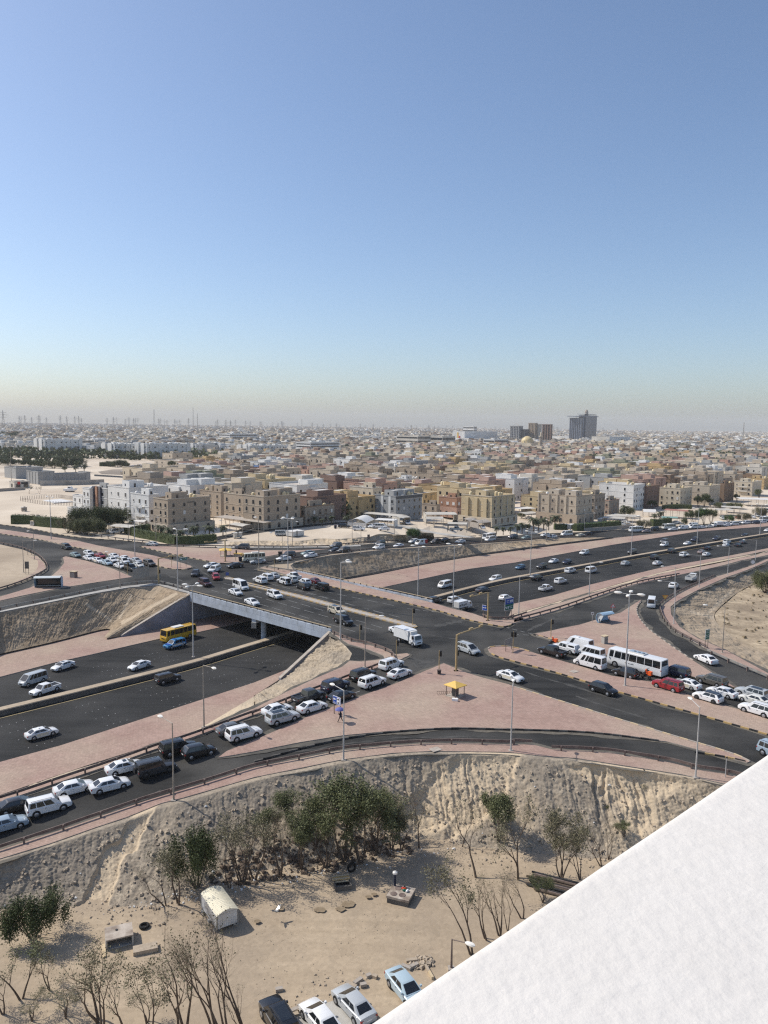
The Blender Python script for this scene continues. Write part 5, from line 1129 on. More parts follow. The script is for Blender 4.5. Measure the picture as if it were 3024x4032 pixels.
CARS['yellow_bus']=make_car('bus',[(x*.80,w_,a,b) for x,w_,a,b in BUS],(-4.18,4.12,-4.1,3.9,1.5,2.95,1.2,1.1),(-2.3,2.9),.48,.28,win=BW,rearwin=.35,extra=lambda c: (lambda k: (k.box(-1.0,1.6,-.7,.7,2.95,3.16),c.part('roof_unit',k,'tank_white')))(MB()))
def livery(c):
 for k_,(x0,x1,z0,z1,m) in enumerate(((-2.0,1.4,.62,.92,'sign_white'),(-1.2,.9,.92,1.06,'yellow'),(-2.2,-1.2,.45,.62,'black'))):
  k=MB();[k.box(x0,x1,s*.982-.006,s*.982+.006,z0,z1) for s in (-1,1)];c.part('livery_band',k,m)
 k=MB();k.box(-.1,.15,-.55,.55,1.84,1.96);c.part('light_bar',k,'sign_blue')
 k=MB();k.box(1.3,2.2,-.6,.6,1.10,1.118);c.part('bonnet_panel',k,'sign_blue')
CARS['police']=make_car('police_car',SUV,(-2.38,1.30,-2.20,.55,1.08,1.84,.90,.74),(-1.48,1.45),.39,.26,win=((.06,.25),(.28,.52),(.55,.82)),rails=True,rearwin=.2,extra=livery)
TCAB=[(.95,.95,.5,1.30),(1.0,.98,.42,1.36),(2.2,.98,.42,1.34),(2.75,.95,.44,1.2),(2.85,.86,.52,1.0)]
def boxbody(reefer,dim=(-3.5,.82,2.85),graf=False):
 def f(c):
  x0,x1,h=dim;k=MB();k.box(x0,x1,-1.08,1.08,.95,h);bx=c.part('cargo_box',k,'PAINT')
  t=MB()
  for z in (.95,h-.06):
   for s in (-1,1): t.box(x0-.01,x1+.01,s*1.085-.012,s*1.085+.012,z,z+.06)
  bx[4].append(('edge_trim',t.mesh('edge_trim',[MT['chrome']]),'chrome',None))
  dr=MB();dr.box(x0-.03,x0-.005,-1.0,-.02,1.05,h-.12);dr.box(x0-.03,x0-.005,.02,1.0,1.05,h-.12);bx[4].append(('rear_door',dr.mesh('rear_door',[MT['tank_white']]),'tank_white',None))
  k=MB();k.box(x0,1.0,-.4,.4,.55,.95);c.part('chassis',k,'dark')
  if reefer: k=MB();k.box(x1-.02,x1+.55,-.8,.8,h-.75,h-.1);c.part('fridge_unit',k,'tank_white')
  if graf:
   k=MB();[k.prism([(x,z),(x+.5,z-.1),(x+.6,z+.35),(x+.1,z+.45)],-1.088,-1.081) for x,z in ((-2.9,1.4),(-2.1,1.5),(-1.3,1.35),(-.5,1.5))];c.part('side_mark',k,'car_grey')
 return f
CARS['box_truck']=make_car('box_truck',TCAB,(1.0,2.72,1.05,2.45,1.30,2.2,.94,.84),(-2.0,2.05),.42,.30,win=((.42,.84),),rearwin=False,extra=boxbody(True),rear=False)
CARS['small_box_truck']=make_car('box_truck',TCAB,(1.0,2.72,1.05,2.45,1.30,2.1,.94,.84),(-1.8,2.05),.40,.28,win=((.42,.84),),rearwin=False,extra=boxbody(False,(-3.1,.85,2.6),True),rear=False)
def tipper(c):
 for nm,b_ in (('bed_floor',(-3.2,.8,-1.0,1.0,.95,1.05)),('tailgate',(-3.25,-3.15,-1.0,1.0,.95,1.75)),('bed_front',(.75,.85,-1.0,1.0,.95,1.9)),('bed_side',(-3.2,.8,-1.05,-.97,.95,1.75)),('bed_side',(-3.2,.8,.97,1.05,.95,1.75))):
  k=MB();k.box(*b_);c.part(nm,k,'dark' if nm=='bed_floor' else 'tank_white')
 k=MB();k.box(-3.1,1.0,-.4,.4,.55,.95);c.part('chassis',k,'dark')
CARS['tipper']=make_car('small_truck',TCAB,(1.0,2.72,1.05,2.45,1.30,2.2,.94,.84),(-1.8,2.05),.42,.30,win=((.42,.84),),rearwin=.2,extra=tipper,rear=False)
CAT=dict(sedan='car',suv='car',hatchback='car',taxi='car',minivan='car',pickup='pickup',van='van',minibus='minibus',bus='bus',box_truck='truck',small_truck='truck',police_car='police car')
def put(c,kind,color,loc,rz,label,group,nm=None,lod=0):
 k=CARS[kind];name=nm or dict(sedan='sedan',suv='off_road_car',hatchback='hatchback_car',taxi='taxi').get(k.name,k.name)
 t=thing(name,label,CAT[k.name],loc,rz,group)
 for n,me,m,M,subs in k.parts:
  if lod and n in ('door_handle','mirror','number_plate','grille','underbody'): continue
  o=new(n,me,t,MT['car_'+color] if m=='PAINT' else MT[m],M=M)
  if lod<2 or n!='wheel':
   for sn,sme,smk,sM in subs: new(sn,sme,o,MT[smk],M=sM)
 return t
def fleet(txt,zf,group,lod=0):
 hv=(1,0)
 for ln in txt.strip().split('\n'):
  ln=ln.strip()
  if not ln: continue
  if ln[0]=='@': hv=tuple(float(v) for v in ln[1:].split());continue
  a,label=[q.strip() for q in ln.split('|')];tk=a.split();c,x,y,kind,color=tk[0],float(tk[1]),float(tk[2]),tk[3],tk[4]
  h=(float(tk[5]),float(tk[6])) if len(tk)>6 else hv
  z=(lambda X,Y: zf(X,Y)+.03);p=site(c,x,y,z);l=math.hypot(*h);q=site(c,x+h[0]/l*12,y+h[1]/l*12,z)
  put(c,kind,color,p,math.atan2(q.y-p.y,q.x-p.x),label,group,lod=lod)
fleet('''
@ 500 -170
G 115 975 sedan black | black sedan at the left photo edge in the inner lane of the ramp queue
J 35 190 sedan greyblue | grey-blue sedan cut by the left photo edge, rearmost of the ramp queue
G 318 985 suv white | white off-roader second from the left edge in the near ramp lane
G 485 862 sedan white | white sedan in the inner ramp lane, ahead of the black sedan
G 718 842 sedan white | white sedan in the near ramp lane behind the grey boxy off-roader
G 815 725 sedan_sunroof white | white sedan with dark sunroof beside the grey boxy off-roader
G 1018 738 offroader dark | dark grey boxy off-roader with spare wheel on its back
G 1165 602 suv black | black off-roader in the inner ramp lane nearest the lower left lamp post
G 1298 622 crossover black | black hatchback-like car beside the lower left lamp post, near lane
G 1520 472 sedan grey | grey sedan in the inner ramp lane beside the big white off-roader
G 1592 508 suv white | big white off-roader beside the grey sedan in the ramp queue
Q 152 346 sedan white | white sedan behind the dark pickup in the ramp queue
Q 186 402 suv_glass silver | pale silver car with glass roof panel in the near ramp lane
Q 358 264 pickup dark | dark pickup truck in the ramp queue
Q 380 328 sedan white | white sedan in the near lane beside the dark pickup
Q 532 192 suv navy | dark blue off-roader in the inner lane behind the road sign
Q 572 256 sedan black | black car half hidden behind the blue arrow sign
Q 712 122 suv black | black off-roader with red tail lamps third from the stop line
Q 772 168 suv white | white off-roader beside the black one, second from the stop line
Q 897 52 suv white | white off-roader first at the ramp stop line by the guardrail end
Q 952 106 sedan_sunroof white | white sedan first at the ramp stop line beside the pink island
''',zU,'cars queueing on the near ramp')
fleet('''
@ -100 33
G 412 55 sedan_sunroof white | white sedan with sunroof alone on the far carriageway at left
G 215 152 van silver | grey passenger van on the far carriageway at left
G 296 214 pickup white | white double-cab pickup beside the highway median at left
G 910 52 sedan white | white sedan close to the median, left of the bridge
@ -100 26
D 1166 775 yellow_bus yellow | yellow bus coming out from under the bridge
D 1142 828 police police | blue and white patrol car beside the yellow bus
@ 100 -26
G 272 498 taxi white | white and cream taxi with roof sign alone on the near carriageway
G 1096 140 suv dark | dark off-roader alone on the near carriageway left of the bridge
''',zH,'vehicles on the sunken highway left of the bridge')
fleet('''
@ 120 36
a1 722 170 suv green | very dark green off-roader last in the left approach, far from the queue
a1 820 256 sedan teal | grey-green sedan at the tail of the left approach queue
a1 966 240 crossover white | white hatchback beside the red sedan in the left queue
a1 1092 266 sedan red | red sedan in the left approach queue
a1 966 290 sedan white | white sedan directly in front of the grey-green one in the left queue
a1 1066 316 taxi white | white and cream taxi in the outer lane of the left queue
a1 1160 342 sedan paleblue | pale blue sedan behind the sign back in the left queue
a1 1242 268 sedan white | white sedan next ahead of the red sedan by the kerb
a1 1218 312 sedan white | white sedan in the middle lane ahead of the pale blue one
a1 1362 294 sedan white | white sedan by the median kerb behind the dark taupe off-roader
a1 1347 330 suv white | white off-roader in the middle of the left queue
a1 1306 376 sedan white | white sedan in the outer lane behind the dark green off-roader
a1 1482 318 sedan silver | silver sedan next to the median kerb in the left queue
a1 1424 404 offroader green | dark green boxy off-roader first in the outer lane of the left queue
a1 1504 368 sedan offwhite | off-white sedan first in the middle lane of the left queue
a2 242 352 suv taupe | dark taupe off-roader first at the left stop line by the kerb
''',zU,'cars queueing on the left approach')
fleet('''
a2 272 134 sedan silver -100 -14 | silver sedan on the far slip road in front of the hedge
a2 922 372 sedan white -100 14 | white long sedan crossing the left junction
a2 952 420 suv white -80 30 | white off-roader crossing the left junction beside the red car
a2 746 460 crossover dark -40 40 | dark grey hatchback turning in the left junction
a2 968 500 crossover red 26 40 | small red car in the left junction
a2 852 570 offroader maroon 100 48 | dark maroon off-roader entering the bridge from the left
a2 1176 372 sedan black -100 12 | black sedan leaving the far slip road beside the minibus
a2 1378 304 minibus cream -100 6 | cream and white minibus waiting at the far corner
a2 1424 328 sedan silver -100 6 | silver sedan in front of the far minibus
a2 1256 170 suv grey -100 -4 | grey off-roader on the far slip road above the kiosk
@ 100 40
a2 1240 606 high_van white | white high-roofed passenger van on the near bridge lanes
a2 1182 666 sedan white | white sedan beside the passenger van at the start of the bridge
a2 1362 776 sedan white | white sedan close to the near bridge parapet
@ -100 -36
a3 66 594 suv white | white off-roader nearest the striped median in the bridge queue
a3 136 560 suv white | white off-roader in the middle lane at the front of the bridge queue
a3 212 538 sedan silver | silver sedan by the far kerb at the front of the bridge queue
a3 328 606 offroader white | white boxy off-roader by the striped median behind the first one
a3 436 550 pickup white | white pickup by the far kerb of the bridge
a3 402 584 suv offwhite | off-white off-roader in the middle bridge lane beside the pickup
a3 552 610 crossover white | white hatchback half hidden behind the black off-roader on the bridge
a3 656 596 sedan darkred | dark red sedan on the far bridge lane
a3 532 660 suv black | black off-roader by the striped median, last but one in the bridge queue
a3 737 668 offroader black | black boxy off-roader last in the bridge queue
@ 100 36
a3 228 758 suv white | white off-roader alone in the near bridge lane by the striped median
a3 902 932 suv_glass beige | beige off-roader just ahead of the black one at the bridge end
a4 147 212 suv black | black off-roader with chrome trim at the near end of the bridge
a4 745 318 sedan white | white sedan mostly hidden behind the white box truck
a4 862 428 box_truck white | white box truck with refrigeration unit crossing the junction
a4 1502 522 minivan silver | silver minivan in the middle of the right junction
I -25 292 taxi white 100 31 | white and cream taxi leaving the junction past the pink island
I 582 378 crossover black 100 32 | black hatchback alone on the long outbound road at lower right
I 1722 806 suv greyblue 100 40 | grey-blue car cut off by the white parapet at lower right
''',zU,'traffic crossing the junction')
fleet('''
@ -100 -27
a7 206 274 pickup black | black double-cab pickup first in the right queue
a7 345 238 pickup_canopy white | white pickup with canopy between the black pickup and the panel van
a7 488 210 high_panel_van white | large white panel van with roof vent by the pink island
a7 622 300 van white | white passenger van behind the pickup with canopy
a7 612 404 high_van white | white high-roofed minibus van nearest the pink median
a7 1122 442 bus white | long white bus with dark windows and roof unit in the right queue
a7 1005 506 crossover black | black coupe-like car beside the white bus
a7 1545 500 suv navy | dark blue off-roader behind the white bus
@ -100 -30
a8 408 362 suv red | red off-roader behind the delivery motorcycle
a8 640 338 taxi white | white and cream taxi beside the red off-roader
a8 955 304 suv taupe | dark grey-brown off-roader by the kerb of the pink island
a8 908 506 crossover_black white | white hatchback with black roof in the nearest queue lane
a8 1085 440 sedan white | white sedan beside the white hatchback with black roof
a8 1455 460 suv_glass silver | silver off-roader with dark roof by the kerb at the right edge
a8 1484 536 sedan offwhite | off-white sedan at the right photo edge behind the big white off-roader
a8 1515 668 suv white | big white off-roader cut by the right photo edge, nearest lane
''',zU,'vehicles queueing on the right approach')
fleet('''
F 1252 924 sedan white -100 -42 | white sedan alone on the curved slip road at right
F 898 560 high_van white 14 -60 | white van seen from behind at the top of the curved slip road
F 1043 440 crossover white 100 -34 | white hatchback merging on the right ramp
F 1158 397 tipper white 100 -36 | small white dump truck with open bed on the right ramp
''',zU,'vehicles on the right ramp')
fleet('''
@ -100 26
E 1245 436 van white | white passenger van on the far lanes just right of the bridge
E 1576 394 suv white | white off-roader on the far lanes by the median, right of the bridge
F 40 316 crossover blue | blue hatchback on the far lanes right of the bridge
F 180 312 suv black | black off-roader by the median on the far lanes
F 258 275 sedan white | white sedan ahead of the dark blue hatchback on the far lanes
F 346 281 crossover navy | dark blue hatchback on the far lanes behind the white sedan
F 458 221 suv white | white off-roader in the outermost far lane
F 771 216 suv dark | dark grey off-roader beside the third median lamp post
F 980 145 suv grey | grey off-roader hidden behind the white one on the far lanes
F 981 168 suv white | white off-roader in front of the grey one on the far lanes
F 1131 157 sedan white | white sedan left of the fourth median lamp post
F 1180 134 suv navy | dark blue off-roader behind the fourth median lamp post
F 1322 128 suv navy | dark blue off-roader alone on the far lanes at right
F 1506 103 sedan black | black sedan close to the median near the right edge
F 1655 70 sedan white | white sedan at the right photo edge on the far lanes
@ 100 -26
E 1178 536 suv dark | dark off-roader just past the bridge beside the median
E 1312 534 suv white | white off-roader behind the small box truck on the highway
E 1366 580 small_box_truck white | small white box truck with marks on its side on the highway
E 1488 464 sedan grey | dark grey sedan by the median right of the bridge
a5 248 504 crossover white | white hatchback behind the blue and green road sign
a5 8 408 sedan black | black sedan half hidden left of the road sign on the highway
a5 592 286 suv black | black off-roader close behind the lamp post head on the highway
F 367 339 suv white | white off-roader by the median ahead of the white van
F 303 408 suv white | white off-roader in the middle near lanes
F 207 456 pickup_rack white | white pickup with side rack in the near lanes
F 503 338 van white | white van behind the slender lamp post on the highway
F 728 291 crossover silver | silver hatchback in the near lanes
F 918 252 suv black | black off-roader in the near lanes beside a white sedan
F 936 288 sedan white | white sedan in the outermost near lane
F 1031 209 suv dark | dark off-roader next to the median in the near lanes
F 1111 234 suv white | white off-roader in the near lanes left of the grey-red pair
F 1264 189 sedan black | black sedan ahead of the paired cars in the near lanes
F 1226 214 sedan pinkgrey | pinkish grey sedan of the pair in the near lanes
F 1257 230 sedan white | white sedan of the pair in the near lanes
F 1391 149 suv white | white off-roader above the white sedan near the right edge
F 1386 168 sedan white | white sedan just below the white off-roader near the right edge
F 1463 169 sedan black | black sedan near the right edge in the near lanes
F 1493 148 sedan grey | grey sedan farthest right in the near lanes
''',zH,'traffic on the highway right of the bridge',1)
fleet('''
@ -100 12
a3 322 350 sedan white | white sedan first on the upper ramp by the junction
a3 372 316 suv black | black off-roader beside the first white sedan on the upper ramp
a3 586 290 sedan teal | pale green sedan behind another white sedan on the upper ramp
a3 612 316 sedan white | white sedan in the outer lane of the upper ramp, second from the junction
a3 883 258 sedan dark | dark sedan beside a black off-roader on the upper ramp
a3 973 264 suv black | black off-roader in the outer lane below the grey cabin
a3 890 212 suv grey | dark grey off-roader on the inner lane under the dirt bank
a3 1371 186 suv black | black off-roader under the narrow brown boards
a3 1357 230 suv white | white off-roader on the crest of the long brown bank
a3 1573 209 sedan white | white sedan alone on the upper ramp above the brown bank
@ -100 6
c1 771 796 crossover white | white hatchback just left of the red-tailed van
c1 850 818 van_red white | white van with red rear on the upper ramp
c1 1008 804 suv black | black off-roader right of the red-tailed van
c1 1112 782 sedan black | black sedan on the inner lane by the small cabinet
c1 1278 796 sedan white | white sedan alone between the black cars and the minibus
c1 1592 758 minibus white | white minibus at the foot of the palm grove
c1 1602 775 van white | white van overlapping the minibus below the palms
c2 329 747 suv navy | dark blue off-roader under the palm grove
c2 475 752 sedan teal | pale teal sedan in front of the palms
c2 681 725 crossover white | white hatchback at the end of the palm grove
c2 758 741 sedan white | white sedan beside the white hatchback under the palms
c2 914 716 high_van white | white high van in front of the small white hut
c2 1062 727 sedan cream | cream sedan behind the black one below the hedge
c2 1146 708 sedan black | black sedan below the clipped hedge
@ -100 4
c3 220 676 minibus white | white minibus left of the grey bush on the service road
c3 331 680 sedan pinkgrey | pinkish grey sedan behind the minibus on the service road
c3 415 660 suv black | black off-roader on the service road beneath the hedge
c3 576 646 minibus offwhite | white minibus with dark windows on the service road
c3 623 660 sedan white | white sedan in front of the dark-windowed minibus
c3 731 648 panel_van white | white panel van left of the tall median lamp post
c3 842 618 panel_van white | white van behind the tall median lamp post, far lane
c3 854 638 van white | white van just left of the tall median lamp post, near lane
c3 934 636 sedan white | white sedan just right of the tall median lamp post
c3 1014 630 sedan offwhite | off-white sedan behind the box truck on the service road
c3 1102 618 small_box_truck white | white box truck in the service road queue
c3 1196 594 sedan white | white sedan right of the box truck, far lane
c3 1204 614 crossover white | white hatchback right of the box truck, near lane
c3 1286 604 van white | white van in the service road queue near the green tree
c3 1357 586 sedan silver | silver sedan behind the white van on the service road
c3 1413 589 suv white | white off-roader in the service road queue
c3 1520 588 suv navy | dark blue off-roader in the service road queue
c3 1592 580 suv white | white off-roader left of the last minibus
c3 1628 562 minibus white | white minibus at the right photo edge on the service road
''',lambda X,Y: zU(X,Y),'queue on the upper ramp and service road',1)
fleet('''
c1 174 660 suv white 100 4 | white off-roader parked alone on the pale dirt lot
c1 447 660 sedan white -100 0 | white sedan parked on the pale dirt lot nearest the round tree
c1 320 628 sedan white -100 8 | white sedan by the arched white shade
c1 357 632 suv silver -100 8 | silver off-roader between two white cars on the dirt lot
c1 417 636 van white 100 3 | white van parked before the long white shed
c1 16 632 suv black 100 3 | black off-roader on the street by the sand lot
b8 855 716 van silver 100 -2 | silver van parked beside the grey cabin
c1 455 562 suv silver 60 30 | silver off-roader under the long carport
c1 505 566 suv white 60 30 | white off-roader under the right end of the long carport
c1 702 594 suv white 60 30 | white off-roader under the small grey canopy
c1 1240 596 suv dark 100 20 | dark car in the shade beside the orange house
c1 1236 664 pickup white 100 4 | white pickup under the grey box carport
c1 1430 622 suv darkred 100 8 | dark red off-roader beside the rounded carport
c1 1522 638 sedan white 60 30 | white sedan under the rounded brown carport
c1 78 514 suv white 60 20 | white car at the left end of the long carport
c1 178 528 sedan greyblue 60 20 | grey-blue car under the left carport
c1 250 528 suv white 60 20 | white off-roader under the middle of the long carport
c2 512 536 sedan white 100 10 | white sedan behind the palm grove
c2 1558 582 sedan white 100 10 | white sedan in the shade of the flat carports
c2 1506 604 suv silver 100 10 | silver off-roader by the end of the clipped hedge
b7 576 608 suv white 100 -10 | white off-roader under the pale carport at left
b7 516 602 sedan silver 100 -10 | silver car left of the white one under the pale carport
c3 106 582 sedan white 100 8 | white sedan parked behind the grey bush
c3 662 584 sedan white 100 8 | white sedan parked beside the green shade sail
c3 1166 540 suv white 60 20 | white car parked left of the bright green tree
c3 1492 522 sedan white 60 20 | white sedan parked right of the brown bush
c3 1545 510 suv silver 60 20 | silver car parked right of the brown bush, second in line
c3 1608 508 suv white 60 20 | white car parked third in line at the right edge
c3 1645 455 van white 60 20 | white van parked by the far wall at the right edge
c3 1330 530 sedan red 60 20 | small red car parked behind the bright green tree
a3 300 76 suv silver 100 2 | silver car parked left of the pale grey cabin
c5 440 284 sedan white 100 10 | white car on the dirt road by the sandy field
c5 535 294 sedan white 100 10 | second white car on the dirt road, right of the first
c5 598 298 sedan dark 100 10 | dark car on the dirt road at the edge of the palms
b7 -250 0 sedan white 1 0 | x
'''.replace("b7 -250 0 sedan white 1 0 | x\n",''),zT,'cars parked among the houses',1)
# far car parks: cars a handful of pixels long
def far_row(txt,n,label,group):
 a,b=stations(txt,zT);NO='first second third fourth fifth sixth seventh eighth ninth tenth eleventh twelfth thirteenth fourteenth fifteenth sixteenth'.split()
 for i in range(n):
  p=a.lerp(b,(i+random.uniform(.2,.8))/n);k=random.choice(('sedan','suv','sedan','crossover'))
  cc=random.choice(('white','white','silver','greyblue','dark','grey','beige','navy'))
  put('',k,cc,Vector((p.x+random.uniform(-1,1),p.y+random.uniform(-1,1),zT(p.x,p.y)+.05)),random.choice((.3,3.4))+random.uniform(-.1,.1),f"{dict(greyblue='grey-blue').get(cc, cc)} {label}, {NO[i]} from the left",group,lod=2)
far_row('c5 275 175 500 175',9,'car in the front row of the far car park','cars in the front row of the far car park')
far_row('c5 320 158 580 135',9,'car in the back row of the far car park','cars in the back row of the far car park')
far_row('b1 -20 665 560 712',16,'car along the fence of the white campus','cars along the campus fence')
def motorbike(label,c,x,y,h,rider=True):
 p=site(c,x,y,zU);q=site(c,x+h[0],y+h[1],zU);rz=math.atan2(q.y-p.y,q.x-p.x)
 t=thing('delivery_motorcycle',label,'motorcycle',p+Vector((0,0,.03)),rz,'delivery motorcycles in the right queue')
 wm,rm=wheel_parts(.30,.12,'rim_dark')
 for x_ in (-.62,.68): o=new('wheel',wm,t,MT['tyre'],loc=(x_,0,.30));new('rim',rm,o,MT['rim_dark'],loc=(0,.06,0))
 b=MB();b.loft([[(x_,-w_,z0),(x_,-w_*.7,z1),(x_,w_*.7,z1),(x_,w_,z0)] for x_,w_,z0,z1 in ((-.8,.06,.55,.72),(-.4,.16,.45,.78),(.1,.15,.35,.85),(.45,.13,.55,.95),(.6,.06,.7,.98))]);new('body',b.mesh('body',[MT['car_dark']],50),t)
 s=MB();s.box(-.6,.1,-.14,.14,.76,.84);pt('seat',s,'black',t)
 f=MB();f.tube([(.68,0,.3),(.5,0,1.0)],.035,6);f.tube([(.48,-.34,1.06),(.5,0,1.0),(.48,.34,1.06)],.02,6);pt('handlebar',f,'dark',t)
 x_=MB();x_.box(-.98,-.42,-.29,.29,.86,1.42);bx=pt('delivery_box',x_,'orange',t)
 l_=MB();l_.box(-1.0,-.40,-.31,.31,1.42,1.47);pt('lid',l_,'orange',bx)
 hl=MB();hl.tube([(.58,0,.92),(.68,0,.9)],[.1,.08],8);pt('headlight',hl,'head',t)
 r=thing('person',label.replace('delivery motorcycle','rider in helmet on the motorcycle'),'person',t.location,rz,None)
 J=dict(pel=(-.15,0,.92),ch=(-.02,0,1.22),nk=(.03,0,1.42),hd=(.07,0,1.54),lh=(-.1,.1,.9),lk=(.28,.2,.82),lf=(.18,.2,.38),lt=(.34,.2,.34),rh=(-.1,-.1,.9),rk=(.28,-.2,.82),rf=(.18,-.2,.38),rt=(.34,-.2,.34),
 ls=(0,.2,1.36),le=(.2,.28,1.14),lw=(.43,.28,1.1),rs=(0,-.2,1.36),re=(.2,-.28,1.14),rw=(.43,-.28,1.1))
 E_=[('pel','ch'),('ch','nk'),('nk','hd'),('pel','lh'),('lh','lk'),('lk','lf'),('lf','lt'),('pel','rh'),('rh','rk'),('rk','rf'),('rf','rt'),('ch','ls'),('ls','le'),('le','lw'),('ch','rs'),('rs','re'),('re','rw')]
 rad=dict(pel=.15,ch=.16,nk=.07,hd=.09);ks=list(J);me=bpy.data.meshes.new('body');me.from_pydata([J[k] for k in ks],[(ks.index(a),ks.index(c_)) for a,c_ in E_],[])
 o=new('body',me,r);o.modifiers.new('skin','SKIN')
 for i,k in enumerate(ks): q_=rad.get(k,.085 if k in ('lh','rh') else .068 if k in ('ls','rs','lk','rk') else .048);me.skin_vertices[0].data[i].radius=(q_,q_);me.skin_vertices[0].data[i].use_root=(k=='pel')
 o.modifiers.new('sub','SUBSURF').render_levels=2;me.materials.append(MT['cloth_dark'])
 hm=MB();hm.tube([(.04,0,1.44),(.05,0,1.50),(.07,0,1.60),(.06,0,1.69),(.05,0,1.735)],[.1,.135,.145,.11,.03],12);new('helmet',hm.mesh('helmet',[MT['orange']],60),r)
 v=MB();v.box(.16,.215,-.09,.09,1.53,1.62);pt('visor',v,'glass',r)
 vs=MB();vs.loft([[(cx+.17*k*math.cos(a),.215*k*math.sin(a),z) for a in np.linspace(0,2*math.pi,13)[:-1]] for cx,k,z in ((-.12,.95,.95),(-.04,.95,1.2),(.01,.98,1.34),(.03,.5,1.44))]);new('jacket',vs.mesh('jacket',[MT['orange']],60),r)
 for s in (-1,1):
  hd=MB();hd.tube([(.41,s*.28,1.08),(.47,s*.30,1.075),(.50,s*.30,1.07)],[.035,.045,.03],8)
  for k in range(5): hd.tube([(.48,s*(.25+.024*k),1.09),(.52,s*(.25+.024*k),1.07),(.505,s*(.25+.024*k),1.035)],.011,5)
  new('hand',hd.mesh('hand',[MT['black']],60),r)
motorbike('orange-boxed delivery motorcycle at the front of the right queue','a7',212,172,(-100,-27))
motorbike('orange-boxed delivery motorcycle beside the rear wheel of the white bus','a7',1228,538,(-100,-30))
# ------------------------------------------------------------------ houses
WALLC=dict(tan=(.40,.325,.245),beige=(.49,.42,.33),cream=(.58,.50,.38),white=(.70,.69,.66),grey=(.36,.36,.35),orange=(.38,.215,.14),yellow=(.56,.45,.28),
 brown=(.25,.17,.115),redbrown=(.22,.145,.115),pink=(.45,.31,.25),salmon=(.46,.30,.23),ochre=(.50,.36,.19),olive=(.28,.28,.20),stone=(.33,.28,.225),pale=(.60,.555,.48),blue=(.16,.27,.50),maroon=(.17,.06,.06),slate=(.23,.255,.30),dark=(.12,.12,.12),green=(.20,.33,.30))
for k,c in WALLC.items(): MT['wall_'+k]=mat('wall_'+k,tuple(v*.93 for v in c),tuple(min(1,v*1.05) for v in c),.25,.9,c3=tuple(v*.85 for v in c),scale3=.07)
MT['roof']=mat('roof_screed',(.44,.39,.33),(.56,.51,.45),.2,.95,c3=(.33,.29,.25),scale3=.1)
MT['roof_white']=mat('roof_white',(.56,.54,.51),(.66,.64,.60),.3,.9)
MT['shutter']=mat('window_shutter',(.62,.61,.58),rough=.6)
MT['tile_red']=mat('roof_tile',(.30,.13,.10),(.36,.18,.14),1.0,.8)
CA,SA=math.cos(HA),math.sin(HA)
def reach(p,dx,dy,c,x):               # run along (dx, dy) from p until the bearing x
 u=uv(c,x,0)[0];k=(u-1512)/FOC;v=p-Vector((0,0,CAM_H));X,Z=v.dot(_r),v.dot(_f);D=Vector((dx,dy,0))
 return (k*Z-X)/(D.dot(_r)-k*D.dot(_f))
def shell(wr,wl,h,par=1.0,th=.28,x0=0,y0=0,z0=-.6):
 mb=MB();x1,y1=x0+wr,y0+wl;hr=h-par
 o=[(x0,y0),(x1,y0),(x1,y1),(x0,y1)];i=[(x0+th,y0+th),(x1-th,y0+th),(x1-th,y1-th),(x0+th,y1-th)]
 V=[(x,y,z0) for x,y in o]+[(x,y,h) for x,y in o]+[(x,y,h) for x,y in i]+[(x,y,hr) for x,y in i]
 F=[(k,(k+1)%4,(k+1)%4+4,k+4) for k in range(4)]+[(k+4,(k+1)%4+4,(k+1)%4+8,k+8) for k in range(4)]+[(k+8,(k+1)%4+8,(k+1)%4+12,k+12) for k in range(4)]
 mb.add(V,F);mb.add([V[12],V[13],V[14],V[15]],[(0,1,2,3)],1);return mb
_wc={}
def winmesh(kind,w_,h):
 key=(kind,round(w_,1),round(h,1))
 if key in _wc: return _wc[key]
 w_,h=key[1],key[2];f=MB();p=MB()
 def outline(e,t):
  if kind=='arch':
   return [(-w_/2-e,-e),(w_/2+e,-e),(w_/2+e,h*.72)]+[((w_/2+e)*math.cos(a),h*.72+(w_/2+e)*.8*math.sin(a)) for a in np.linspace(0,math.pi,9)[1:-1]]+[(-w_/2-e,h*.72)]
  return [(-w_/2-e,-e),(w_/2+e,-e),(w_/2+e,h+e),(-w_/2-e,h+e)]
 f.prism(outline(.13,0),-.09,.02);f.box(-w_/2-.22,w_/2+.22,-.16,.02,-.28,-.13)
 p.prism(outline(0,0),-.105,-.088)
 if kind=='bars': [f.box(x-.03,x+.03,-.13,-.1,0,h) for x in (-w_/4,0,w_/4)]
 fm,pm_=f.mesh('window',[MT['wall_tan']]),p.mesh('pane',[MT['pane']]);_wc[key]=(fm,pm_);return fm,pm_
def tank_mesh():
 k=MB();k.tube([(0,0,0),(0,0,1.35),(0,0,1.62),(0,0,1.78)],[.78,.78,.55,.2],12);return k.mesh('water_tank',[MT['tank']],40)
TANK=tank_mesh()
_a=MB();_a.box(-.5,.5,-.3,.3,0,.9);ACU=_a.mesh('air_conditioner',[MT['tank_white']])
FOOT=[]
GRP='flat-roofed houses of the town'
def tanks(root,z,n,white,spots,rn):
 for k in range(n):
  x,y=spots[k%len(spots)]
  new('water_tank',TANK,root,MT['tank_white' if white else 'tank'],loc=(x+rn.uniform(-.3,.3)+1.9*(k//len(spots)),y+rn.uniform(-.3,.3),z),scale=rn.uniform(.9,1.25))
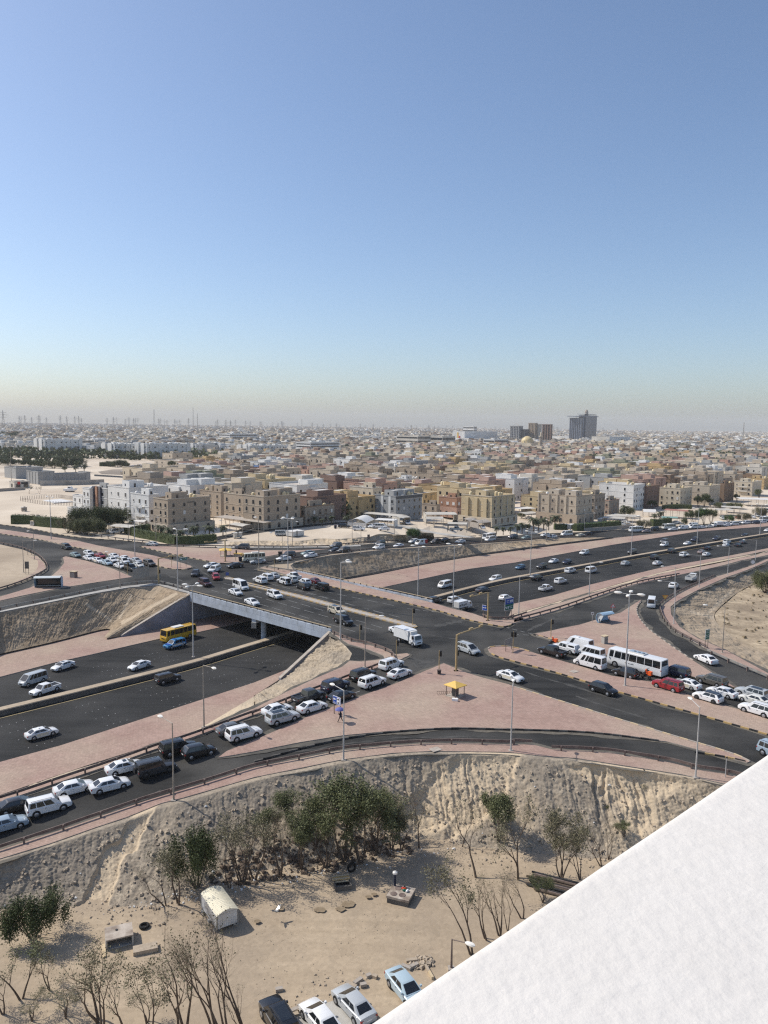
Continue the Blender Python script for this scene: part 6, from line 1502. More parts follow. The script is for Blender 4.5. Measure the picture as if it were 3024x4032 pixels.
def bld(label,c,xN,yT,yB,xL,xR,wall_,nf=3,nl=3,nr=4,win='rect',wl=None,wr=None,trim=None,pent=1,tk=3,tw=False,ww=1.15,wh=1.55,cor=True,skipg=False,base=None,pil=0,seed=0,
 shutter=False,cat='house',group=GRP,name='house',roofm='roof',pier=False,extra=None,lod=0,band=None,par=1.0,ratio=None):
 rn=random.Random(label);P=site(c,xN,yB,zT);h=height_at(P,c,xN,yT)-P.z
 if wl is None: wl=max(3.0,reach(P+Vector((0,0,h)),-SA,CA,c,xL))
 if wr is None: wr=max(3.0,reach(P+Vector((0,0,h)),CA,SA,c,xR))
 wl,wr=min(wl,120),min(wr,240)
 t=thing(name,label,cat,P,HA,group);FOOT.append((P.x,P.y,wr,wl));m=MT['wall_'+wall_];tm=MT['wall_'+(trim or wall_)]
 body=new('wall',shell(wr,wl,h,par).mesh('wall',[m,MT[roofm]]),t)
 q=MB()
 for a in ((-.14,wr+.14,-.14,.0),(-.14,wr+.14,wl,wl+.14),(-.14,.0,0,wl),(wr,wr+.14,0,wl)): q.box(*a,h-.35,h+.06)
 new('parapet',q.mesh('parapet',[tm]),t)
 fh=(h-par-.3)/nf
 if cor:
  for k in range(1,nf):
   b=MB();z=k*fh+.15;b.box(-.1,wr+.1,-.1,0,z,z+.18);b.box(-.1,0,0,wl,z,z+.18);new('cornice',b.mesh('cornice',[tm]),t)
 if pil:
  b=MB()
  for x in np.linspace(.3,wr-.3,pil+1): b.box(x-.3,x+.3,-.22,0,0,h-.2)
  for y in np.linspace(.3,wl-.3,pil+1): b.box(-.22,0,y-.3,y+.3,0,h-.2)
  new('pilaster',b.mesh('pilaster',[tm]),t)
 if band:
  for k in range(nf):
   z=k*fh+fh*.42;b=MB();b.box(.8,wr-.8,-.05,0,z,z+fh*.4);b.box(-.05,0,.8,wl-.8,z,z+fh*.4);new('window_band',b.mesh('window_band',[MT[band]]),t)
 else:
  joined=MB() if lod else None;dist=P.length
  for k in range(1 if skipg else 0,nf):
   z=k*fh+.3+(fh-wh)*.45
   for side,n,ln in ((0,nr,wr),(1,nl,wl)):
    if ln<3 or not n: continue
    for j in range(n):
     u=ln*(j+.5)/n;small=(win=='rect' and n>2 and j%3==2);w_,hh=(ww*.55,wh*.5) if small else (ww,wh)
     zz=z+(wh-hh)*.6
     if rn.random()<.04: continue
     if lod:
      if side==0: joined.box(u-w_/2,u+w_/2,-.05,.0,zz,zz+hh)
      else: joined.box(-.05,.0,u-w_/2,u+w_/2,zz,zz+hh)
     else:
      fm,pm_=winmesh(win if not small else 'rect',w_,hh)
      M=Matrix.Translation((u,0,zz)) if side==0 else Matrix.Translation((0,u,zz))@Matrix.Rotation(-math.pi/2,4,'Z')
      o=new('window',fm,t,tm,M=M);new('pane',pm_,o,MT['shutter'] if shutter or rn.random()<.08 else MT['pane'])
  if lod and joined.f: o=pt('window',joined,'pane',t);o['kind']='stuff'
 if base:
  b=shell(wr+base*2,wl+base*2,fh+.4,.8,.2,-base,-base);new('ground_storey',b.mesh('ground_storey',[tm,MT[roofm]]),t)
  if not lod:
   for side,n,ln in ((0,max(2,nr),wr+base),(1,max(2,nl),wl+base)):
    for j in range(n):
     u=-base/2+ln*(j+.5)/n;fm,pm_=winmesh('arch' if win=='arch' else 'rect',1.3,2.1)
     M=Matrix.Translation((u,-base,.6)) if side==0 else Matrix.Translation((-base,u,.6))@Matrix.Rotation(-math.pi/2,4,'Z')
     o=new('window',fm,t,tm,M=M);new('pane',pm_,o,MT['pane'])
 zr=h-par
 for k in range(pent):
  pw,pl=min(wr*.42,7),min(wl*.42,6);px_,py_=(wr*.2+k*wr*.42,wl*.35) if wr>wl else (wr*.3,wl*.15+k*wl*.45);ph=rn.uniform(2.8,3.3)
  s=shell(pw,pl,ph,.35,.2,z0=0);so=new('stair_tower',s.mesh('stair_tower',[m,MT['roof_white']]),t,loc=(px_,py_,zr))
  d=MB();d.box(pw*.3,pw*.3+.9,-.03,0,.05,2.1);d.box(-.03,0,pl*.5,pl*.5+.9,.9,1.9);pt('door',d,'pane',so)
 sp=[(wr*.72,wl*.3),(wr*.72,wl*.3+1.9),(wr*.15+1,wl*.85)]
 tanks(t,zr,tk,tw,sp,rn)
 for k in range(rn.randint(1,4)): new('air_conditioner',ACU,t,loc=(rn.uniform(1,max(1.5,wr-1)),rn.uniform(1,max(1.5,wl-1)),zr),rz=rn.choice((0,1.57)))
 if extra: extra(t,wr,wl,h,fh,m,tm)
 return t
def lettering_strip(t,wr,wl,h,fh,m,tm):
 q=MB();[q.box(wr*.45+i*.42,wr*.45+i*.42+.3,-.05,0,h-2.0,h-1.55) for i in range(8)];pt('lettering',q,'concrete_dark',t)
def columns(t,wr,wl,h,fh,m,tm):
 for y in np.linspace(.8,wl-.8,6): q=MB();q.cyl(-.55,y,fh*.9,h-.8,.22,n=8);pt('column',q,'wall_pale',t)
 for k in (1,2): q=MB();q.box(-1.0,0,.3,wl-.3,fh*k,fh*k+.2);q.box(-1.0,-.9,.3,wl-.3,fh*k+.2,fh*k+1.0);pt('balcony',q,'wall_pale',t)
def balcony(t,wr,wl,h,fh,m,tm):
 for k in (1,2): q=MB();q.box(-1.1,0,wl*.25,wl*.75,fh*k,fh*k+.18);q.box(-1.1,-1.0,wl*.25,wl*.75,fh*k+.18,fh*k+1.0);new('balcony',q.mesh('balcony',[tm]),t)
def striped(t,wr,wl,h,fh,m,tm):
 for y in (wl*.28,wl*.62): q=MB();q.box(-.12,0,y-.7,y+.7,0,h-.4);pt('wall_strip',q,'wall_white',t)
 q=MB();q.box(-.15,wr+.15,-.15,0,h-1.5,h-.2);pt('roof_band',q,'wall_dark',t)
def niches(t,wr,wl,h,fh,m,tm):
 for y in (wl*.38,wl*.6):
  q=MB();q.prism([(-.9,fh),(.9,fh),(.9,h-2.8)]+[(.9*math.cos(a),h-2.8+.9*math.sin(a)) for a in np.linspace(0,math.pi,9)[1:-1]]+[(-.9,h-2.8)],-.06,.0)
  o=pt('niche',q,'wall_stone',t,M=Matrix.Translation((0,y,0))@Matrix.Rotation(-math.pi/2,4,'Z'))
 for y in (0,wl*.27,wl*.5,wl*.72,wl): q=MB();q.box(-.5,0,y-.35 if y else 0,y+.35,0,h);new('pier',q.mesh('pier',[m]),t)
def bays(t,wr,wl,h,fh,m,tm):
 for y in (wl*.2,wl*.5,wl*.8): q=MB();q.box(-.7,0,y-1.0,y+1.0,fh*.9,h-1.2);new('bay',q.mesh('bay',[m]),t)
 for x in (wr*.15,wr*.4,wr*.65,wr*.9): q=MB();q.box(x-.35,x+.35,-.3,0,fh*.9,h-.6);new('pilaster',q.mesh('pilaster',[tm]),t)
def fins(t,wr,wl,h,fh,m,tm):
 for y0,mm in ((.3,'car_navy'),(.5,'wall_orange'),(.68,'car_navy')): q=MB();q.box(-.8,0,wl*y0,wl*y0+wl*.12,0,h+.3);new('fin',q.mesh('fin',[MT[mm]]),t)
bld('tan three-storey villa with arched ground floor behind the palm garden','b7',1142,235,608,978,1597,'tan',4,3,4,'arch',trim='beige',base=1.2,pent=1,tk=2,extra=lettering_strip,skipg=True,ww=1.0,wh=1.5)
bld('white villa with balconies left of the tan arched villa','b7',935,188,545,730,1040,'white',3,3,2,'rect',pent=1,tk=3,tw=True,extra=balcony)
bld('large white villa behind the dark green trees at left','b7',722,110,480,482,1140,'white',3,3,3,'rect',pent=1,tk=2,tw=True)
bld('grey and white modern villa with blue and orange fins','b7',480,118,420,292,520,'grey',3,2,1,'rect',trim='white',tk=2,tw=True,pent=1,extra=fins,ww=1.7)
bld('narrow white house left of the modern villa','b7',292,118,400,206,310,'white',3,2,0,'rect',pent=0,tk=1,tw=True)
bld('low white house next to the sandy field at left','b7',206,200,345,100,225,'white',2,2,0,'rect',pent=0,tk=0)
bld('low white annex in front of the low white house at left','b7',150,338,420,42,215,'white',1,3,1,'rect',pent=0,tk=0)
bld('beige double villa with arched window surrounds, right wing','b8',660,290,655,436,1056,'tan',4,3,4,'arch',trim='beige',base=.9,pent=2,tk=4,ww=1.2,wh=1.8,skipg=True)
bld('left wing of the beige double villa above the long carport','b8',436,268,575,224,480,'tan',3,3,0,'arch',trim='beige',pent=1,tk=3,ww=1.2,wh=1.8)
bld('low dark brown house with a row of arched windows','b8',1112,400,605,1058,1428,'stone',2,1,5,'arch',trim='brown',pent=1,tk=1,ww=1.1,wh=1.7)
bld('cream villa with ornate balconies beside the grey block','c1',325,195,478,75,426,'cream',3,4,2,'arch',trim='pale',pent=1,tk=2,extra=balcony)
bld('grey three-storey block with two white vertical strips','c1',575,285,548,340,864,'grey',3,3,5,'rect',pent=2,tk=4,extra=striped,ww=1.0,wh=1.3,cor=False)
bld('small orange-brown house with white shuttered windows','c1',1235,302,512,1046,1290,'orange',2,3,1,'rect',trim='salmon',pent=1,tk=4,shutter=True,ww=1.5,wh=1.5,base=.8)
bld('yellow three-storey villa with stepped bays','c2',95,290,605,-228,356,'yellow',4,3,4,'rect',trim='cream',base=1.0,pent=1,tk=4,extra=bays,ww=1.3,wh=1.4,skipg=True)
bld('tan block with two tall arched niches behind the palms','c2',1015,285,592,615,1196,'beige',3,4,3,'arch',trim='tan',base=.9,pent=2,tk=5,extra=niches,ww=.9,wh=1.3,tw=True,skipg=True)
bld('dark stone house right behind the niched tan block','c2',1212,268,540,1186,1336,'stone',3,1,3,'bars',pent=1,tk=3,ww=1.8)
bld('small brown house with red-edged roof below the white block','c2',1372,330,500,1334,1490,'stone',2,1,3,'arch',trim='salmon',pent=1,tk=1)
bld('tall white block with narrow shaded end wall','c3',185,165,442,-84,320,'white',4,2,5,'rect',pent=0,tk=4,wl=22,ww=1.0)
bld('dark red-brown apartment house beside the tall white block','c3',338,178,425,324,481,'redbrown',3,1,4,'rect',trim='brown',tk=2,wl=16)
bld('yellow-beige plain house with four dark windows','c3',695,202,408,480,836,'cream',3,4,4,'rect',tk=3,pent=1,cor=False)
bld('beige house behind the yellow-beige plain one','c3',838,172,370,700,1001,'beige',3,2,3,'rect',tk=3,wl=14)
bld('beige house with recessed balconies, second right of the yellow-beige one','c3',1012,172,385,990,1139,'beige',3,1,4,'rect',trim='cream',tk=2,wl=14)
bld('brown house with tall dark strips near the right edge','c3',1176,150,352,1138,1290,'brown',3,1,4,'bars',tk=2,pil=4)
bld('cream house with stepped balconies at the right','c3',1480,130,290,1290,1592,'cream',3,3,3,'rect',trim='pale',tk=2,extra=balcony)
bld('ochre house at the right photo edge','c3',1610,95,215,1590,1720,'ochre',3,1,3,'rect',tk=2,wl=14)
bld('white villa with rounded roof gables behind the niched block','c2',942,142,330,645,1100,'white',3,4,3,'rect',trim='white',tk=2,tw=True,pent=2)
bld('brown two-storey house behind the white villas','c5',985,320,468,690,1146,'brown',2,2,2,'rect',tk=4,pent=1,ww=1.6)
bld('tan four-storey house left of the beige double villa','c5',1300,432,708,1070,1452,'tan',4,3,1,'rect',tk=6,pent=2,ww=1.0,wh=1.2,cor=False)
bld('ochre yellow three-storey school building beyond the white villas','c5',1140,125,258,935,1276,'yellow',3,5,4,'rect',trim='ochre',tk=1,ww=1.5)
bld('pale grey house with three rows of arched windows','c5',1385,100,275,1265,1476,'pale',3,4,2,'arch',tk=2)
bld('tan house with vertical bays beside the arched pale grey one','c5',1532,110,288,1506,1616,'tan',3,1,3,'rect',tk=2,pil=3,wl=12)
bld('blue and grey house beyond the beige villas','b3',62,775,985,0,240,'grey',3,2,3,'rect',trim='blue',tk=1,extra=lambda t,wr,wl,h,fh,m,tm: new('blue_front',(lambda q: (q.box(-.2,0,0,wl,0,h),q.mesh('blue_front',[MT['wall_blue']]))[1])(MB()),t))
bld('low pale pink school wing beside the far car park','c5',860,98,192,575,1090,'beige',2,5,2,'rect',trim='beige',tk=0,ww=1.8)
bld('upper block of the pale pink school','c5',772,14,150,662,990,'beige',3,2,2,'rect',tk=0,ww=1.8)
bld('salmon pink house with boxed bays','b3',700,825,968,410,1015,'salmon',3,5,2,'rect',tk=4,pent=2)
bld('beige corner house left of the salmon pink one','b3',345,800,990,185,425,'beige',3,3,1,'arch',tk=2)
bld('low white house behind the beige double villa','b8',910,178,310,790,1106,'white',2,1,4,'rect',tk=1,tw=True)
bld('second low white house right of the beige double villa','b8',1062,242,318,1000,1258,'white',2,1,4,'rect',tk=1)
bld('large brown house with green netting on its wall','b8',1315,196,350,1125,1616,'stone',3,1,4,'rect',trim='brown',tk=4,pent=2,extra=lambda t,wr,wl,h,fh,m,tm: new('netting',(lambda q: (q.box(.2,wr*.3,-.25,-.2,1,h-1.5),q.mesh('netting',[MT['hedge']]))[1])(MB()),t))
bld('low reddish house with a pale roof pavilion','b8',1542,332,436,1330,1606,'pink',2,3,1,'rect',trim='salmon',tk=1)
bld('pale grey house behind the grey block','c1',690,98,250,568,882,'white',3,2,3,'rect',tk=4,tw=True)
bld('white house with many white tanks right of the grey block','c1',915,192,280,748,1056,'white',2,3,3,'rect',tk=7,tw=True)
bld('plain tan house between the grey block and the orange house','c1',1018,380,505,864,1046,'stone',2,2,1,'rect',tk=1)
bld('cream villa with columned balconies behind the yellow villa','c1',1345,76,222,1140,1482,'cream',3,4,2,'rect',trim='pale',tk=2,extra=columns)
bld('pinkish house with a rounded gable behind the yellow villa','c1',1602,150,235,1385,1642,'pink',2,4,1,'arch',trim='salmon',tk=4)
bld('white four-storey house with rows of dark windows in the middle of the town','b4',1302,590,748,1095,1340,'white',3,5,1,'rect',tk=3,tw=True,lod=1,ww=1.9,wh=2.2)
bld('pink house with arched windows right of the white four-storey one','b4',1536,606,758,1325,1566,'pink',3,4,1,'rect',tk=2,lod=1,ww=1.8)
bld('tan house with two deep balconies in the middle of the town','b4',736,580,718,625,845,'tan',3,2,2,'rect',tk=3,lod=1,ww=1.9)
bld('cream house with tall dark window slots in the middle of the town','b4',1042,576,718,845,1090,'cream',3,5,1,'rect',tk=3,lod=1,ww=1.7,wh=2.2)
bld('large yellow house below the high grey tower','b5',986,722,842,815,1086,'yellow',3,4,2,'rect',trim='ochre',tk=1,lod=1)
bld('cream house with small roof tower left of the yellow one','b5',302,715,832,65,326,'cream',2,4,0,'rect',tk=2,lod=1)
bld('white house with paired dark windows right of the large yellow one','b5',1336,790,866,1080,1406,'white',2,5,2,'rect',tk=2,lod=1)
bld('olive house with low arched front below the cream one','b5',376,935,996,138,562,'olive',2,3,2,'arch',tk=5,tw=True,lod=1)
bld('reddish brown house between the yellow villa and the palms','c2',492,310,436,415,612,'redbrown',2,1,4,'arch',trim='pink',tk=2)
# ------------------------------------------------------------------ campus, malls and towers behind the town
far_g='large white buildings behind the town'
def campus(label,c,xN,yT,yB,xL,xR,**k):
 def ex(t,wr,wl,h,fh,m,tm):
  q=MB();q.box(-.3,wr+.3,-.3,0,0,h*.45);q.box(-.3,0,0,wl,0,h*.45);pt('dark_base',q,'wall_stone',t)
  for x in np.linspace(.06,.9,5): q=MB();q.box(wr*x,wr*x+wr*.06,-1.2,-.3,0,h+1.5);pt('tower_bay',q,'wall_white',t)
  for y in (.15,.6): q=MB();q.box(-1.5,-.3,wl*y,wl*y+wl*.25,0,h+1.5);pt('tower_bay',q,'wall_white',t)
 return bld(label,c,xN,yT,yB,xL,xR,'white',3,4,8,'rect',tk=0,pent=2,lod=1,ww=2.4,wh=1.8,cat='building',name='campus_building',group=far_g,extra=ex,roofm='roof_white',tw=True,**k)
campus('leftmost white campus block with dark stone base','b1',585,500,690,230,1075,wl=36)
campus('second white campus block from the left','b1',1240,500,655,1105,1420,wl=30)
campus('third white campus block, nearest the palms','b1',1500,560,745,1355,1800,wl=36)
campus('white campus block behind the pale pink school','b2',260,560,755,140,830,wl=30)
campus('white campus block right of the pale pink school','b2',900,560,700,820,1400,wl=30)
campus('white campus block in front of the banded car park building','b2',1600,580,730,1560,1960,wl=30)
campus('long low white building left of the banded block','b3',110,510,650,0,450,wl=26)
def fl(label,c,xN,yT,yB,xL,xR,col_,nf,band,name='office_building',**k):
 return bld(label,c,xN,yT,yB,xL,xR,col_,nf,0,0,band=band,tk=0,pent=k.pop('pent',1),cat='building',name=name,group=far_g,cor=False,roofm='roof_white',**k)
fl('white building with dark horizontal bands behind the campus','b2',1345,425,560,1250,1700,'white',4,'pane',wl=40)
fl('white and brown block with five dark bands left of centre','b3',735,470,655,510,1115,'white',5,'pane',wl=32)
fl('low wide white building with a row of pale arches','b3',1430,392,480,1305,1680,'white',2,'pane',wl=50,pent=0)
fl('long white hall behind the banded buildings','b2',975,420,475,820,1180,'white',1,'roof_white',wl=30,pent=0)
fl('beige mall block with dark slots in the middle distance','b4',480,385,545,262,650,'pale',3,'pane',wl=60)
fl('pale mall block with a dark round sign','b4',800,390,545,650,970,'pale',2,'pane',wl=50,extra=lambda t,wr,wl,h,fh,m,tm: new('round_sign',(lambda q: (q.prism([(wr*.4+4*math.cos(a),h*.75+3.2*math.sin(a)) for a in np.linspace(0,2*math.pi,17)[:-1]],-.5,-.2),q.mesh('round_sign',[MT['dark']]))[1])(MB()),t))
fl('brown ribbed entrance block of the mall','b4',550,385,540,470,560,'brown',1,'wall_brown',wl=20,pent=0,pil=5)
fl('white upper block with blue windows on the mall roof line','b4',1210,262,420,985,1255,'white',4,'pane',wl=50)
fl('big white mall with red and yellow banners','b4',1090,325,490,980,1520,'white',1,'wall_white',wl=40,pent=0,extra=lambda t,wr,wl,h,fh,m,tm: [new('banner',(lambda q: (q.box(-.5,-.2,wl*y,wl*y+5,h*.3,h*z),q.mesh('banner',[MT[mm]]))[1])(MB()),t) for y,z,mm in ((.35,.62,'red'),(.5,.9,'yellow'))])
fl('low white mall front with a dark window strip','b4',1190,415,495,1005,1350,'white',1,'pane',wl=36,pent=0)
fl('white building with dark upper window at the mall, right part','b4',1480,430,540,1360,1660,'white',2,'pane',wl=30)
fl('blue-grey glass cube with round sign right of the tower','b5',1490,462,590,1330,1760,'pale',1,'wall_pale',wl=50,pent=0,extra=lambda t,wr,wl,h,fh,m,tm: [new('glass_front',(lambda q: (q.box(0,wr,-.3,-.05,0,h-.5),q.mesh('glass_front',[MT['car_greyblue']]))[1])(MB()),t),new('sign',(lambda q: (q.box(wr*.55,wr*.63,-.6,-.3,h*.5,h*.75),q.mesh('sign',[MT['dark']]))[1])(MB()),t)])
fl('white perforated hall left of the high tower','b5',960,455,540,735,980,'white',1,'wall_white',wl=60,pent=0)
fl('long low arcade building below the high tower','b5',1130,520,590,725,1440,'stone',2,'pane',wl=120,pent=0,extra=lambda t,wr,wl,h,fh,m,tm: new('red_sign',(lambda q: (q.box(-.6,-.2,wl*.5,wl*.62,0,h*.45),q.mesh('red_sign',[MT['red']]))[1])(MB()),t))
fl('white block with dark glass below the left tower','b5',300,515,580,130,400,'white',2,'pane',wl=50,pent=0)
bld('white school block among the trees at right','b6',1000,355,430,805,1130,'white',2,5,3,'rect',tk=0,lod=1,cat='building',name='school_building',group=far_g,ww=2.2)
bld('glass-fronted pale building at the left end of the park','b6',180,360,430,0,350,'pale',2,3,3,'rect',tk=0,lod=1,cat='building',name='office_building',group=far_g,ww=4,wh=2.5)
bld('grey-blue apartment block behind the park','b6',700,268,325,625,865,'grey',4,3,4,'rect',tk=0,lod=1,cat='building',name='apartment_building',group=far_g,ww=2.2)
def sub(label,c,xN,yT,yB,xL,xR,**k): return bld(label,c,xN,yT,yB,xL,xR,'grey',1,0,0,tk=0,pent=0,cat='building',name='substation_building',group='grey substation buildings',cor=False,**k)
MT['wall_grey2']=MT['wall_grey']
sub('grey walled substation hall at left, taller part','c4',505,255,425,345,710,pil=4)
sub('grey substation hall, long low part','c4',720,290,395,705,1130,pil=8,wl=14)
sub('grey substation end block on the right','c4',1130,260,380,1120,1180,wl=12)
sub('dark grey hall at the left photo edge','c4',210,205,350,-60,560,wl=20)
bld('small shop with a red logo sign in the walled yard at left','c4',190,385,478,120,385,'pale',1,1,2,'rect',tk=0,pent=0,cat='shop',name='shop',group=None,ww=2.6,wh=2.2,extra=lambda t,wr,wl,h,fh,m,tm: [new('sign',(lambda q: (q.box(wr*.2,wr*.38,-.2,-.02,h*.55,h*.95),q.mesh('sign',[MT['red']]))[1])(MB()),t),new('fascia',(lambda q: (q.box(wr*.45,wr*.9,-.15,-.02,h*.6,h*.85),q.mesh('fascia',[MT['dark']]))[1])(MB()),t)])
def town_wall(label,txt,h,m='concrete',th=.3): return wall('boundary_wall',label,stations(txt,zT),-8.5,0,th,MT[m]) if False else _tw(label,txt,h,m,th)
def _tw(label,txt,h,m,th):
 pts=smooth_line(stations(txt,zT),3);r=[]
 for i,p in enumerate(pts):
  d=pts[min(i+1,len(pts)-1)]-pts[max(i-1,0)];n=Vector((-d.y,d.x,0)).normalized()*th/2
  r.append([(p.x+n.x,p.y+n.y,p.z-.5),(p.x+n.x,p.y+n.y,p.z+h),(p.x-n.x,p.y-n.y,p.z+h),(p.x-n.x,p.y-n.y,p.z-.5)])
 mb=MB();mb.loft(r);return setp(new('boundary_wall',mb.mesh('boundary_wall',[MT[m]])),label,'wall')
town_wall('grey panel wall round the substation','c4 525 440 980 430 1360 415',3.2)
town_wall('low pale wall of the shop yard at left','c4 -60 520 330 495',1.8,'kerb')
town_wall('pale wall in front of the niched tan block','c2 1000 655 1200 655 1659 620',1.1,'kerb')
town_wall('pale wall beside the small pale hut at left','D 1500 105 1659 60',.5,'kerb')
def tower(label,c,xN,yT,yB,xL,xR,col_,ribs,name='tower_block',crown=None,nf=10,wl=None,glass='pane',ribw=.5,top=0):
 P=site(c,xN,yB,zT);h=height_at(P,c,xN,yT)-P.z
 wl=wl or max(8,reach(P+Vector((0,0,h)),-SA,CA,c,xL));wr=max(8,reach(P+Vector((0,0,h)),CA,SA,c,xR));FOOT.append((P.x,P.y,wr,wl))
 t=thing(name,label,'tower',P,HA,'towers on the horizon');b=MB();b.box(0,wr,0,wl,-1,h-2);new('glass_core',b.mesh('glass_core',[MT[glass]]),t)
 for k in range(ribs):
  y=wl*k/(ribs-1) if ribs>1 else 0;x=wr*k/(ribs-1)
  q=MB();w_=wl/ribs*ribw;q.box(-1.2,.3,y-w_/2,y+w_/2,0,h-1);new('rib',q.mesh('rib',[MT['wall_'+col_]]),t)
  q=MB();w_=wr/ribs*ribw;q.box(x-w_/2,x+w_/2,-1.2,.3,0,h-1);new('rib',q.mesh('rib',[MT['wall_'+col_]]),t)
 for k in range(nf):
  z=h*(k+.5)/nf;q=MB();q.box(-.5,wr,-.5,0,z,z+.8);q.box(-.5,0,0,wl,z,z+.8);new('floor_band',q.mesh('floor_band',[MT['wall_'+col_]]),t)
 q=MB();q.box(-1.6,wr+1.6,-1.6,wl+1.6,h-2,h);new('roof_slab',q.mesh('roof_slab',[MT['wall_'+col_]]),t)
 if crown: crown(t,wr,wl,h)
 return t
def big_crown(t,wr,wl,h):
 q=MB();q.box(wr*.25,wr*1.02,-4,wl*.55,-1,h+8);pt('glass_bay',q,'pane_blue',t)
 for z,e in ((h+5.5,6),(h+12,3)): q=MB();q.box(wr*.5-wr*.62,wr*.5+wr*.62,wl*.5-wl*.62,wl*.5+wl*.62,z-2 if z<h+8 else z-1,z) if z<h+8 else q.box(wr*.22,wr*.95,-5,wl*.65,z-1.2,z);pt('canopy',q,'wall_slate',t)
 q=MB();q.cyl(wr*.55,wl*.25,h+8,h+18,6,5,12);q.tube([(wr*.55,wl*.25,h+18),(wr*.55,wl*.25,h+22),(wr*.55,wl*.25,h+26)],[5.5,4.2,.8],12);new('dome',q.mesh('dome',[MT['wall_stone']],40),t)
MT['pane_blue']=mat('tower_glass',(.06,.075,.11),(.085,.10,.14),.05,.15,spec=.6)
tower('tall grey twin-slab tower with small dome on the horizon','b5',1105,215,545,978,1310,'slate',7,glass='pane_blue',crown=big_crown,nf=1,ribw=.30)
tower('dark glass tower with white frame left of the brown towers','b5',300,320,560,202,356,'grey',6,glass='pane_blue',nf=10,ribw=.35,crown=lambda t,wr,wl,h: [new('crane_frame',(lambda q: (q.tube([(0,0,h),(wr*.5,wl*.5,h+6),(wr,wl,h+4)],.5,5),q.mesh('crane_frame',[MT['wall_stone']]))[1])(MB()),t)])
tower('plain dark slab between the glass tower and the brown towers','b5',360,365,560,350,440,'dark',2,glass='pane_blue',nf=2,wl=18)
tower('brown striped tower, left of the pair','b5',510,282,560,443,545,'tan',5,glass='wall_brown',nf=12,ribw=.6)
tower('narrow pale tower just behind the striped brown one','b5',560,295,560,540,602,'pale',4,glass='pane_blue',nf=8,ribw=.6)
tower('dark brown banded tower with stepped top','b5',715,300,560,624,730,'redbrown',4,glass='pane',nf=14,ribw=.5)
def mosque():
 P=site('b5',450,640,zT);t=thing('mosque','mosque with golden dome and one minaret below the towers','mosque',P,HA);FOOT.append((P.x-10,P.y-10,40,40))
 s=P.y/FOC*(500/1659)
 b=MB();b.box(0,32,0,32,-1,15);pt('hall',b,'wall_cream',t)
 MT['gold']=mat('golden_dome',(.55,.43,.22),(.62,.50,.28),.1,.45)
 d=MB();c=(16,16);d.tube([(*c,15),(*c,19),(*c,22),(*c,25),(*c,27.5),(*c,29)],[12.5,12.5,11.5,8.8,5,.4],24);new('dome',d.mesh('dome',[MT['gold']],60),t)
 for k in range(12): a=2*math.pi*k/12;q=MB();q.cyl(16+12.6*math.cos(a),16+12.6*math.sin(a),15,18.5,.8,n=6);pt('buttress',q,'wall_cream',t)
 M_=site('b5',592,640,zT);h=height_at(M_,'b5',592,395)-M_.z;t2=thing('minaret','slender stone minaret beside the golden dome','minaret',M_)
 q=MB();q.cyl(0,0,-1,h*.72,3.2,2.9,10);pt('shaft',q,'wall_stone',t2);q=MB();q.cyl(0,0,h*.72,h*.76,4.6,n=10);pt('gallery',q,'wall_cream',t2)
 q=MB();q.tube([(0,0,h*.76),(0,0,h*.9),(0,0,h)],[2.3,2.2,.2],10);pt('spire',q,'wall_cream',t2)
mosque()
# ------------------------------------------------------------------ the rest of the town
built=[(p.x,p.y) for p in stations('A 960 890 B 0 870 B 520 850 B 790 790 B 1300 800 C 0 810 C 640 760 C 860 730 C 1250 700 C 1659 640 C 1850 560 C 1800 440 C 1659 438 C 1200 432 C 760 428 C 700 356 B 1659 352 B 960 356 B 600 352 B 500 400 B 40 412 A 1430 436 A 1240 530 A 1080 620 A 870 640',zT)]
def free(x,y,w_,l_,m=2.5):
 cx,cy=x+CA*w_/2-SA*l_/2,y+SA*w_/2+CA*l_/2
 for fx,fy,fw,fl_ in FOOT:
  gx,gy=fx+CA*fw/2-SA*fl_/2,fy+SA*fw/2+CA*fl_/2;dx,dy=cx-gx,cy-gy
  if abs(dx*CA+dy*SA)<(w_+fw)/2+m and abs(-dx*SA+dy*CA)<(l_+fl_)/2+m: return False
 return True
rn=random.Random(21);cells=[]
o0=site('C',0,700,zT)
for i in range(-75,76):
 for j in range(-50,120):
  a=i*21.5+8*(i//6);b=j*25+9*(j//2)
  x,y=o0.x+CA*a-SA*b,o0.y+SA*a+CA*b;cells.append((math.hypot(x,y),x,y))
cells.sort();PAL=['tan','beige','cream','stone','beige','cream','pale','white','pink','brown','beige','tan','yellow','grey','white','tan','cream','beige','tan','stone','tan','pale','beige','salmon','ochre','olive','redbrown','pink']
CN=dict(tan='tan',beige='beige',cream='cream',stone='stone-coloured',pale='pale',white='white',pink='pinkish',brown='brown',yellow='yellow',grey='grey',salmon='salmon',ochre='ochre',olive='olive',redbrown='red-brown',maroon='maroon',green='greenish')
ORD=['next','second next','third nearest','fourth nearest','fifth nearest','sixth nearest','seventh nearest','eighth nearest','ninth nearest','tenth nearest','eleventh nearest','twelfth nearest']+['thirteenth next','fourteenth next','fifteenth next']+['farther']*60
hero=[o for o in bpy.data.objects if o.parent is None and o.get('category')=='house']
def brief(l):
 w_=l.split()[:5]
 while w_[-1] in ('with','and','of','the','in','a','right','left','by','its','beside','behind','between','at','three','two','dark','on','below','rounded','white','tall','beige'): w_.pop()
 return ' '.join(w_)
HSHORT=[(o.location.copy(),brief(o['label'])) for o in hero]
count={};placed=[];stuffb={}
gen_mesh=[]
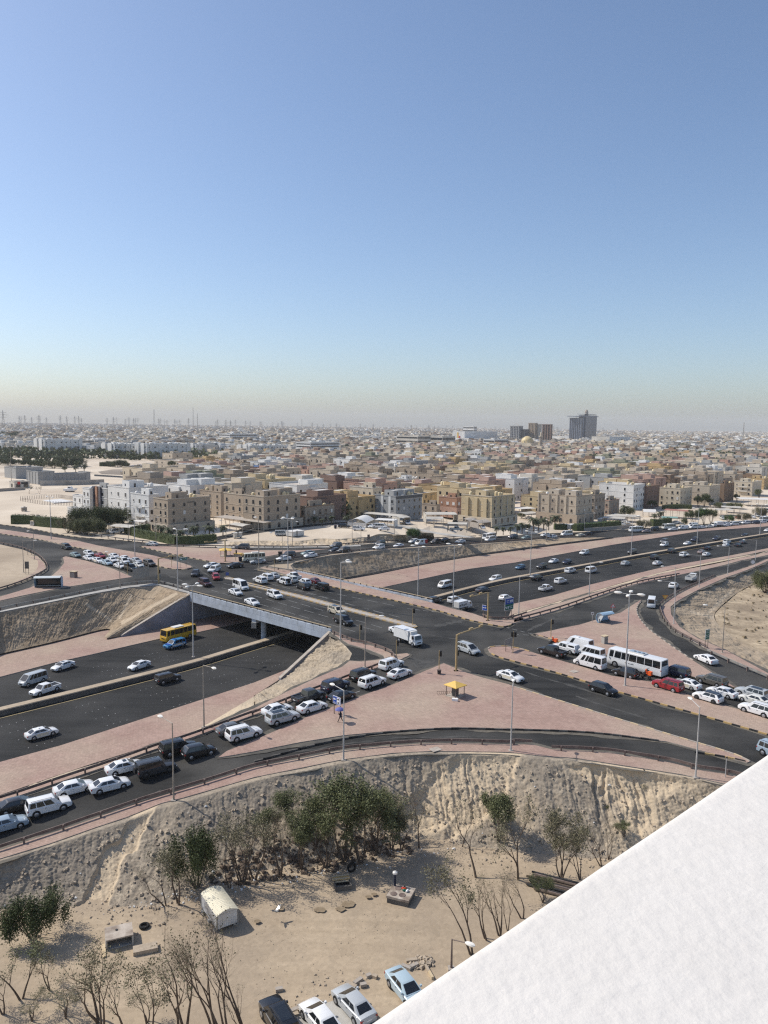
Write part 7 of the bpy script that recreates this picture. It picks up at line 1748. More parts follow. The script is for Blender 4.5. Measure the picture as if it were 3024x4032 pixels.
def gen_variant(k):
 r=random.Random(100+k);w_,l_,h=r.uniform(16.5,20.5),r.uniform(18.5,24),r.choice((8.5,9.6,11,12.4,13.2,14.5));nf=3 if h>9 else 2
 q=shell(w_,l_,h,1.0);par=MB()
 for a in ((-.14,w_+.14,-.14,.0),(-.14,w_+.14,l_,l_+.14),(-.14,.0,0,l_),(w_,w_+.14,0,l_)): par.box(*a,h-.35,h+.06)
 win=MB();fh=(h-1.3)/nf
 for f in range(nf):
  for side,ln in ((0,w_),(1,l_)):
   n=r.randint(3,5)
   for j in range(n):
    if r.random()<.12: continue
    ww,wh=(1.3,1.6) if r.random()<.75 else (.7,.8);u=ln*(j+.5)/n;z=f*fh+1.2
    win.box(*((u-ww/2,u+ww/2,-.05,0) if side==0 else (-.05,0,u-ww/2,u+ww/2)),z,z+wh)
 bay,bay2=MB(),MB();y=r.uniform(.2,.6)*l_;bay.box(-.9,0,y,y+l_*.22,fh,h-1.1);x=r.uniform(.2,.6)*w_;bay2.box(x,x+w_*.2,-.8,0,fh*.9,h-1.2)
 pts=[]
 for f in range(r.randint(1,2)): pts.append((r.uniform(.1,.5)*w_,r.uniform(.1,.5)*l_,r.uniform(.3,.5)*w_,r.uniform(.25,.45)*l_,r.uniform(2.8,3.4)))
 pw=MB()
 for a,b,c_,d,e in pts: s=shell(c_,d,e,.3,.2,a,b,h-1.0-e*0);pw.add([(x,y,z+(h-1.0 if z>h-1.01 or z>=0 and z<e+.01 and z>-.5 and z!=h-1.0 else 0)) for x,y,z in s.v],s.f)
 return dict(w=w_,l=l_,h=h,wall=q.mesh('wall',[MT['wall_tan'],MT['roof']]),par=par.mesh('parapet',[MT['wall_tan']]),win=win.mesh('window',[MT['pane']]),bay=bay.mesh('bay',[MT['wall_tan']]),bay2=bay2.mesh('bay',[MT['wall_tan']]),
 pent=[(a,b,shell(c_,d,e,.3,.2,z0=0).mesh('stair_tower',[MT['wall_tan'],MT['roof_white']])) for a,b,c_,d,e in pts],nt=r.randint(2,5))
GV=[gen_variant(k) for k in range(14)]
far_mesh={}
for d,x,y in cells:
 if d>1900: break
 if not inside(np.array([x]),np.array([y]),built)[0]: continue
 if rn.random()<.06: continue
 g=GV[rn.randrange(len(GV))];x +=rn.uniform(-1,1);y +=rn.uniform(-1,1)
 if not free(x,y,g['w'],g['l'],.3): continue
# keep to the field of view
 if abs(x)>y*.56+20: continue
 color=rn.choice(PAL)
 FOOT.append((x,y,g['w'],g['l']))
 z=zT(x,y);white=color in ('white','grey','pale') and rn.random()<.6
 if len(placed)<240:
  nh=min(HSHORT,key=lambda q: (q[0].xy-Vector((x,y))).length+(0 if q[0].y<y else 60));key=(color,nh[1]);count[key]=count.get(key,0)+1
  key2=(color,nh[1]);n_=count[key2]-1
  t=thing('house',f"{CN[color]} house{('', ' with white tanks')[white]}, {ORD[n_]} of that colour to the {nh[1]}".replace(' with white tanks' if len(nh[1].split())>3 else '~','').replace('stone-coloured','stone'),'house',(x,y,z),HA,GRP);placed.append(t)
  new('wall',g['wall'],t,MT['wall_'+color]);new('parapet',g['par'],t,MT['wall_'+color]);new('bay',g['bay'],t,MT['wall_'+color]);new('bay',g['bay2'],t,MT['wall_'+color])
  o=new('window',g['win'],t);o['kind']='stuff'
  for a,b,me in g['pent']: new('stair_tower',me,t,MT['wall_'+color],loc=(a,b,g['h']-1.0))
  for k in range(g['nt']): new('water_tank',TANK,t,MT['tank_white' if white else 'tank'],loc=(g['w']*.7+1.8*(k%2),g['l']*.55+1.9*(k//2),g['h']-1.0),scale=rn.uniform(1.1,1.5))
 else:
  mb=far_mesh.setdefault(color,MB());M=Matrix.Translation((x,y,z))@Matrix.Rotation(HA,4,'Z');hh=g['h']*(1 if d<900 else .8)
  mb.box(0,g['w'],0,g['l'],-1,hh,M=M);mb.box(3,3+g['w']*.4,3,3+g['l']*.4,hh,hh+3,M=M);mb.box(g['w']*.6,g['w']*.6+3,g['l']*.5,g['l']*.5+2.5,hh,hh+1.6,M=M)
  dk=far_mesh.setdefault('_w',MB())
  for f in range(3):
   for j in range(3):
    u=g['w']*(j+.5)/3;zz=1.2+f*hh/3.2;dk.box(u-.8,u+.8,-.06,0,zz,zz+1.5,M=M);u=g['l']*(j+.5)/3;dk.box(-.06,0,u-.8,u+.8,zz,zz+1.5,M=M)
# the town out to the horizon: thousands of houses, one joined mass per wall colour
for i in range(13500):
 u_=rn.random();d=1150*(1+8.0*u_**1.9);a=rn.uniform(-.50,.52);x,y=d*math.tan(a),d
 if inside(np.array([x]),np.array([y]),built)[0] or not (d>2600 or free(x,y,16,16,4)): continue
 z=zT(x,y);w_,l_,h=rn.uniform(14,32),rn.uniform(14,30),rn.choice((7,9,10,11,12,13,15));color=rn.choice(['beige','cream','tan','stone','pale','white','pale','white','grey','grey','cream','stone','pale','brown'])
 M=Matrix.Translation((x,y,z))@Matrix.Rotation(HA+rn.choice((0,.3,-.25)),4,'Z');mb=far_mesh.setdefault(color,MB())
 mb.box(0,w_,0,l_,-2,h,M=M);mb.box(w_*.2,w_*.55,l_*.3,l_*.7,h,h+3,M=M)
 if d<3200:
  dk=far_mesh.setdefault('_w',MB())
  for f in range(2):
   zz=1.5+f*h/2.3
   for j in range(3): u=w_*(j+.5)/3;dk.box(u-1,u+1,-.06,0,zz,zz+1.7,M=M)
for c_,mb in far_mesh.items():
 o=new('distant_windows' if c_=='_w' else 'distant_houses',mb.mesh('distant_houses',[MT['pane'] if c_=='_w' else MT['wall_'+c_]]));setp(o,kind='stuff')
# ------------------------------------------------------------------ pylons and masts on the horizon
pm_={}
def pylon_mesh(v):
 mb=MB();H_=50;r=lambda z: 4.2*(1-z/H_)**1.25+.55
 zs=[0,9,17,24,30,35,40,45,50]
 for sx,sy in ((1,1),(1,-1),(-1,1),(-1,-1)): mb.tube([(sx*r(z),sy*r(z),z) for z in zs],.32,4)
 for a,b in zip(zs,zs[1:]):
  for s in (1,-1): mb.tube([(-r(a),s*r(a),a),(r(b),s*r(b),b)],.16,4);mb.tube([(r(a),s*r(a),a),(-r(b),s*r(b),b)],.16,4)
 arm=MB()
 for z,l in ((32,9),(38,11.5),(44,8)): arm.tube([(-l,0,z),(0,0,z+1.6),(l,0,z)],.32,4);arm.tube([(-l,0,z),(l,0,z)],.2,4)
 return mb.mesh('lattice',[MT['galv']]),arm.mesh('cross_arm',[MT['galv']])
PYL,PARM=pylon_mesh(0)
PY=[('b1',35,118,'b1',250),('b1',250,190,0,0),('b1',275,190,0,0),('b1',322,182,0,0),('b1',412,205,0,0),('b1',500,183,0,0),('b1',518,183,0,0),('b1',605,208,0,0),('b1',785,184,0,0),('b1',870,195,0,0),('b1',977,192,0,0),('b1',1025,190,0,0),('b1',1062,220,0,0),('b1',1398,215,0,0),('b1',1480,203,0,0),('b1',1523,203,0,0),('b1',1636,230,0,0),
 ('b2',25,205,0,0),('b2',85,220,0,0),('b2',110,216,0,0),('b2',142,212,0,0),('b2',415,224,0,0),('b2',436,220,0,0),('b2',488,235,0,0),('b2',522,238,0,0),('b2',624,230,0,0),('b2',653,238,0,0),('b2',688,236,0,0),('b2',802,222,0,0),('b2',1160,255,0,0),('b2',1184,235,0,0),('b2',1292,240,0,0),('b2',1354,246,0,0),('b2',1416,238,0,0),('b2',1550,248,0,0),('b2',1610,258,0,0),
 ('b3',80,190,0,0),('b3',100,195,0,0),('b3',248,205,0,0),('b3',315,212,0,0),('b3',360,190,0,0),('b3',378,196,0,0),('b3',570,215,0,0),('b3',760,208,0,0),('b3',828,222,0,0),('b3',905,228,0,0),('b3',1003,222,0,0),('b3',1078,216,0,0),('b3',1120,232,0,0),('b3',1388,226,0,0),('b3',1455,238,0,0),('b3',1558,228,0,0),
 ('b4',160,238,0,0),('b4',322,246,0,0),('b4',390,244,0,0),('b4',402,244,0,0),('b4',467,250,0,0),('b4',620,246,0,0),('b4',638,246,0,0),('b4',698,252,0,0),('b4',748,255,0,0),('b4',855,250,0,0),('b4',940,250,0,0),('b4',1360,268,0,0),('b4',1490,262,0,0),('b5',765,320,0,0),('b5',812,330,0,0),('b5',1410,340,0,0),('b5',1595,350,0,0)]
prev=None
wires=MB()
for i,(c,x,y,*_z) in enumerate(PY):
 d=ray(uv(c,x,y));Dp=5200 if i else 3300;Dp *=random.Random(i).uniform(.85,1.2);f=Dp/d.y;px_,top=d.x*f,CAM_H+d.z*f;z0=zT(px_,Dp)
 sc_=max(.5,(top-z0)/50);t=thing('power_pylon',f"lattice power pylon on the horizon, number {['first','second','third','fourth','fifth','sixth','seventh','eighth','ninth','tenth'][i % 10]} of the {['leftmost','second','third','fourth','fifth','sixth','seventh','rightmost'][min(7, i//10)]} ten counted from the left",'pylon',(px_,Dp,z0),random.Random(i).uniform(-.4,.4),'power pylons on the horizon',sc_)
 new('lattice',PYL,t);new('cross_arm',PARM,t)
 for zf in (.64,.76,.88):
  p=(px_,Dp,z0+(top-z0)*zf)
  if prev and abs(prev[0]-px_)<700: q=(prev[0],prev[1],prev[2]+prev[3]*zf);m_=((p[0]+q[0])/2,(p[1]+q[1])/2,(p[2]+q[2])/2-6);wires.tube([q,m_,p],.12,3)
 prev=(px_,Dp,z0,top-z0)
setp(pt('power_lines',wires,'galv'),'thin power lines strung between the pylons along the horizon','power line')
for c,x,y,D_,l in (('b2',352,108,3600,'tall tapering lattice mast on the left horizon'),('b2',862,75,4200,'tallest thin mast on the left horizon'),('b2',918,160,4000,'thin mast right of the tallest one'),('b3',625,165,4200,'tapering mast on the horizon above the town, left of centre'),('b6',1387,70,3000,'lone thin mast on the right horizon')):
 d=ray(uv(c,x,y));f=D_/d.y;px_,top=d.x*f,CAM_H+d.z*f;z0=zT(px_,D_);h=top-z0;t=thing('radio_mast',l,'mast',(px_,D_,z0),0,'radio masts on the horizon');mb=MB();k=5.0 if 'tapering' in l else 1.6
 zz=np.linspace(0,1,12);rr=lambda q: k*(1-q)**1.1+.9
 for sx,sy in ((1,0),(-.5,.87),(-.5,-.87)): mb.tube([(sx*rr(q),sy*rr(q),q*h) for q in zz],.45,4)
 for a,b in zip(zz,zz[1:]): mb.tube([(rr(a),0,a*h),(-.5*rr(b),.87*rr(b),b*h)],.25,3);mb.tube([(-.5*rr(a),-.87*rr(a),a*h),(rr(b),0,b*h)],.25,3)
 pt('lattice',mb,'galv',t);q=MB();q.tube([(0,0,h),(0,0,h*1.03)],[.5,.1],5);pt('antenna',q,'galv',t)
# ------------------------------------------------------------------ carports, cabins, sheds near the houses
def carport(label,a,b,depth,h,m='shade',rise=0.0,posts=4,sides=False,zf=zT):
 A,B=site(*a,zf),site(*b,zf);d=(B-A).xy;L=d.length;rz=math.atan2(d.y,d.x);t=thing('carport',label,'carport',A,rz,'carports along the houses')
 mb=MB();n=9;sec=[]
 for k in range(n): v=k/(n-1);sec.append((depth*v,h+rise*math.sin(math.pi*v)+.15*v))
 mb.loft([[(x,y,z) for y,z in sec]+[(x,y,z-.08) for y,z in sec[::-1]] for x in np.linspace(0,L,5)]);new('roof',mb.mesh('roof',[MT[m]],30),t)
 for k in range(posts):
  for y in (.15,depth-.15): q=MB();x=.1+(L-.2)*k/(posts-1);q.box(x-.07,x+.07,y-.07,y+.07,-.3,h-.02);pt('post',q,'pole',t)
 if sides:
  for x in (0,L): q=MB();q.box(x-.05,x+.05,0,depth,.1,h);new('side_sheet',q.mesh('side_sheet',[MT[m]]),t)
 return t
carport('long brown carport roof in front of the beige double villa',('b8',110,600),('b8',660,672),6.5,3.4,'kerb',posts=7)
carport('pale curved carport over two cars by the trees at left',('b7',500,612),('b7',720,632),6,2.9,'shade',.35,3)
carport('dark carport left of the pale curved one',('b7',425,595),('b7',520,590),6,2.8,'sign_back',0,3)
carport('long grey carport in front of the grey block',('c1',218,545),('c1',612,585),6,3.0,'shade',.2,7)
carport('grey carport in front of the cream villa',('c1',92,530),('c1',275,530),7,3.0,'shade',.2,4)
carport('grey carport at the left of the cream villa',('c1',-20,500),('c1',165,500),7,3.0,'shade',.2,4)
carport('white arched shade with open end on the dirt lot',('c1',255,632),('c1',345,595),8,2.0,'tank_white',1.6,3,True)
carport('long low white shed behind the parked cars on the dirt lot',('c1',345,618),('c1',556,632),5,2.9,'tank_white',0,4,True)
carport('small grey canopy right of the long carport',('c1',618,598),('c1',735,596),6,3.0,'shade',.3,3,True)
carport('light curved carport standing alone on the sand',('c1',905,610),('c1',1095,618),5,2.9,'shade',.7,3)
carport('grey box carport nearest the upper ramp',('c1',1138,668),('c1',1350,680),5,3.0,'shade',.3,3,True)
carport('large dark-sided carport beside the orange house',('c1',910,585),('c1',1245,600),9,4.0,'shade',.3,4,True)
carport('rounded brown carport left of the yellow villa corner',('c1',1385,622),('c1',1470,615),6,2.4,'kerb',.8,2,True)
carport('rounded brown carport below the yellow villa',('c1',1478,640),('c1',1610,640),6,2.4,'kerb',.8,2,True)
carport('flat grey carports right of the clipped hedge',('c2',1300,590),('c2',1540,605),7,3.2,'shade',0,4)
carport('upper flat grey carport right of the clipped hedge',('c2',1380,555),('c2',1659,580),7,3.2,'shade',0,4)
carport('flat carport with cars behind the grey bush',('c3',-60,575),('c3',270,575),7,3.2,'shade',0,5)
carport('long red-roofed shed among the trees at right',('c3',520,520),('c3',815,540),7,4.2,'tile_red',0,5)
carport('pale shade roofs over the car park at right, front row',('c3',1090,500),('c3',1290,500),8,3.2,'shade',.3,4)
carport('pale shade roofs over the car park at right, back row',('c3',1150,465),('c3',1365,475),8,3.2,'shade',.3,4)
carport('white roof of a long shed at the right edge',('c3',1360,395),('c3',1700,405),12,4.5,'roof_white',0,5)
carport('green shade sail beside the hedge at right',('c3',520,585),('c3',700,590),6,3.0,'wall_green',-.6,3)
carport('small white pyramid tents beside the tall white block',('c3',300,510),('c3',440,515),6,2.6,'tank_white',1.3,3)
carport('pale canopy over the car behind the palm grove',('c2',470,545),('c2',600,535),6,2.9,'shade',.4,3)
carport('white flat roof behind the palm grove',('c2',400,490),('c2',585,480),8,3.2,'roof_white',0,3)
carport('pale cabin roof beside the palm garden',('b8',285,665),('b8',430,690),5,2.6,'shade',.4,3)
carport('white flat roof beside the white villa with balconies',('b7',720,560),('b7',880,560),5,2.8,'roof_white',0,3)
def cabin(label,N,yT,xL,xR,m,wl=None,rz=HA,zf=zT,corr=True):
 P=site(*N,zf);h=height_at(P,N[0],N[1],yT)-P.z;wl=wl or reach(P,-math.sin(rz),math.cos(rz),N[0],xL);wr=reach(P,math.cos(rz),math.sin(rz),N[0],xR)
 t=thing('portable_cabin',label,'cabin',P,rz,'portable cabins');mb=MB();mb.box(0,wr,0,wl,.3,h);new('wall',mb.mesh('wall',[MT[m]]),t)
 r=MB();r.box(-.15,wr+.15,-.15,wl+.15,h,h+.15);pt('roof',r,'tank_white',t)
 d=MB();d.box(wr*.3,wr*.3+.9,-.03,0,.4,2.3);pt('door',d,'sign_back',t)
 for x in (.3,wr-.3):
  for y in (.3,wl-.3): q=MB();q.box(x-.12,x+.12,y-.12,y+.12,-.1,.3);pt('leg',q,'dark',t)
 if corr:
  q=MB();[q.box(x-.03,x+.03,-.035,0,.35,h-.02) for x in np.arange(.2,wr,.35)];[q.box(-.035,0,y-.03,y+.03,.35,h-.02) for y in np.arange(.2,wl,.35)];new('cladding_rib',q.mesh('cladding_rib',[MT[m]]),t)
cabin('pale grey cabin on legs on the sand lot beyond the upper ramp',('a3',420,100),42,350,545,'tank_white')
cabin('small pale hut at the end of the hedge at left',('b8',345,750),692,325,425,'wall_pale')
cabin('white kiosk cabin at the end of the palm grove',('c2',900,650),595,845,920,'tank_white')
cabin('cream substation hut beside the clipped hedge',('c2',962,655),600,920,1004,'wall_pale')
cabin('grey-green hut behind the clipped hedge',('c2',1300,590),535,1250,1350,'wall_grey')
cabin('small brown brick hut standing alone on the sandy field',('c4',290,778),725,275,355,'wall_stone',corr=False)
cabin('dark cube hut on the oval field beyond',('b2',-290,960),915,-330,-250,'wall_dark',corr=False) if False else None
cabin('dark hut on the dark dry oval field',('c5',222,245),210,205,240,'wall_stone',corr=False)
cabin('pale block house behind the hedge at far left',('c4',470,890),830,455,520,'wall_cream',corr=False)
# ------------------------------------------------------------------ trees, palms, hedges
def leaf_quads(C,size,rng,flat=.5,aspect=.55):
 n=len(C);d=rng.normal(size=(n,3));d[:,2] *=flat;d /=np.linalg.norm(d,axis=1,keepdims=True)
 e=np.cross(d,rng.normal(size=(n,3)));e /=np.linalg.norm(e,axis=1,keepdims=True);s=size*rng.uniform(.6,1.35,(n,1))
 V=np.stack([C-d*s-e*s*aspect*.3,C-e*s*aspect,C+d*s,C+e*s*aspect],1).reshape(-1,3);return V
def quads_mesh(name,V,m):
 me=bpy.data.meshes.new(name);n=len(V)//4;me.vertices.add(len(V));me.vertices.foreach_set('co',V.astype(np.float32).ravel());me.loops.add(n*4);me.polygons.add(n)
 me.loops.foreach_set('vertex_index',np.arange(n*4,dtype=np.int32));me.polygons.foreach_set('loop_start',np.arange(0,n*4,4,dtype=np.int32));me.polygons.foreach_set('loop_total',np.full(n,4,np.int32))
 me.materials.append(MT[m]);me.update(calc_edges=True);me.validate();return me
def tree_mesh(seed,kind):
# nominal height 10 m
 r=random.Random(seed);rng=np.random.default_rng(seed);mb=MB();tips=[]
 P=dict(bare=(2,.24,5,260,.10,'leaf_dry',.8),sparse=(2,.26,5,1200,.12,'leaf_dry',.85),olive=(4,.30,5,6000,.125,'leaf',1.05),dense=(5,.38,5,12000,.15,'leaf_dark',1.15),bush=(8,.75,4,14000,.17,'leaf_dark',1.5))[kind]
 def grow(p,d,ln,rad,dep):
  pts=[p];rads=[rad];n=4
  for i in range(n):
   d=(d+Vector((r.gauss(0,.10),r.gauss(0,.10),r.gauss(.05,.05)))).normalized();p=p+d*ln/n;pts.append(p);rads.append(rad*(1-.55*(i+1)/n))
   if dep<P[2] and i>=(1 if dep else 2) and r.random()<.8:
    a=r.uniform(0,2*math.pi);sp=r.uniform(.32,.7);q=d.orthogonal().normalized();q=Matrix.Rotation(a,3,d)@q
    grow(p,(d+q*sp).normalized(),ln*r.uniform(.5,.68),rads[-1]*.7,dep+1)
   if dep>=2: tips.append((p,dep))
  mb.tube(pts,rads,5 if rad>.04 else 3,0,False)
  if dep<P[2]: grow(p,(d+Vector((r.gauss(0,.25),r.gauss(0,.25),.1))).normalized(),ln*.62,rads[-1]*.9,dep+1)
 ns=P[0] if kind!='bare' else r.choice((1,2,3))
 for k in range(ns):
  a=2*math.pi*k/ns+r.uniform(-.5,.5);s=P[1]*r.uniform(.6,1.1)
  grow(Vector((.1*math.cos(a),.1*math.sin(a),-.3)),Vector((math.cos(a)*s,math.sin(a)*s,1)).normalized(),3.9 if kind!='bush' else 2.6,.15 if kind!='bush' else .09,0)
 V=np.array(mb.v);zm=V[:,2].max();k=10/zm;mb.v=[tuple(v*k) for v in V]
 T=np.array([tuple(t[0]) for t in tips])*k;n=P[3];zmin=.06 if kind=='bush' else .12 if kind in ('olive','dense') else .22
 T=T[T[:,2]>10*zmin] if len(T) else T
 idx=rng.integers(0,len(T),n);w_=rng.uniform(0,1,len(T))**1.3;idx=rng.choice(len(T),n,p=w_/w_.sum())
 C=T[idx]+rng.normal(size=(n,3))*np.array([.34,.34,.30])*P[6];
 if kind=='bush': C[:,2] *=.2+.8*rng.uniform(0,1,len(C))**.45
 C=C[C[:,2]>.1]
 return mb.mesh('trunk',[MT['bark']]),quads_mesh('crown',leaf_quads(C,P[4],rng),P[5])
TM={k: [tree_mesh(40+i*7+j*100,k) for i in range(n)] for j,(k,n) in enumerate((('bare',5),('sparse',4),('olive',4),('dense',3),('bush',3)))}
_nv=NP_.reshape(-1,3)
def zN(x,y):
 i=np.argmin((_nv[:,0]-x)**2+(_nv[:,1]-y)**2);return max(ZLOT,float(_nv[i,2])) if (_nv[i,0]-x)**2+(_nv[i,1]-y)**2<1.0 else ZLOT
TN=random.Random(5)
def tree(label,kind,base,top,zf=None,crown=None,wide=1.0,group='trees at the foot of the bank',cat='tree',name=None):
 b=site(*base,zf or (lambda x,y: zN(x,y)));d=ray(uv(*top));f=math.hypot(b.x,b.y)/math.hypot(d.x,d.y)
 p=Vector((d.x*f,d.y*f,CAM_H+d.z*f))-b;h=p.length;fw=Vector((b.x,b.y,0)).normalized();rt=Vector((fw.y,-fw.x,0));lean=math.atan2(p.dot(rt),p.z)
 tr,cr=TN.choice(TM[kind]);s=h/10
 t=new(name or dict(bare='bare_tree',sparse='thin_tree',olive='leafy_tree',dense='dense_tree',bush='bush')[kind],None,loc=b);t.empty_display_size=.3
 t.rotation_mode='QUATERNION';t.rotation_quaternion=Matrix.Rotation(lean,3,fw).to_quaternion()@Matrix.Rotation(TN.uniform(0,6.28),3,'Z').to_quaternion();t.scale=(s*wide,s*wide,s)
 setp(t,label,cat,group);new('trunk',tr,t);new('crown',cr,t,MT[crown] if crown else None)
for a in '''
bush|big dark green bush on the slope at lower left|J 212 900|J 205 545|.85|leaf_dark
bush|dense green tree right behind the white container hut|J 1285 575|J 1235 165|.62|
sparse|thin leafy tree left of the container hut|J 1162 682|J 1095 250|1|
bare|bare leaning tree left of the container hut|J 1078 692|J 925 425|1|
bare|tall bare tree just behind the hut's curved roof|J 1500 575|J 1490 205|.7|
sparse|thin tree on the bank to the right of the hut|J 1585 548|J 1565 120|1|
sparse|thin tree at the left end of the grove|K 85 552|K 60 110|1|
sparse|second thin tree from the left end of the grove|K 168 520|K 150 90|1|
bare|bare many-stemmed tree in the left part of the grove|K 335 497|K 280 40|1.1|
olive|slender leafy tree right of the bare many-stemmed one in the grove|K 478 452|K 440 70|.9|leaf
olive|leafy tree on the front edge of the grove, left of centre|K 635 438|K 600 60|1|leaf
olive|tall dense tree in the middle of the grove|K 760 400|K 710 -170|1.0|leaf
olive|tall dense tree beside the tallest of the grove|K 865 412|K 880 -110|.9|leaf
olive|dark dense tree deep in the grove|K 570 335|K 560 -40|1.0|leaf
olive|leafy tree on the right front edge of the grove|K 975 357|K 955 -70|1.0|leaf
olive|dense tree in the right half of the grove|K 1065 325|K 1060 40|1.1|leaf
sparse|thin tree near the right end of the grove|K 1128 328|K 1130 -10|1|
bare|bare many-stemmed tree at the right end of the grove|K 1245 320|K 1250 -30|1.1|
olive|leafy tree high on the bank behind the grove|K 420 300|K 400 -60|1.2|leaf
olive|leafy tree on the bank at the left back of the grove|K 230 330|K 220 60|1.1|leaf
olive|broad dense tree at the back of the grove|K 690 260|K 660 -120|1.2|leaf
olive|leafy tree at the right back of the grove|K 960 240|K 980 -60|1.1|leaf
bare|bare forked tree standing alone on the sand right of the grove|L 130 922|L 140 450|1|
sparse|thin tree on the sand, second right of the grove|L 400 927|L 400 420|.9|
olive|narrow tree beside the pile of old pipes|L 680 937|L 700 470|.75|leaf_dry
bare|bare forked tree near the white parapet edge|L 940 846|L 890 570|1|
bare|thin bare stem behind the pile of pipes|L 800 932|L 780 600|.8|
bare|small bare tree on the pale sand run|L 30 722|L 15 470|.9|
dense|green tree on the bank below the washed-out gully|L 268 702|L 262 385|1.0|leaf
bare|bare tree right of the forked one at the parapet|L 990 802|L 1000 540|.9|
olive|bright leafy tree on the bank above the parapet, left one|L 1200 605|L 1240 370|1.1|leaf
dense|green tree on the bank above the parapet, right one|L 1335 525|L 1320 345|1.1|leaf
olive|green shrub-like tree just above the parapet edge|L 1085 735|L 1095 560|1.4|leaf
olive|leafy tree at the foot of the bank, close above the parapet|L 980 640|L 985 470|1.2|leaf
olive|small leafy tree growing over the pipe pile|L 560 1085|L 575 930|1.3|leaf
sparse|leaning thin tree beside the garden lamp|K 1585 1005|K 1440 395|.8|
bare|bare leaning tree close to the parapet, second from the lamp|L 185 1325|L 70 870|.9|
bare|bare upright tree close to the parapet, third from the lamp|L 278 1300|L 240 860|.9|
bare|bare forked tree at the parapet, rightmost of that row|L 425 1188|L 370 850|1.0|
bare|thin bare stem between the parapet trees|L 330 1265|L 320 960|.7|
sparse|leafy tree at the lower left photo edge|J 140 1302|J 100 915|1.1|leaf
sparse|thin leaning tree second from the lower left edge|J 322 1246|J 205 955|.9|
bare|bare wide tree at the bottom, third from the left|J 640 1445|J 470 925|1.1|
sparse|thin tree in front of the open concrete box|J 672 1520|J 680 955|.9|
bare|tall bare tree in front of the concrete box's right end|J 850 1620|J 822 850|.9|
sparse|thin low tree at the bottom left of centre|J 965 1580|J 1020 1075|1|
bare|tall bare tree below the tyre, at the bottom|J 1170 1580|J 1085 775|.9|
bare|bare tree right of the one below the tyre|J 1215 1510|J 1185 780|.8|
bare|dark bare trunk leaning left below the container hut|J 1412 1540|J 1260 760|.7|
bare|second dark bare trunk leaning left below the container hut|J 1482 1580|J 1335 790|.7|
bare|strongly leaning dark bare trunk ending nearest the dirt track|J 1580 1480|J 1285 745|.6|
sparse|low leafy shrub in the lower left corner|J 210 1440|J 215 1270|2.0|leaf_dry
sparse|low leafy shrub at the bottom edge left of centre|J 430 1420|J 435 1190|1.7|leaf_dry
sparse|leafy shrub at the bottom edge under the bare trees|J 965 1450|J 960 1255|1.6|leaf_dry
sparse|dry twiggy tree at the left edge above the shrubs|J 20 1400|J -5 1090|1.2|
bare|bare sapling at the bottom edge beside the black car|K 90 1520|K -20 1215|.8|
'''.strip().split('\n'):
 k,l,b,t_,w_,cr=a.split('|');b=b.split();t_=t_.split()
 tree(l,k,(b[0],float(b[1]),float(b[2])),(t_[0],float(t_[1]),float(t_[2])),None,cr if cr and cr!='bush' else None,float(w_))
tree('round green bush at the right photo edge above the sandy basin','bush',('F',1640,470),('F',1640,312),lambda x,y: zB(x,y),'leaf',1.1,'trees of the town')
TG='trees of the town'
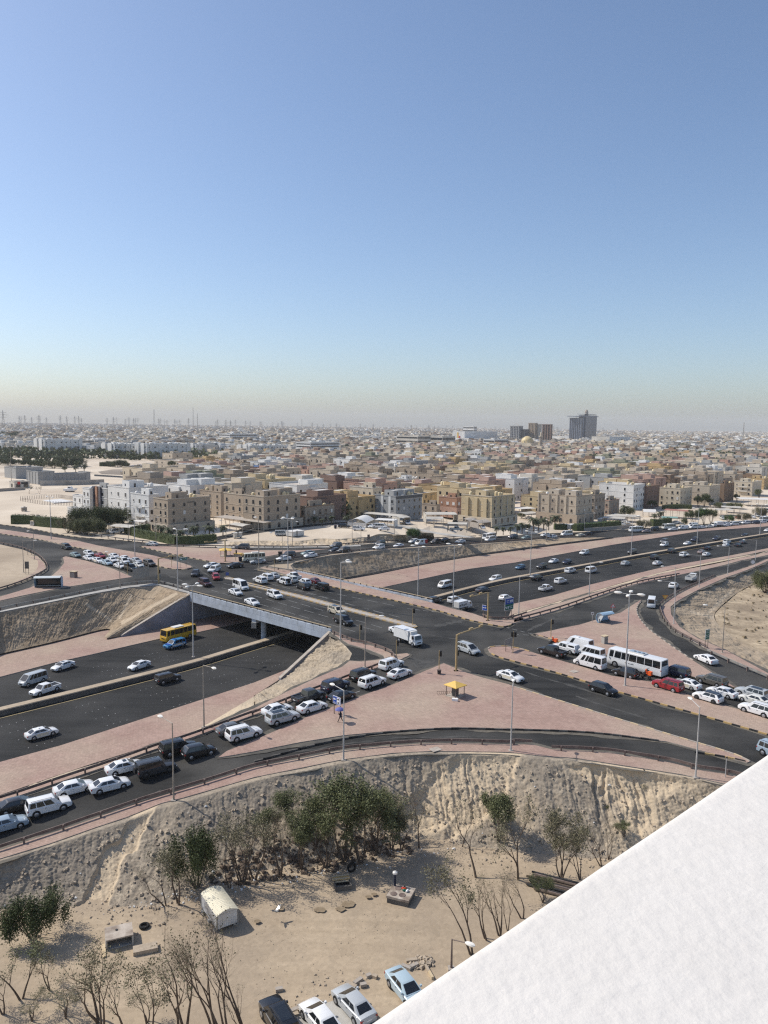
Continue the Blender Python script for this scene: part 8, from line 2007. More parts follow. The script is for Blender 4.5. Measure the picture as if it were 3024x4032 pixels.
for a in '''
bush|dark tree at the left of the mass before the white villas|b7 180 565|b7 185 300|.95|leaf_dark
bush|tallest dark tree before the white villas|b7 300 570|b7 300 285|.95|leaf_dark
bush|dark tree in the middle of the mass before the white villas|b7 430 570|b7 425 270|.95|leaf_dark
bush|dark tree right of the middle before the white villas|b7 545 545|b7 550 325|.95|leaf_dark
bush|dark tree next to the balconied white villa|b7 650 500|b7 655 310|.95|leaf_dark
bush|light green rounded bush by the roadside, left one|b7 150 605|b7 150 450|1.2|leaf
bush|light green rounded bush by the roadside, middle one|b7 250 615|b7 250 415|1.2|leaf
bush|light green rounded bush by the roadside, right one|b7 350 618|b7 350 440|1.2|leaf
bush|small dull bush at the left end of the tree mass|b7 50 600|b7 50 420|1.0|leaf_dry
bush|round green tree alone on the dirt lot edge|c1 775 742|c1 775 625|1.2|leaf_bright
bush|grey-green bush on the service road verge|c3 310 636|c3 310 535|1.5|leaf_dry
bush|conical clipped shrub on the service road verge|c3 750 602|c3 750 512|.7|leaf
dense|bushy green tree left of the tall median lamp|c3 850 598|c3 850 435|1.0|leaf
dense|bushy green tree right of the tall median lamp|c3 960 598|c3 965 410|1.0|leaf_bright
dense|bushy green tree third in the verge clump|c3 1040 592|c3 1045 425|.9|leaf
bush|bright green tree among the parked cars|c3 1225 565|c3 1225 480|1.4|leaf_bright
bush|brownish round bush among the parked cars|c3 1400 560|c3 1400 460|1.4|leaf_dry
bush|dark bush at the right end of the parked cars|c3 1570 510|c3 1570 395|1.2|leaf_dry
dense|dark green tree between the beige houses, left one|c3 900 405|c3 900 280|.9|
dense|dark green tree between the beige houses, middle one|c3 965 400|c3 960 262|.9|
dense|dark green tree between the beige houses, right one|c3 1030 400|c3 1030 310|.9|
dense|dark tree at the foot of the red-brown apartment house|c3 400 432|c3 400 330|1.1|
dense|tree beside the cream house at the right edge|c3 1560 312|c3 1565 210|1.3|leaf
dense|tree left of the cream house with stepped balconies|c3 1320 345|c3 1320 262|1.1|leaf
bush|bushes along the garden of the beige houses|c3 1150 415|c3 1150 345|2.0|leaf
bush|second group of bushes along the garden of the beige houses|c3 1300 420|c3 1300 350|2.2|leaf
bush|garden bush under the tall white block|c3 130 505|c3 130 395|1.3|leaf
bush|lower garden bush under the tall white block|c3 70 512|c3 70 455|1.4|leaf
bush|small bush behind the palm grove|c2 425 520|c2 425 462|1.4|leaf
dense|round tree before the pale pink school, left one|c5 755 192|c5 755 92|.9|
dense|round tree before the pale pink school, right one|c5 890 186|c5 890 98|.9|
bush|low dark bush left of the far car park|c5 190 165|c5 190 78|1.6|leaf_dark
bush|second low bush left of the far car park|c5 260 165|c5 260 110|1.6|leaf_dark
bush|broad dark tree behind the substation, left one|c4 120 175|c4 130 70|1.5|
bush|broad dark tree behind the substation, second from left|c4 250 165|c4 260 90|1.5|
bush|broad dark tree behind the substation, third from left|c4 390 180|c4 400 85|1.5|
bush|broad dark tree behind the substation, fourth from left|c4 520 190|c4 520 110|1.6|
bush|big dark tree behind the substation, fifth from left|c4 700 215|c4 700 85|1.4|leaf
bush|biggest dark tree near the dark oval field|c4 850 190|c4 850 30|1.4|
bush|big dark tree beside the biggest one near the oval field|c4 990 190|c4 1000 35|1.3|
dense|bushy tree right behind the long substation hall|c4 850 262|c4 850 185|1.6|leaf
sparse|thin grey tree standing alone before the shop yard wall|c4 380 545|c4 370 420|1.3|
sparse|second thin grey tree right of the one before the yard wall|c4 515 548|c4 510 445|1.1|
bush|dark trees at the far left photo edge|c4 -10 165|c4 0 50|1.6|
bush|bushes behind the green park wall at left|c4 1450 185|c4 1450 110|2.4|
bush|green bushes right of the park wall at left|c4 1590 190|c4 1590 95|1.8|leaf
'''.strip().split('\n'):
 k,l,b,t_,w_,cr=a.split('|');b=b.split();t_=t_.split()
 tree(l,k,(b[0],float(b[1]),float(b[2])),(t_[0],float(t_[1]),float(t_[2])),zT,cr or None,float(w_),TG)
def palm_mesh(seed):
 r=random.Random(seed);tr=MB();tr.tube([(0,0,-.2),(.05,.03,2),(.1,0,4.2)],[.28,.22,.2],8);cr=[]
 for k in range(30):
  a=2.4*k+r.uniform(-.2,.2);el=r.uniform(-.25,1.25);L=r.uniform(2.3,3.0);p=Vector((.1,0,4.2));pts=[p]
  for i in range(6): el -=.26;p=p+Vector((math.cos(a)*math.cos(el),math.sin(a)*math.cos(el),math.sin(el)))*L/6;pts.append(p)
  s=Vector((-math.sin(a),math.cos(a),0))
  for i in range(6):
   w0,w1=(.12+.42*math.sin(math.pi*(i+.3)/6.6)),(.12+.42*math.sin(math.pi*(i+1.3)/6.6)) if i<5 else .05
   for sg in (1,-1):
    for q in (0,.5):
     A=pts[i].lerp(pts[i+1],q);B=pts[i].lerp(pts[i+1],q+.32);cr +=[tuple(A),tuple(B),tuple(B+s*sg*w1-Vector((0,0,.12))+(pts[i+1]-pts[i])*.3),tuple(A+s*sg*w0-Vector((0,0,.12))+(pts[i+1]-pts[i])*.3)]
 return tr.mesh('trunk',[MT['bark']]),quads_mesh('crown',np.array(cr),'palm')
PM=[palm_mesh(k) for k in range(4)]
def palm(label,base,top,zf=zT):
 b=site(*base,zf);h=height_at(b,*top)-b.z;t=thing('palm_tree',label,'palm',b,TN.uniform(0,6.28),'palms along the gardens',max(.6,h/5.6));tr,cr=TN.choice(PM);new('trunk',tr,t);new('crown',cr,t)
for i,(c,x,y,yt) in enumerate((('c2',150,700,608),('c2',225,705,620),('c2',300,700,612),('c2',375,700,585),('c2',430,690,565),('c2',485,690,580),('c2',555,665,505),('c2',610,660,530),('c2',665,650,508),('c2',720,655,545),('c2',785,640,475))):
 palm(f"date palm in the grove below the yellow villa, {'first second third fourth fifth sixth seventh eighth ninth tenth eleventh'.split()[i]} from the left",(c,x,y),(c,x,yt))
for l,c,x,y,yt in (('palm beside the pale curved carport at left','b7',650,545,402),('palm right of the first one by the white flat roof','b7',740,555,445),('first palm from the left in the garden of the tan arched villa','b7',1060,672,505),('second palm from the left in the garden of the tan arched villa','b7',1145,690,530),('third palm from the left in the garden of the tan arched villa','b7',1275,700,560),('fourth palm from the left in the garden of the tan arched villa','b7',1420,680,510),('palm at the right garden corner of the tan arched villa','b7',1590,680,500),('palm beside the small pale hut','b8',215,725,590),
 ('palm before the dark brown arched house, left one','b8',1215,600,500),('palm before the dark brown arched house, middle one','b8',1300,612,525),('palm before the dark brown arched house, right one','b8',1395,595,490),('palm on the street corner beside the carports','b8',1555,592,485),('palm in the garden right of the small brown house','c3',90,520,375),('palm beside the green sail garden','c3',480,560,440),('second palm beside the green sail garden','c3',420,560,470),
 ('palm before the ochre yellow school, left one','c5',735,290,215),('palm before the ochre yellow school, middle one','c5',825,290,205),('palm before the ochre yellow school, right one','c5',915,290,195),('palm behind the substation, left one','c4',990,275,165),('palm behind the substation, right one','c4',1100,265,145)):
 palm(l,(c,x,y),(c,x,yt))
def hedge(label,txt,h,w_,m='hedge',dens=26,zf=zT):
 pts=smooth_line(stations(txt,zf),4);rng=np.random.default_rng(len(label));r=[];C=[]
 for i,p in enumerate(pts):
  d=pts[min(i+1,len(pts)-1)]-pts[max(i-1,0)];n=Vector((-d.y,d.x,0)).normalized()*w_/2
  hh=h*rng.uniform(.93,1.05);r.append([(p.x-n.x,p.y-n.y,p.z-.2),(p.x-n.x*.9,p.y-n.y*.9,p.z+hh*.93),(p.x+n.x*.9,p.y+n.y*.9,p.z+hh*.93),(p.x+n.x,p.y+n.y,p.z-.2)])
  if i<len(pts)-1:
   L=(pts[i+1]-p).length;k=int(L*dens);q=rng.uniform(0,1,(k,1));side=rng.uniform(0,1,k);e=np.array(p)[None]*(1-q)+np.array(pts[i+1])[None]*q
   s=np.where(side<.38,-1.0,np.where(side<.76,rng.uniform(-1,1,k),1.0));z=np.where((side>=.38) & (side<.76),h*rng.uniform(.92,1.08,k),rng.uniform(.05,1,k)*h)
   e[:,0] +=n.x*s;e[:,1] +=n.y*s;e[:,2] +=z;C.append(e)
 mb=MB();mb.loft(r);t=thing('hedge',label,'hedge',pts[0]);o=-pts[0]
 k=pt('stems',mb,'leaf_dark',t);k.location=o;k=new('foliage',quads_mesh('foliage',leaf_quads(np.concatenate(C),.22,rng),m),t);k.location=o
hedge('clipped hedge around the palm garden of the tan arched villa','b7 690 600 800 640 950 670 1100 700 1230 728 1250 730 1400 722 1659 705',3.0,2.2)
hedge('hedge beside the cars left of the tan arched villa','b7 790 600 860 590 935 592',3.0,2.5)
hedge('long clipped hedge below the niched tan block','c2 1002 660 1150 648 1285 638',3.0,2.4,'leaf_bright')
hedge('right part of the clipped hedge below the niched tan block','c2 1290 636 1400 628 1490 622',3.2,2.6,'leaf_bright')
hedge('dark hedge between the palms and the white cabin','c2 780 645 850 648 910 648',2.6,2)
hedge('rough dark hedge along the road at far left','c4 155 930 250 930 440 935',3.6,2.6)
hedge('dry brown-green hedge along the road at left','c4 470 955 600 970 840 990',4.0,2.6,'leaf')
hedge('hedge behind the grey bush on the service road','c3 390 608 480 603 585 590',3.4,2.6)
hedge('long garden hedge in front of the yellow-beige plain house','c3 520 430 680 420 830 425',2.6,2.5,'leaf')
hedge('hedge of the park behind the sandy field','c4 1300 185 1400 185 1500 188',4.5,3.0,'leaf')
# far greenery: read as one mass
def woods(name,txt,n,s0,s1,m,seed,zf=zT):
 rng=np.random.default_rng(seed);poly=[(p.x,p.y) for p in stations(txt,zf)];xs,ys=zip(*poly);C=[]
 while n>0:
  x,y=rng.uniform(min(xs),max(xs)),rng.uniform(min(ys),max(ys))
  if not inside(np.array([x]),np.array([y]),poly)[0]: continue
  n -=1;s=rng.uniform(s0,s1);z=zT(x,y);k=130;q=rng.normal(size=(k,3));q /=np.linalg.norm(q,axis=1,keepdims=True);q *=rng.uniform(.55,1.0,(k,1));C.append(np.array([x,y,z+s*.75])+q*np.array([s*.62,s*.62,s*.5]))
 C=np.concatenate(C);setp(new(name,quads_mesh(name,leaf_quads(C,(s0+s1)*.085,rng,.8,.8),m)),kind='stuff')
woods('park_trees','b6 150 480 400 495 1100 510 1659 530 1659 455 1270 445 1100 440 800 440 800 345 520 345 330 420',330,7,12,'leaf',1)
woods('park_trees','b6 60 345 230 345 230 300 60 300',20,8,12,'leaf_dark',2)
woods('palm_avenue','c4 0 160 560 210 1120 215 1120 130 700 110 300 110 0 120',45,4,7,'leaf_dark',3)
woods('park_trees','b3 500 690 1050 690 1050 650 500 640',40,6,9,'leaf_dark',4)
woods('park_trees','b2 0 790 350 790 330 740 0 740',18,4,7,'leaf_dark',5)
woods('park_trees','b1 0 520 220 540 230 470 0 460',60,9,14,'leaf_dark',6)
woods('park_trees','b1 590 700 1090 700 1300 720 1300 660 590 670',16,4,6,'leaf_dark',7)
rng=np.random.default_rng(9);C=[]
for i in range(5500):
 d=1000*(1+6.5*rng.random()**1.7);x=d*math.tan(rng.uniform(-.5,.52));s=rng.uniform(5,11);k=16;q=rng.normal(size=(k,3));q /=np.linalg.norm(q,axis=1,keepdims=True);C.append(np.array([x,d,zT(x,d)+s*.6])+q*np.array([s*.8,s*.8,s*.5]))
setp(new('distant_trees',quads_mesh('distant_trees',leaf_quads(np.concatenate(C),2.6,rng,.8,.8),'leaf_dark')),kind='stuff')
C=[]
for x,y,w_,l_ in random.Random(3).sample(FOOT[60:],min(170,len(FOOT)-60)):
 q=rng.normal(size=(90,3));q /=np.linalg.norm(q,axis=1,keepdims=True);s=rng.uniform(3,6);C.append(np.array([x-2.5*CA,y-2.5*SA,zT(x,y)+s*.7])+q*np.array([s*.5,s*.5,s*.6]))
setp(new('street_trees',quads_mesh('street_trees',leaf_quads(np.concatenate(C),.7,rng,.8,.8),'leaf')),kind='stuff')
# ------------------------------------------------------------------ things in the sandy lot
zL=lambda x,y: ZLOT
def lot(c,x,y): return site(c,x,y,zL)
def hut():
 a,b,c=lot('J',1418,868),lot('J',1557,826),lot('J',1304,724);d=(b-a).xy;e=(c-a).xy;W_=d.length;rz=.35*math.atan2(d.y,d.x)+.65*(math.atan2(e.y,e.x)-math.pi/2);L=e.length;W_ /=math.cos(rz-math.atan2(d.y,d.x))
 h=height_at(a,'J',1419,757)-ZLOT;hp=h+.34;t=thing('container_hut','white corrugated container hut with curved cream roof in the sandy lot','hut',a,rz)
 rib=lambda n,ln: np.linspace(0,ln,n)
 def sheet(name,x0,y0,dx,dy,ln,n,m,z0=.35):
  mb=MB();A,B=[],[]
  for i in range(n*2+1): s=ln*i/(n*2);o=.05 if i%2 else 0.0;p=(x0+dx*s+dy*o,y0+dy*s-dx*o);A.append((*p,z0));B.append((*p,h))
  mb.loft([A,B],closed=False,cap=False);new(name,mb.mesh(name,[MT[m]]),t)
 MT['cladding']=mat('white_cladding',(.60,.60,.58),(.68,.68,.66),.5,.5,c3=(.48,.45,.41),scale3=.6)
 MT['cream_roof']=mat('cream_roof_sheet',(.66,.60,.44),(.72,.66,.50),.4,.5)
 sheet('front_wall',0,0,1,0,W_,11,'cladding');sheet('side_wall',0,L,0,-1,L,17,'cladding');sheet('side_wall',W_,0,0,1,L,17,'cladding');sheet('back_wall',W_,L,-1,0,W_,11,'cladding')
 pr=[(W_*k/8,h+(hp-h)*math.sin(math.pi*k/8)) for k in range(9)]
 for y in (0,L): mb=MB();mb.add([(x,y,z) for x,z in pr],[tuple(range(9))]);pt('gable',mb,'cladding',t)
 mb=MB();rings=[]
 for i in range(35): y=-.12+(L+.24)*i/34;e=.04 if i%2 else 0;rings.append([(x,y,z+.04+e) for x,z in [(-.08,h-.05)]+pr+[(W_+.08,h-.05)]])
 mb.loft(rings,closed=False,cap=False);pt('roof',mb,'cream_roof',t)
 for x in (.1,W_-.1):
  f=MB();f.box(x-.08,x+.08,0,L,.2,.36);pt('skid',f,'dark',t)
  for y in (.4,L*.5,L-.4): f=MB();f.box(x-.25,x+.25,y-.2,y+.2,-.05,.2);pt('support_block',f,'concrete',t)
 for x in (0,W_):
  for y in (0,L): f=MB();f.box(x-.06,x+.06,y-.06,y+.06,.3,h);pt('corner_post',f,'sign_back',t)
 f=MB();[f.box(.2+.23*i,.38+.23*i,1.0+.05*(i%3),1.15,.02,.2) for i in range(7)];pt('stored_block',f,'concrete_dark',t).__setitem__('kind','stuff')
hut()
def boxq(name,label,cat,q,h,m,th=None,rz=None,z=0.0,mesh_only=False):
 P=[lot(q[0],x,y) for x,y in zip(q[1::2],q[2::2])];return P
def concrete_box():
# top face bearings are on the level of its top
 zt=ZLOT+1.05;q=[site('J',x,y,zt) for x,y in ((690,920),(872,878),(850,783),(682,835))];o=q[0];d=(q[1]-q[0]).xy;W_=d.length;rz=math.atan2(d.y,d.x);D_=(q[3]-q[0]).xy.length
 t=thing('concrete_box','open-fronted concrete box with stained flat top in the lot','concrete box',(o.x,o.y,ZLOT),rz)
 MT['stained']=mat('stained_concrete',(.40,.34,.28),(.52,.46,.39),1.2,.9,c3=(.24,.19,.15),scale3=.9)
 for nm,b_ in (('top_slab',(0,W_,0,D_,.93,1.05)),('side',(0,.14,0,D_,0,.93)),('side',(W_-.14,W_,0,D_,0,.93)),('back',(.14,W_-.14,D_-.14,D_,0,.93)),('floor',(.14,W_-.14,.1,D_-.14,0,.08))):
  mb=MB();mb.box(*b_);new(nm,mb.mesh(nm,[MT['stained' if nm=='top_slab' else 'concrete']]),t)
 mb=MB();mb.cyl(W_*.42,D_*.62,1.05,1.12,.12,n=8);pt('vent',mb,'dark',t)
 mb=MB();mb.box(-.35,-.02,-.9,D_*.5,.02,.1);p=pt('board',mb,'kerb_pale',None,loc=(o.x,o.y,ZLOT),rz=rz);setp(p,'pale board lying at the left end of the open concrete box','board')
concrete_box()
def tyre(label,c,x,y,r,flat=True):
 p=lot(c,x,y);mb=MB();R0=[]
 rings=[]
 for k in range(8): a=2*math.pi*k/8;rings.append((r*.76+r*.24*math.cos(a),r*.26*math.sin(a)))
 L_=[]
 for i in range(21): b=2*math.pi*i/20;L_.append([(q[0]*math.cos(b),q[0]*math.sin(b),q[1]) for q in rings])
 mb.loft(L_,cap=False);o=setp(new('tyre',mb.mesh('tyre',[MT['tyre']],50),loc=p+Vector((0,0,r*.26 if flat else r))),label,'tyre')
 if not flat: o.rotation_euler=(1.3,0,.5)
tyre('black tyre lying flat on the sand right of the concrete box','J',943,830,.52);tyre('dark tyre standing under the grove','K',803,470,.55,False)
def manhole():
 zt=ZLOT+.75;q=[site('K',x,y,zt) for x,y in ((1030,625),(1176,660),(1220,586),(1092,548))];d=(q[1]-q[0]).xy;W_=d.length;rz=math.atan2(d.y,d.x);D_=(q[3]-q[0]).xy.length
 t=thing('septic_tank_cover','raised square concrete tank with round covers and a vent pipe','concrete tank',(q[0].x,q[0].y,ZLOT),rz)
 mb=MB();mb.box(.06,W_-.06,.06,D_-.06,-.1,.5);pt('base',mb,'concrete_dark',t)
 mb=MB();mb.box(0,W_,0,D_,.5,.75);pt('slab',mb,'stained',t)
 for x,y in ((.3,.72),(.62,.3),(.25,.25)): mb=MB();mb.cyl(W_*x,D_*y,.74,.79,.36,n=16);pt('round_cover',mb,'rust',t)
 mb=MB();mb.cyl(W_*.1,D_*.85,.74,2.2,.12,n=10);p=pt('vent_pipe',mb,'cloth_navy',t);mb=MB();mb.tube([(W_*.1,D_*.85,2.12),(W_*.1,D_*.85,2.3),(W_*.1,D_*.85,2.4)],[.26,.26,.12],12);pt('pipe_cap',mb,'tank_white',p)
 for i,(x,y,m,l) in enumerate(((.52,.66,'orange','orange'),(.60,.72,'car_navy','dark blue'),(.68,.62,'sign_green','green'),(.75,.70,'white_paint','white'),(.45,.75,'red','red'))):
  mb=MB();mb.tube([(0,0,0),(.05,.03,.1),(.28,.1,.14),(.4,.08,.05)],[.05,.13,.12,.04],7);P=Vector((q[0].x,q[0].y,ZLOT))+Matrix.Rotation(rz,3,'Z')@Vector((W_*x,D_*y,.76));setp(new('rubbish_bag',mb.mesh('rubbish_bag',[MT[m]],60),loc=P,rz=i*1.3),f'{l} scrap of rubbish on top of the raised concrete tank','rubbish')
manhole()
def planter():
 p=lot('K',745,575);t=thing('block_tub','small square block tub with a stack of yellow planks behind','tub',p,.25)
 for b_ in ((-.9,.9,-.6,-.48,0,.55),(-.9,.9,.48,.6,0,.55),(-.9,-.78,-.48,.48,0,.55),(.78,.9,-.48,.48,0,.55)): mb=MB();mb.box(*b_);pt('side',mb,'concrete_dark',t)
 t2=thing('plank_stack','yellowish planks stacked behind the square tub','planks',lot('K',735,545),.2)
 for k in range(5): mb=MB();mb.box(-.95,.95,-.5+.22*k,-.31+.22*k,.45+.02*k,.55+.02*k);new('plank',mb.mesh('plank',[MT['kerb_yellow'] if k%2 else MT['kerb_pale']]),t2)
 mb=MB();mb.box(-.8,.8,-.4,.5,-.02,.45);pt('bearer',mb,'dark',t2)
planter()
def pipes():
 a,b=lot('L',495,905),lot('L',800,985);d=(b-a).xy;rz=math.atan2(d.y,d.x);t=thing('pipe_stack','stack of long dark rusty pipes on the sand by the parapet','pipes',a,rz)
 for r_,n in ((0,11),(1,8),(2,3)):
  for k in range(n): y=-.27*k-.14*r_+TN.uniform(-.04,.04);mb=MB();x0=TN.uniform(-.5,.9);e=d.length*TN.uniform(1.0,1.35);mb.tube([(x0,y,.12+.21*r_),(x0+e,y+TN.uniform(-.15,.15),.12+.21*r_)],.115,8);pt('pipe',mb,('rust','bark','dark')[(k+r_)%3],t)
pipes()
def stone_mesh(seed,s=1.0):
 r=random.Random(seed);mb=MB();n=6;rings=[]
 for z,k in ((-.3,.7),(0,1),(.3,.85),(.48,.4)): rings.append([(k*math.cos(2*math.pi*i/n)*r.uniform(.7,1.1)*.5,k*math.sin(2*math.pi*i/n)*r.uniform(.7,1.1)*.4,z*r.uniform(.8,1.1)) for i in range(n)])
 mb.loft(rings);return mb.mesh('rock',[MT['rock']])
ST=[stone_mesh(k) for k in range(6)]
blkm=MB();blkm.box(-.4,.4,-.14,.14,0,.22);BLK=blkm.mesh('block',[MT['kerb']])
slabthing('stone_slab','reddish stone slab lying right below the tyre','slab',('J',950,985),(2.2,1.0,.45),MT['rock'],.35,zL,-.05)
for i,(x,y,a,s,l) in enumerate(((1090,1100,.5,1.3,'upper kerb block at the left end of the rubble heap'),(1080,1140,.5,1.5,'long pale kerb block below the rubble heap'),(1160,1100,-.5,1.2,'kerb block in the middle of the rubble heap'),(1195,1055,.2,1.3,'dark block on the upper left of the rubble heap'),(1210,1090,.6,1.1,'block right of the middle of the rubble heap'),(845,1190,.8,1.2,'tilted block left of the silver car bonnet'),(800,1215,-.6,1.4,'flat block beside the silver car'),(880,1215,.3,.7,'small block right of the tilted one'),(915,1155,.5,.6,'small dark block on the sand line'),(955,1160,-.5,.6,'small brown block on the sand line'),(420,1385,.6,1.6,'dark kerb beam left of the white car'),(510,1335,.6,2.2,'long dark beam above the white car'),(420,1415,.4,1.2,'short pale block beside the black car'),(330,1245,.3,.8,'small pale brick on the sand above the black car'),(295,1330,0,.5,'small brick left of the black car'))):
 p=lot('K',x,y);o=setp(new('kerb_block',BLK,None,MT['kerb'] if i%3 else MT['rock'],loc=p,rz=a,scale=(s,1.3,1.2)),l,'block','loose blocks in the lot')
# loose line of kerb stones before the parked cars
kerb('',[lot('K',x,y) for x,y in ((390,1400),(470,1375),(560,1345),(650,1310),(700,1290))],zL,MT['kerb'],MT['rock'],1.1)
kerb('',[lot('K',x,y) for x,y in ((1285,1085),(1310,1130),(1345,1190))],zL,MT['kerb_pale'],MT['rock'],.9)
patch('parking_paving',[lot('K',x,y) for x,y in ((300,1480),(400,1420),(700,1310),(830,1310),(900,1350),(960,1463),(940,1700),(300,1700))],lambda x,y: ZLOT,MT['concrete'],.09,.2,3.0)
def scatter(name,n,area,s0,s1,m,seed,zf):
 r=random.Random(seed);mb=MB();poly=[(p.x,p.y) for p in area];xs,ys=zip(*poly);k=0
 while k<n:
  x,y=r.uniform(min(xs),max(xs)),r.uniform(min(ys),max(ys))
  if not inside(np.array([x]),np.array([y]),poly)[0]: continue
  k +=1;s=s0+(s1-s0)*r.random()**3;z=zf(x,y);M=Matrix.Translation((x,y,z+s*.05))@Matrix.Rotation(r.uniform(0,6),4,'Z')@Matrix.Rotation(r.uniform(-.5,.5),4,'X')
  v=[M@Vector((a*s*r.uniform(.7,1.2),b*s*r.uniform(.5,1),c*s*.7*r.uniform(.6,1.1))) for a,b,c in ((-.5,-.5,0),(.5,-.5,0),(.5,.5,0),(-.5,.5,0),(-.3,-.3,.6),(.3,-.3,.6),(.3,.3,.6),(-.3,.3,.6))]
  mb.add(v,[(4,5,6,7),(0,1,5,4),(1,2,6,5),(2,3,7,6),(3,0,4,7)])
 setp(new(name,mb.mesh(name,[m])),kind='stuff')
def band(a,b): return [Vector(p) for p in a]+[Vector(p) for p in b][::-1]
nu_=NP_.shape[0]
scatter('loose_stones',2200,band(NP_[::30,12],NP_[::30,-1]),.08,.5,MT['rock'],2,zN)
scatter('loose_stones',700,[lot('J',0,740),lot('J',1300,620),lot('K',1200,300),lot('L',1000,780),lot('L',900,880),lot('K',1250,420),lot('K',300,600),lot('J',1000,860),lot('J',300,1000),lot('J',0,900)],.06,.35,MT['rock'],3,zN)
scatter('rubble',130,[lot('K',x,y) for x,y in ((1160,1080),(1230,1020),(1320,1030),(1350,1080),(1300,1090),(1220,1110))],.15,.65,MT['rock'],4,zL)
scatter('rubble',90,[lot('K',x,y) for x,y in ((560,1140),(900,1100),(1100,1090),(1100,1140),(900,1200),(600,1330),(380,1400),(360,1370))],.06,.3,MT['rock'],5,zL)
scatter('litter',420,[lot('J',600,760),lot('J',1300,560),lot('K',300,400),lot('K',900,330),lot('L',0,730),lot('K',1050,450),lot('K',300,560),lot('J',1100,700)],.05,.3,MT['litter'],6,zN)
scatter('litter',70,band(NP_[::60,15],NP_[::60,-8]),.06,.4,MT['litter'],7,zN)
scatter('dry_twigs',900,[lot('K',-150,560),lot('K',100,560),lot('K',700,470),lot('K',1200,350),lot('K',1200,250),lot('K',500,300),lot('K',0,420)],.15,.7,MT['bark'],8,zN)
scatter('dry_scrub',500,S6B+stations('F 2100 160 2100 1060',zB),.2,.9,mat('scrub',(.16,.12,.07),(.24,.19,.12),2,.95),12,zB)
scatter('grit',500,[lot('K',x,y) for x,y in ((0,900),(600,650),(1250,700),(1250,1000),(600,1330),(100,1400),(-300,1300))],.03,.12,MT['rock'],9,zL)
for i,(x,y,s) in enumerate(((598,725,.5),(782,688,.65),(733,720,.45),(335,716,.4),(915,640,.3),(950,623,.28),(188,800,.3))):
 p=lot('K',x,y);mb=MB();r=random.Random(i);mb.add([(s*1.2*math.cos(a)*r.uniform(.8,1.1),s*math.sin(a)*r.uniform(.7,1.1),.015+.14) for a in np.linspace(0,2*math.pi,17)[:-1]],[tuple(range(16))]);setp(new('damp_patch',mb.mesh('damp_patch',[MT['damp']] if 'damp' in MT else [MT.setdefault('damp',mat('damp_sand',(.20,.15,.095),(.27,.21,.14),3,.9))]),loc=p),kind='structure')
def pigeon():
 p=lot('K',312,790);t=thing('pigeon','grey pigeon flying low over the sandy lot','pigeon',p+Vector((0,0,1.0)),-.5,scale=1.7)
 b=MB();b.tube([(-.16,0,0),(-.08,0,.01),(.04,0,.02),(.12,0,.05),(.17,0,.07),(.2,0,.06)],[.02,.055,.065,.045,.035,.008],8);new('body',b.mesh('body',[MT['car_grey']],60),t)
 for s in (-1,1): w_=MB();w_.add([(.08,s*.04,.04),(.12,s*.2,.16),(.04,s*.42,.26),(-.05,s*.3,.2),(-.08,s*.05,.04),(.08,s*.04,.025),(.12,s*.2,.145),(.04,s*.42,.25),(-.05,s*.3,.185),(-.08,s*.05,.025)],[(0,1,2,3,4),(9,8,7,6,5),(0,5,6,1),(1,6,7,2),(2,7,8,3),(3,8,9,4),(4,9,5,0)]);pt('wing',w_,'car_grey',t)
 q=MB();q.add([(-.14,-.02,0),(-.14,.02,0),(-.3,.07,0),(-.3,-.07,0),(-.14,-.02,-.01),(-.14,.02,-.01),(-.3,.07,-.01),(-.3,-.07,-.01)],[(0,1,2,3),(7,6,5,4),(0,4,5,1),(1,5,6,2),(2,6,7,3),(3,7,4,0)]);pt('tail',q,'car_dark',t)
pigeon()
def seats(c): k=MB();[k.box(-1.32,-1.05,s-.2,s+.2,.9,1.12) for s in (-.32,.32)];c.part('parcel_shelf_cushion',k,'car_cream')
fleet('''
K 815 1372 sedan silver -170 -190 | silver sedan parked on the paving at the bottom of the photo
K 600 1470 sedan white -120 -150 | white car at the bottom edge beside the silver sedan
K 330 1475 suv_glass black -110 -190 | black car with roof rails at the bottom edge, leftmost of the parked ones
K 1158 1268 sedan paleblue 120 150 | pale blue sedan parked next to the white parapet
''',lambda x,y: ZLOT+.08,'cars parked in the lot below')
# small sandy-field things on the left
def rebar_plot():
 t=thing('foundation','building foundation with rows of starter bars on the sandy field','foundation',site('c4',680,665,zT));o=t.location
 for l,q,h in (('slab',(('c4',560,640),('c4',700,675),('c4',950,655),('c4',800,625)),.5),):
  P=[site(*p,zT)-o for p in q];mb=MB();mb.add([(p.x,p.y,p.z) for p in P]+[(p.x,p.y,p.z+h) for p in P],[(4,5,6,7),(0,1,5,4),(1,2,6,5),(2,3,7,6),(3,0,4,7)]);pt('slab',mb,'tank_white',t)
 mb=MB()
 for a,b,n in (((270,640),(560,690),14),((560,690),(950,700),20),((270,625),(520,610),12),((520,610),(760,595),12),((760,595),(950,620),14)):
  A,B=site('c4',*a,zT)-o,site('c4',*b,zT)-o
  for k in range(n): p=A.lerp(B,k/(n-1));mb.tube([p,p+Vector((0,0,1.9))],.1,4)
 k=pt('starter_bars',mb,'rust',t);k['kind']='stuff'
rebar_plot()
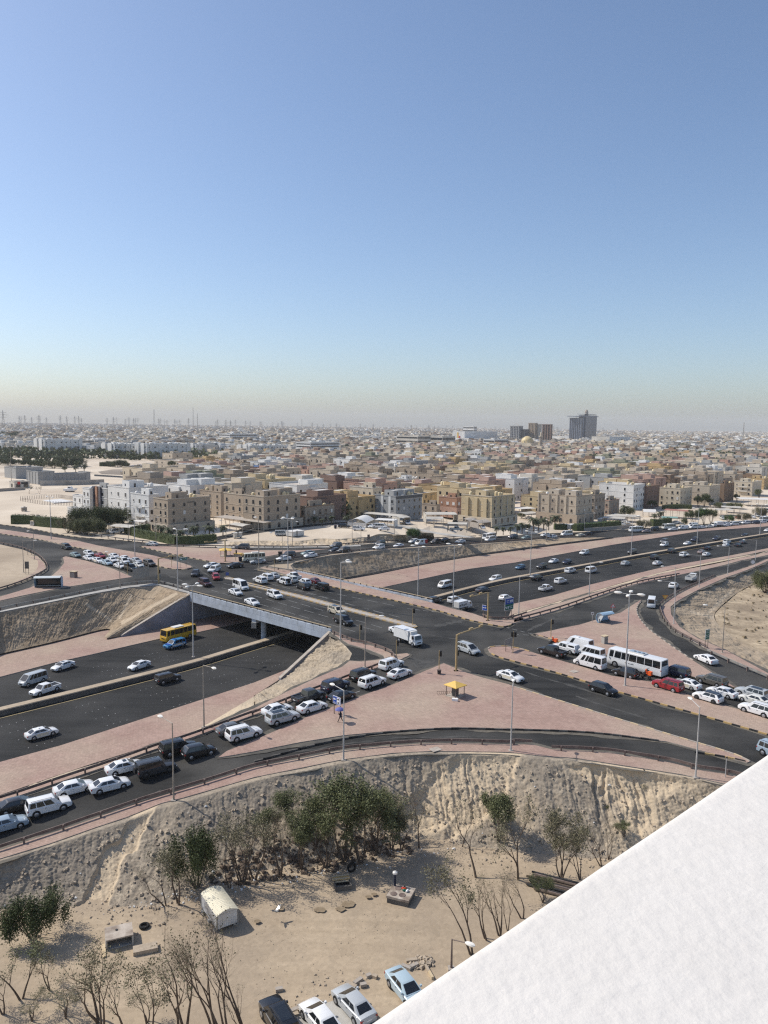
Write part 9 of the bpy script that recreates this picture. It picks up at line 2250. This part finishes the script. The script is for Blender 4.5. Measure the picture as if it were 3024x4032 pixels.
def boat():
 p=site('c4',920,520,zT);t=thing('motor_boat','white motor boat parked on the sandy field','boat',p,-.2);b=MB();b.loft([[(x,-w_,z0),(x,-w_*1.15,z1),(x,w_*1.15,z1),(x,w_,z0)] for x,w_,z0,z1 in ((-4,1.1,.6,1.8),(0,1.2,.5,1.9),(3,.8,.8,2.2),(4.6,.05,1.7,2.5))]);pt('hull',b,'white_paint',t)
 c=MB();c.loft([[(-1.5,-.8,1.9),(1.5,-.8,1.9),(1.5,.8,1.9),(-1.5,.8,1.9)],[(-1.3,-.7,3.2),(.6,-.7,3.2),(.6,.7,3.2),(-1.3,.7,3.2)]]);k=pt('cabin',c,'white_paint',t);g=MB();g.box(-1.0,.6,-.82,.82,2.4,2.9);pt('window',g,'pane',k)
 s=MB();s.box(-3,2.5,-.5,.5,0,.5);pt('trailer',s,'dark',t)
boat()
patch('dry_field',stations('c5 -40 215 120 190 400 185 640 195 700 205 560 228 250 250 0 240',zT),zT,mat('dark_dry_soil',(.20,.165,.13),(.27,.225,.175),.05,.95),.12,.1,20)
patch('dirt_road',stations('c5 -80 245 200 262 400 285 690 300 690 322 420 300 180 278 -80 262',zT),zT,MT['asphalt_new'],.14,.1,20)
patch('side_street',stations('b8 0 790 300 740 720 670 1000 640 1350 600 1480 590 1620 600 1640 570 1440 575 1300 590 1000 610 700 640 420 640 300 700 0 760',zT),zT,MT['asphalt'],.14,.1,12)
patch('side_street',stations('c1 -100 600 120 600 250 570 620 600 800 640 1000 680 1440 735 1380 742 1100 715 850 672 600 620 250 590 130 620 -100 630',zT),zT,MT['concrete'],.15,.1,12)
# ------------------------------------------------------------------ the white parapet in front of the viewer
zp=CAM_H-.34
e0,e1=site('P',817.4,2212,zp),site('P',1659,1634.9,zp);ed=(e1-e0).normalized();en=Vector((ed.y,-ed.x,0))
pp=MB();e0 -=en*.010;e1 -=en*.010;A=e0-ed*1.2;B=e1+ed*2.5;NS=220
prof=[(.0,-.5)]+[(.014-.014*math.cos(a),-.014+.014*math.sin(a)) for a in np.linspace(0,math.pi/2,7)]+[(.12,.001),(.25,.002),(.42,.002),(.46,-.02),(.46,-.5)]
rr=[]
for i in range(NS+1):
 p=A.lerp(B,i/NS);wob=.0009*float(fbm(i*.12,0,0,3,4))
 rr.append([tuple(p+en*(o+wob)+Vector((0,0,z))) for o,z in prof])
pp.loft(rr)
para=setp(new('parapet',pp.mesh('parapet',[MT['stucco']],50)),'white stucco parapet of the balcony in the near lower right corner','parapet')
fb=MB();q=[A-ed*10+en*.06,B+ed*14+en*.06,B+ed*14+en*.44,A-ed*10+en*.44]
fb.add([(p.x,p.y,z) for z in (ZLOT-.5,zp-.48) for p in q],[(0,1,2,3),(7,6,5,4),(0,4,5,1),(1,5,6,2),(2,6,7,3),(3,7,4,0)])
setp(new('balcony_building_wall',fb.mesh('balcony_building_wall',[MT['stucco']])),'white outer wall of the building under the parapet','wall')
# ------------------------------------------------------------------ dusty air
hz=MB();hz.box(-15000,15000,-900,15500,-11.6,230)
mh=bpy.data.materials.new('haze_air');mh.use_nodes=True;nt=mh.node_tree;nt.nodes.clear()
pv=nt.nodes.new('ShaderNodeVolumePrincipled');pv.inputs['Color'].default_value=(1.0,.985,.955,1);pv.inputs['Density'].default_value=HAZE_DENSITY
oo=nt.nodes.new('ShaderNodeOutputMaterial');nt.links.new(pv.outputs[0],oo.inputs['Volume'])
setp(new('haze',hz.mesh('haze',[mh])),kind='stuff')
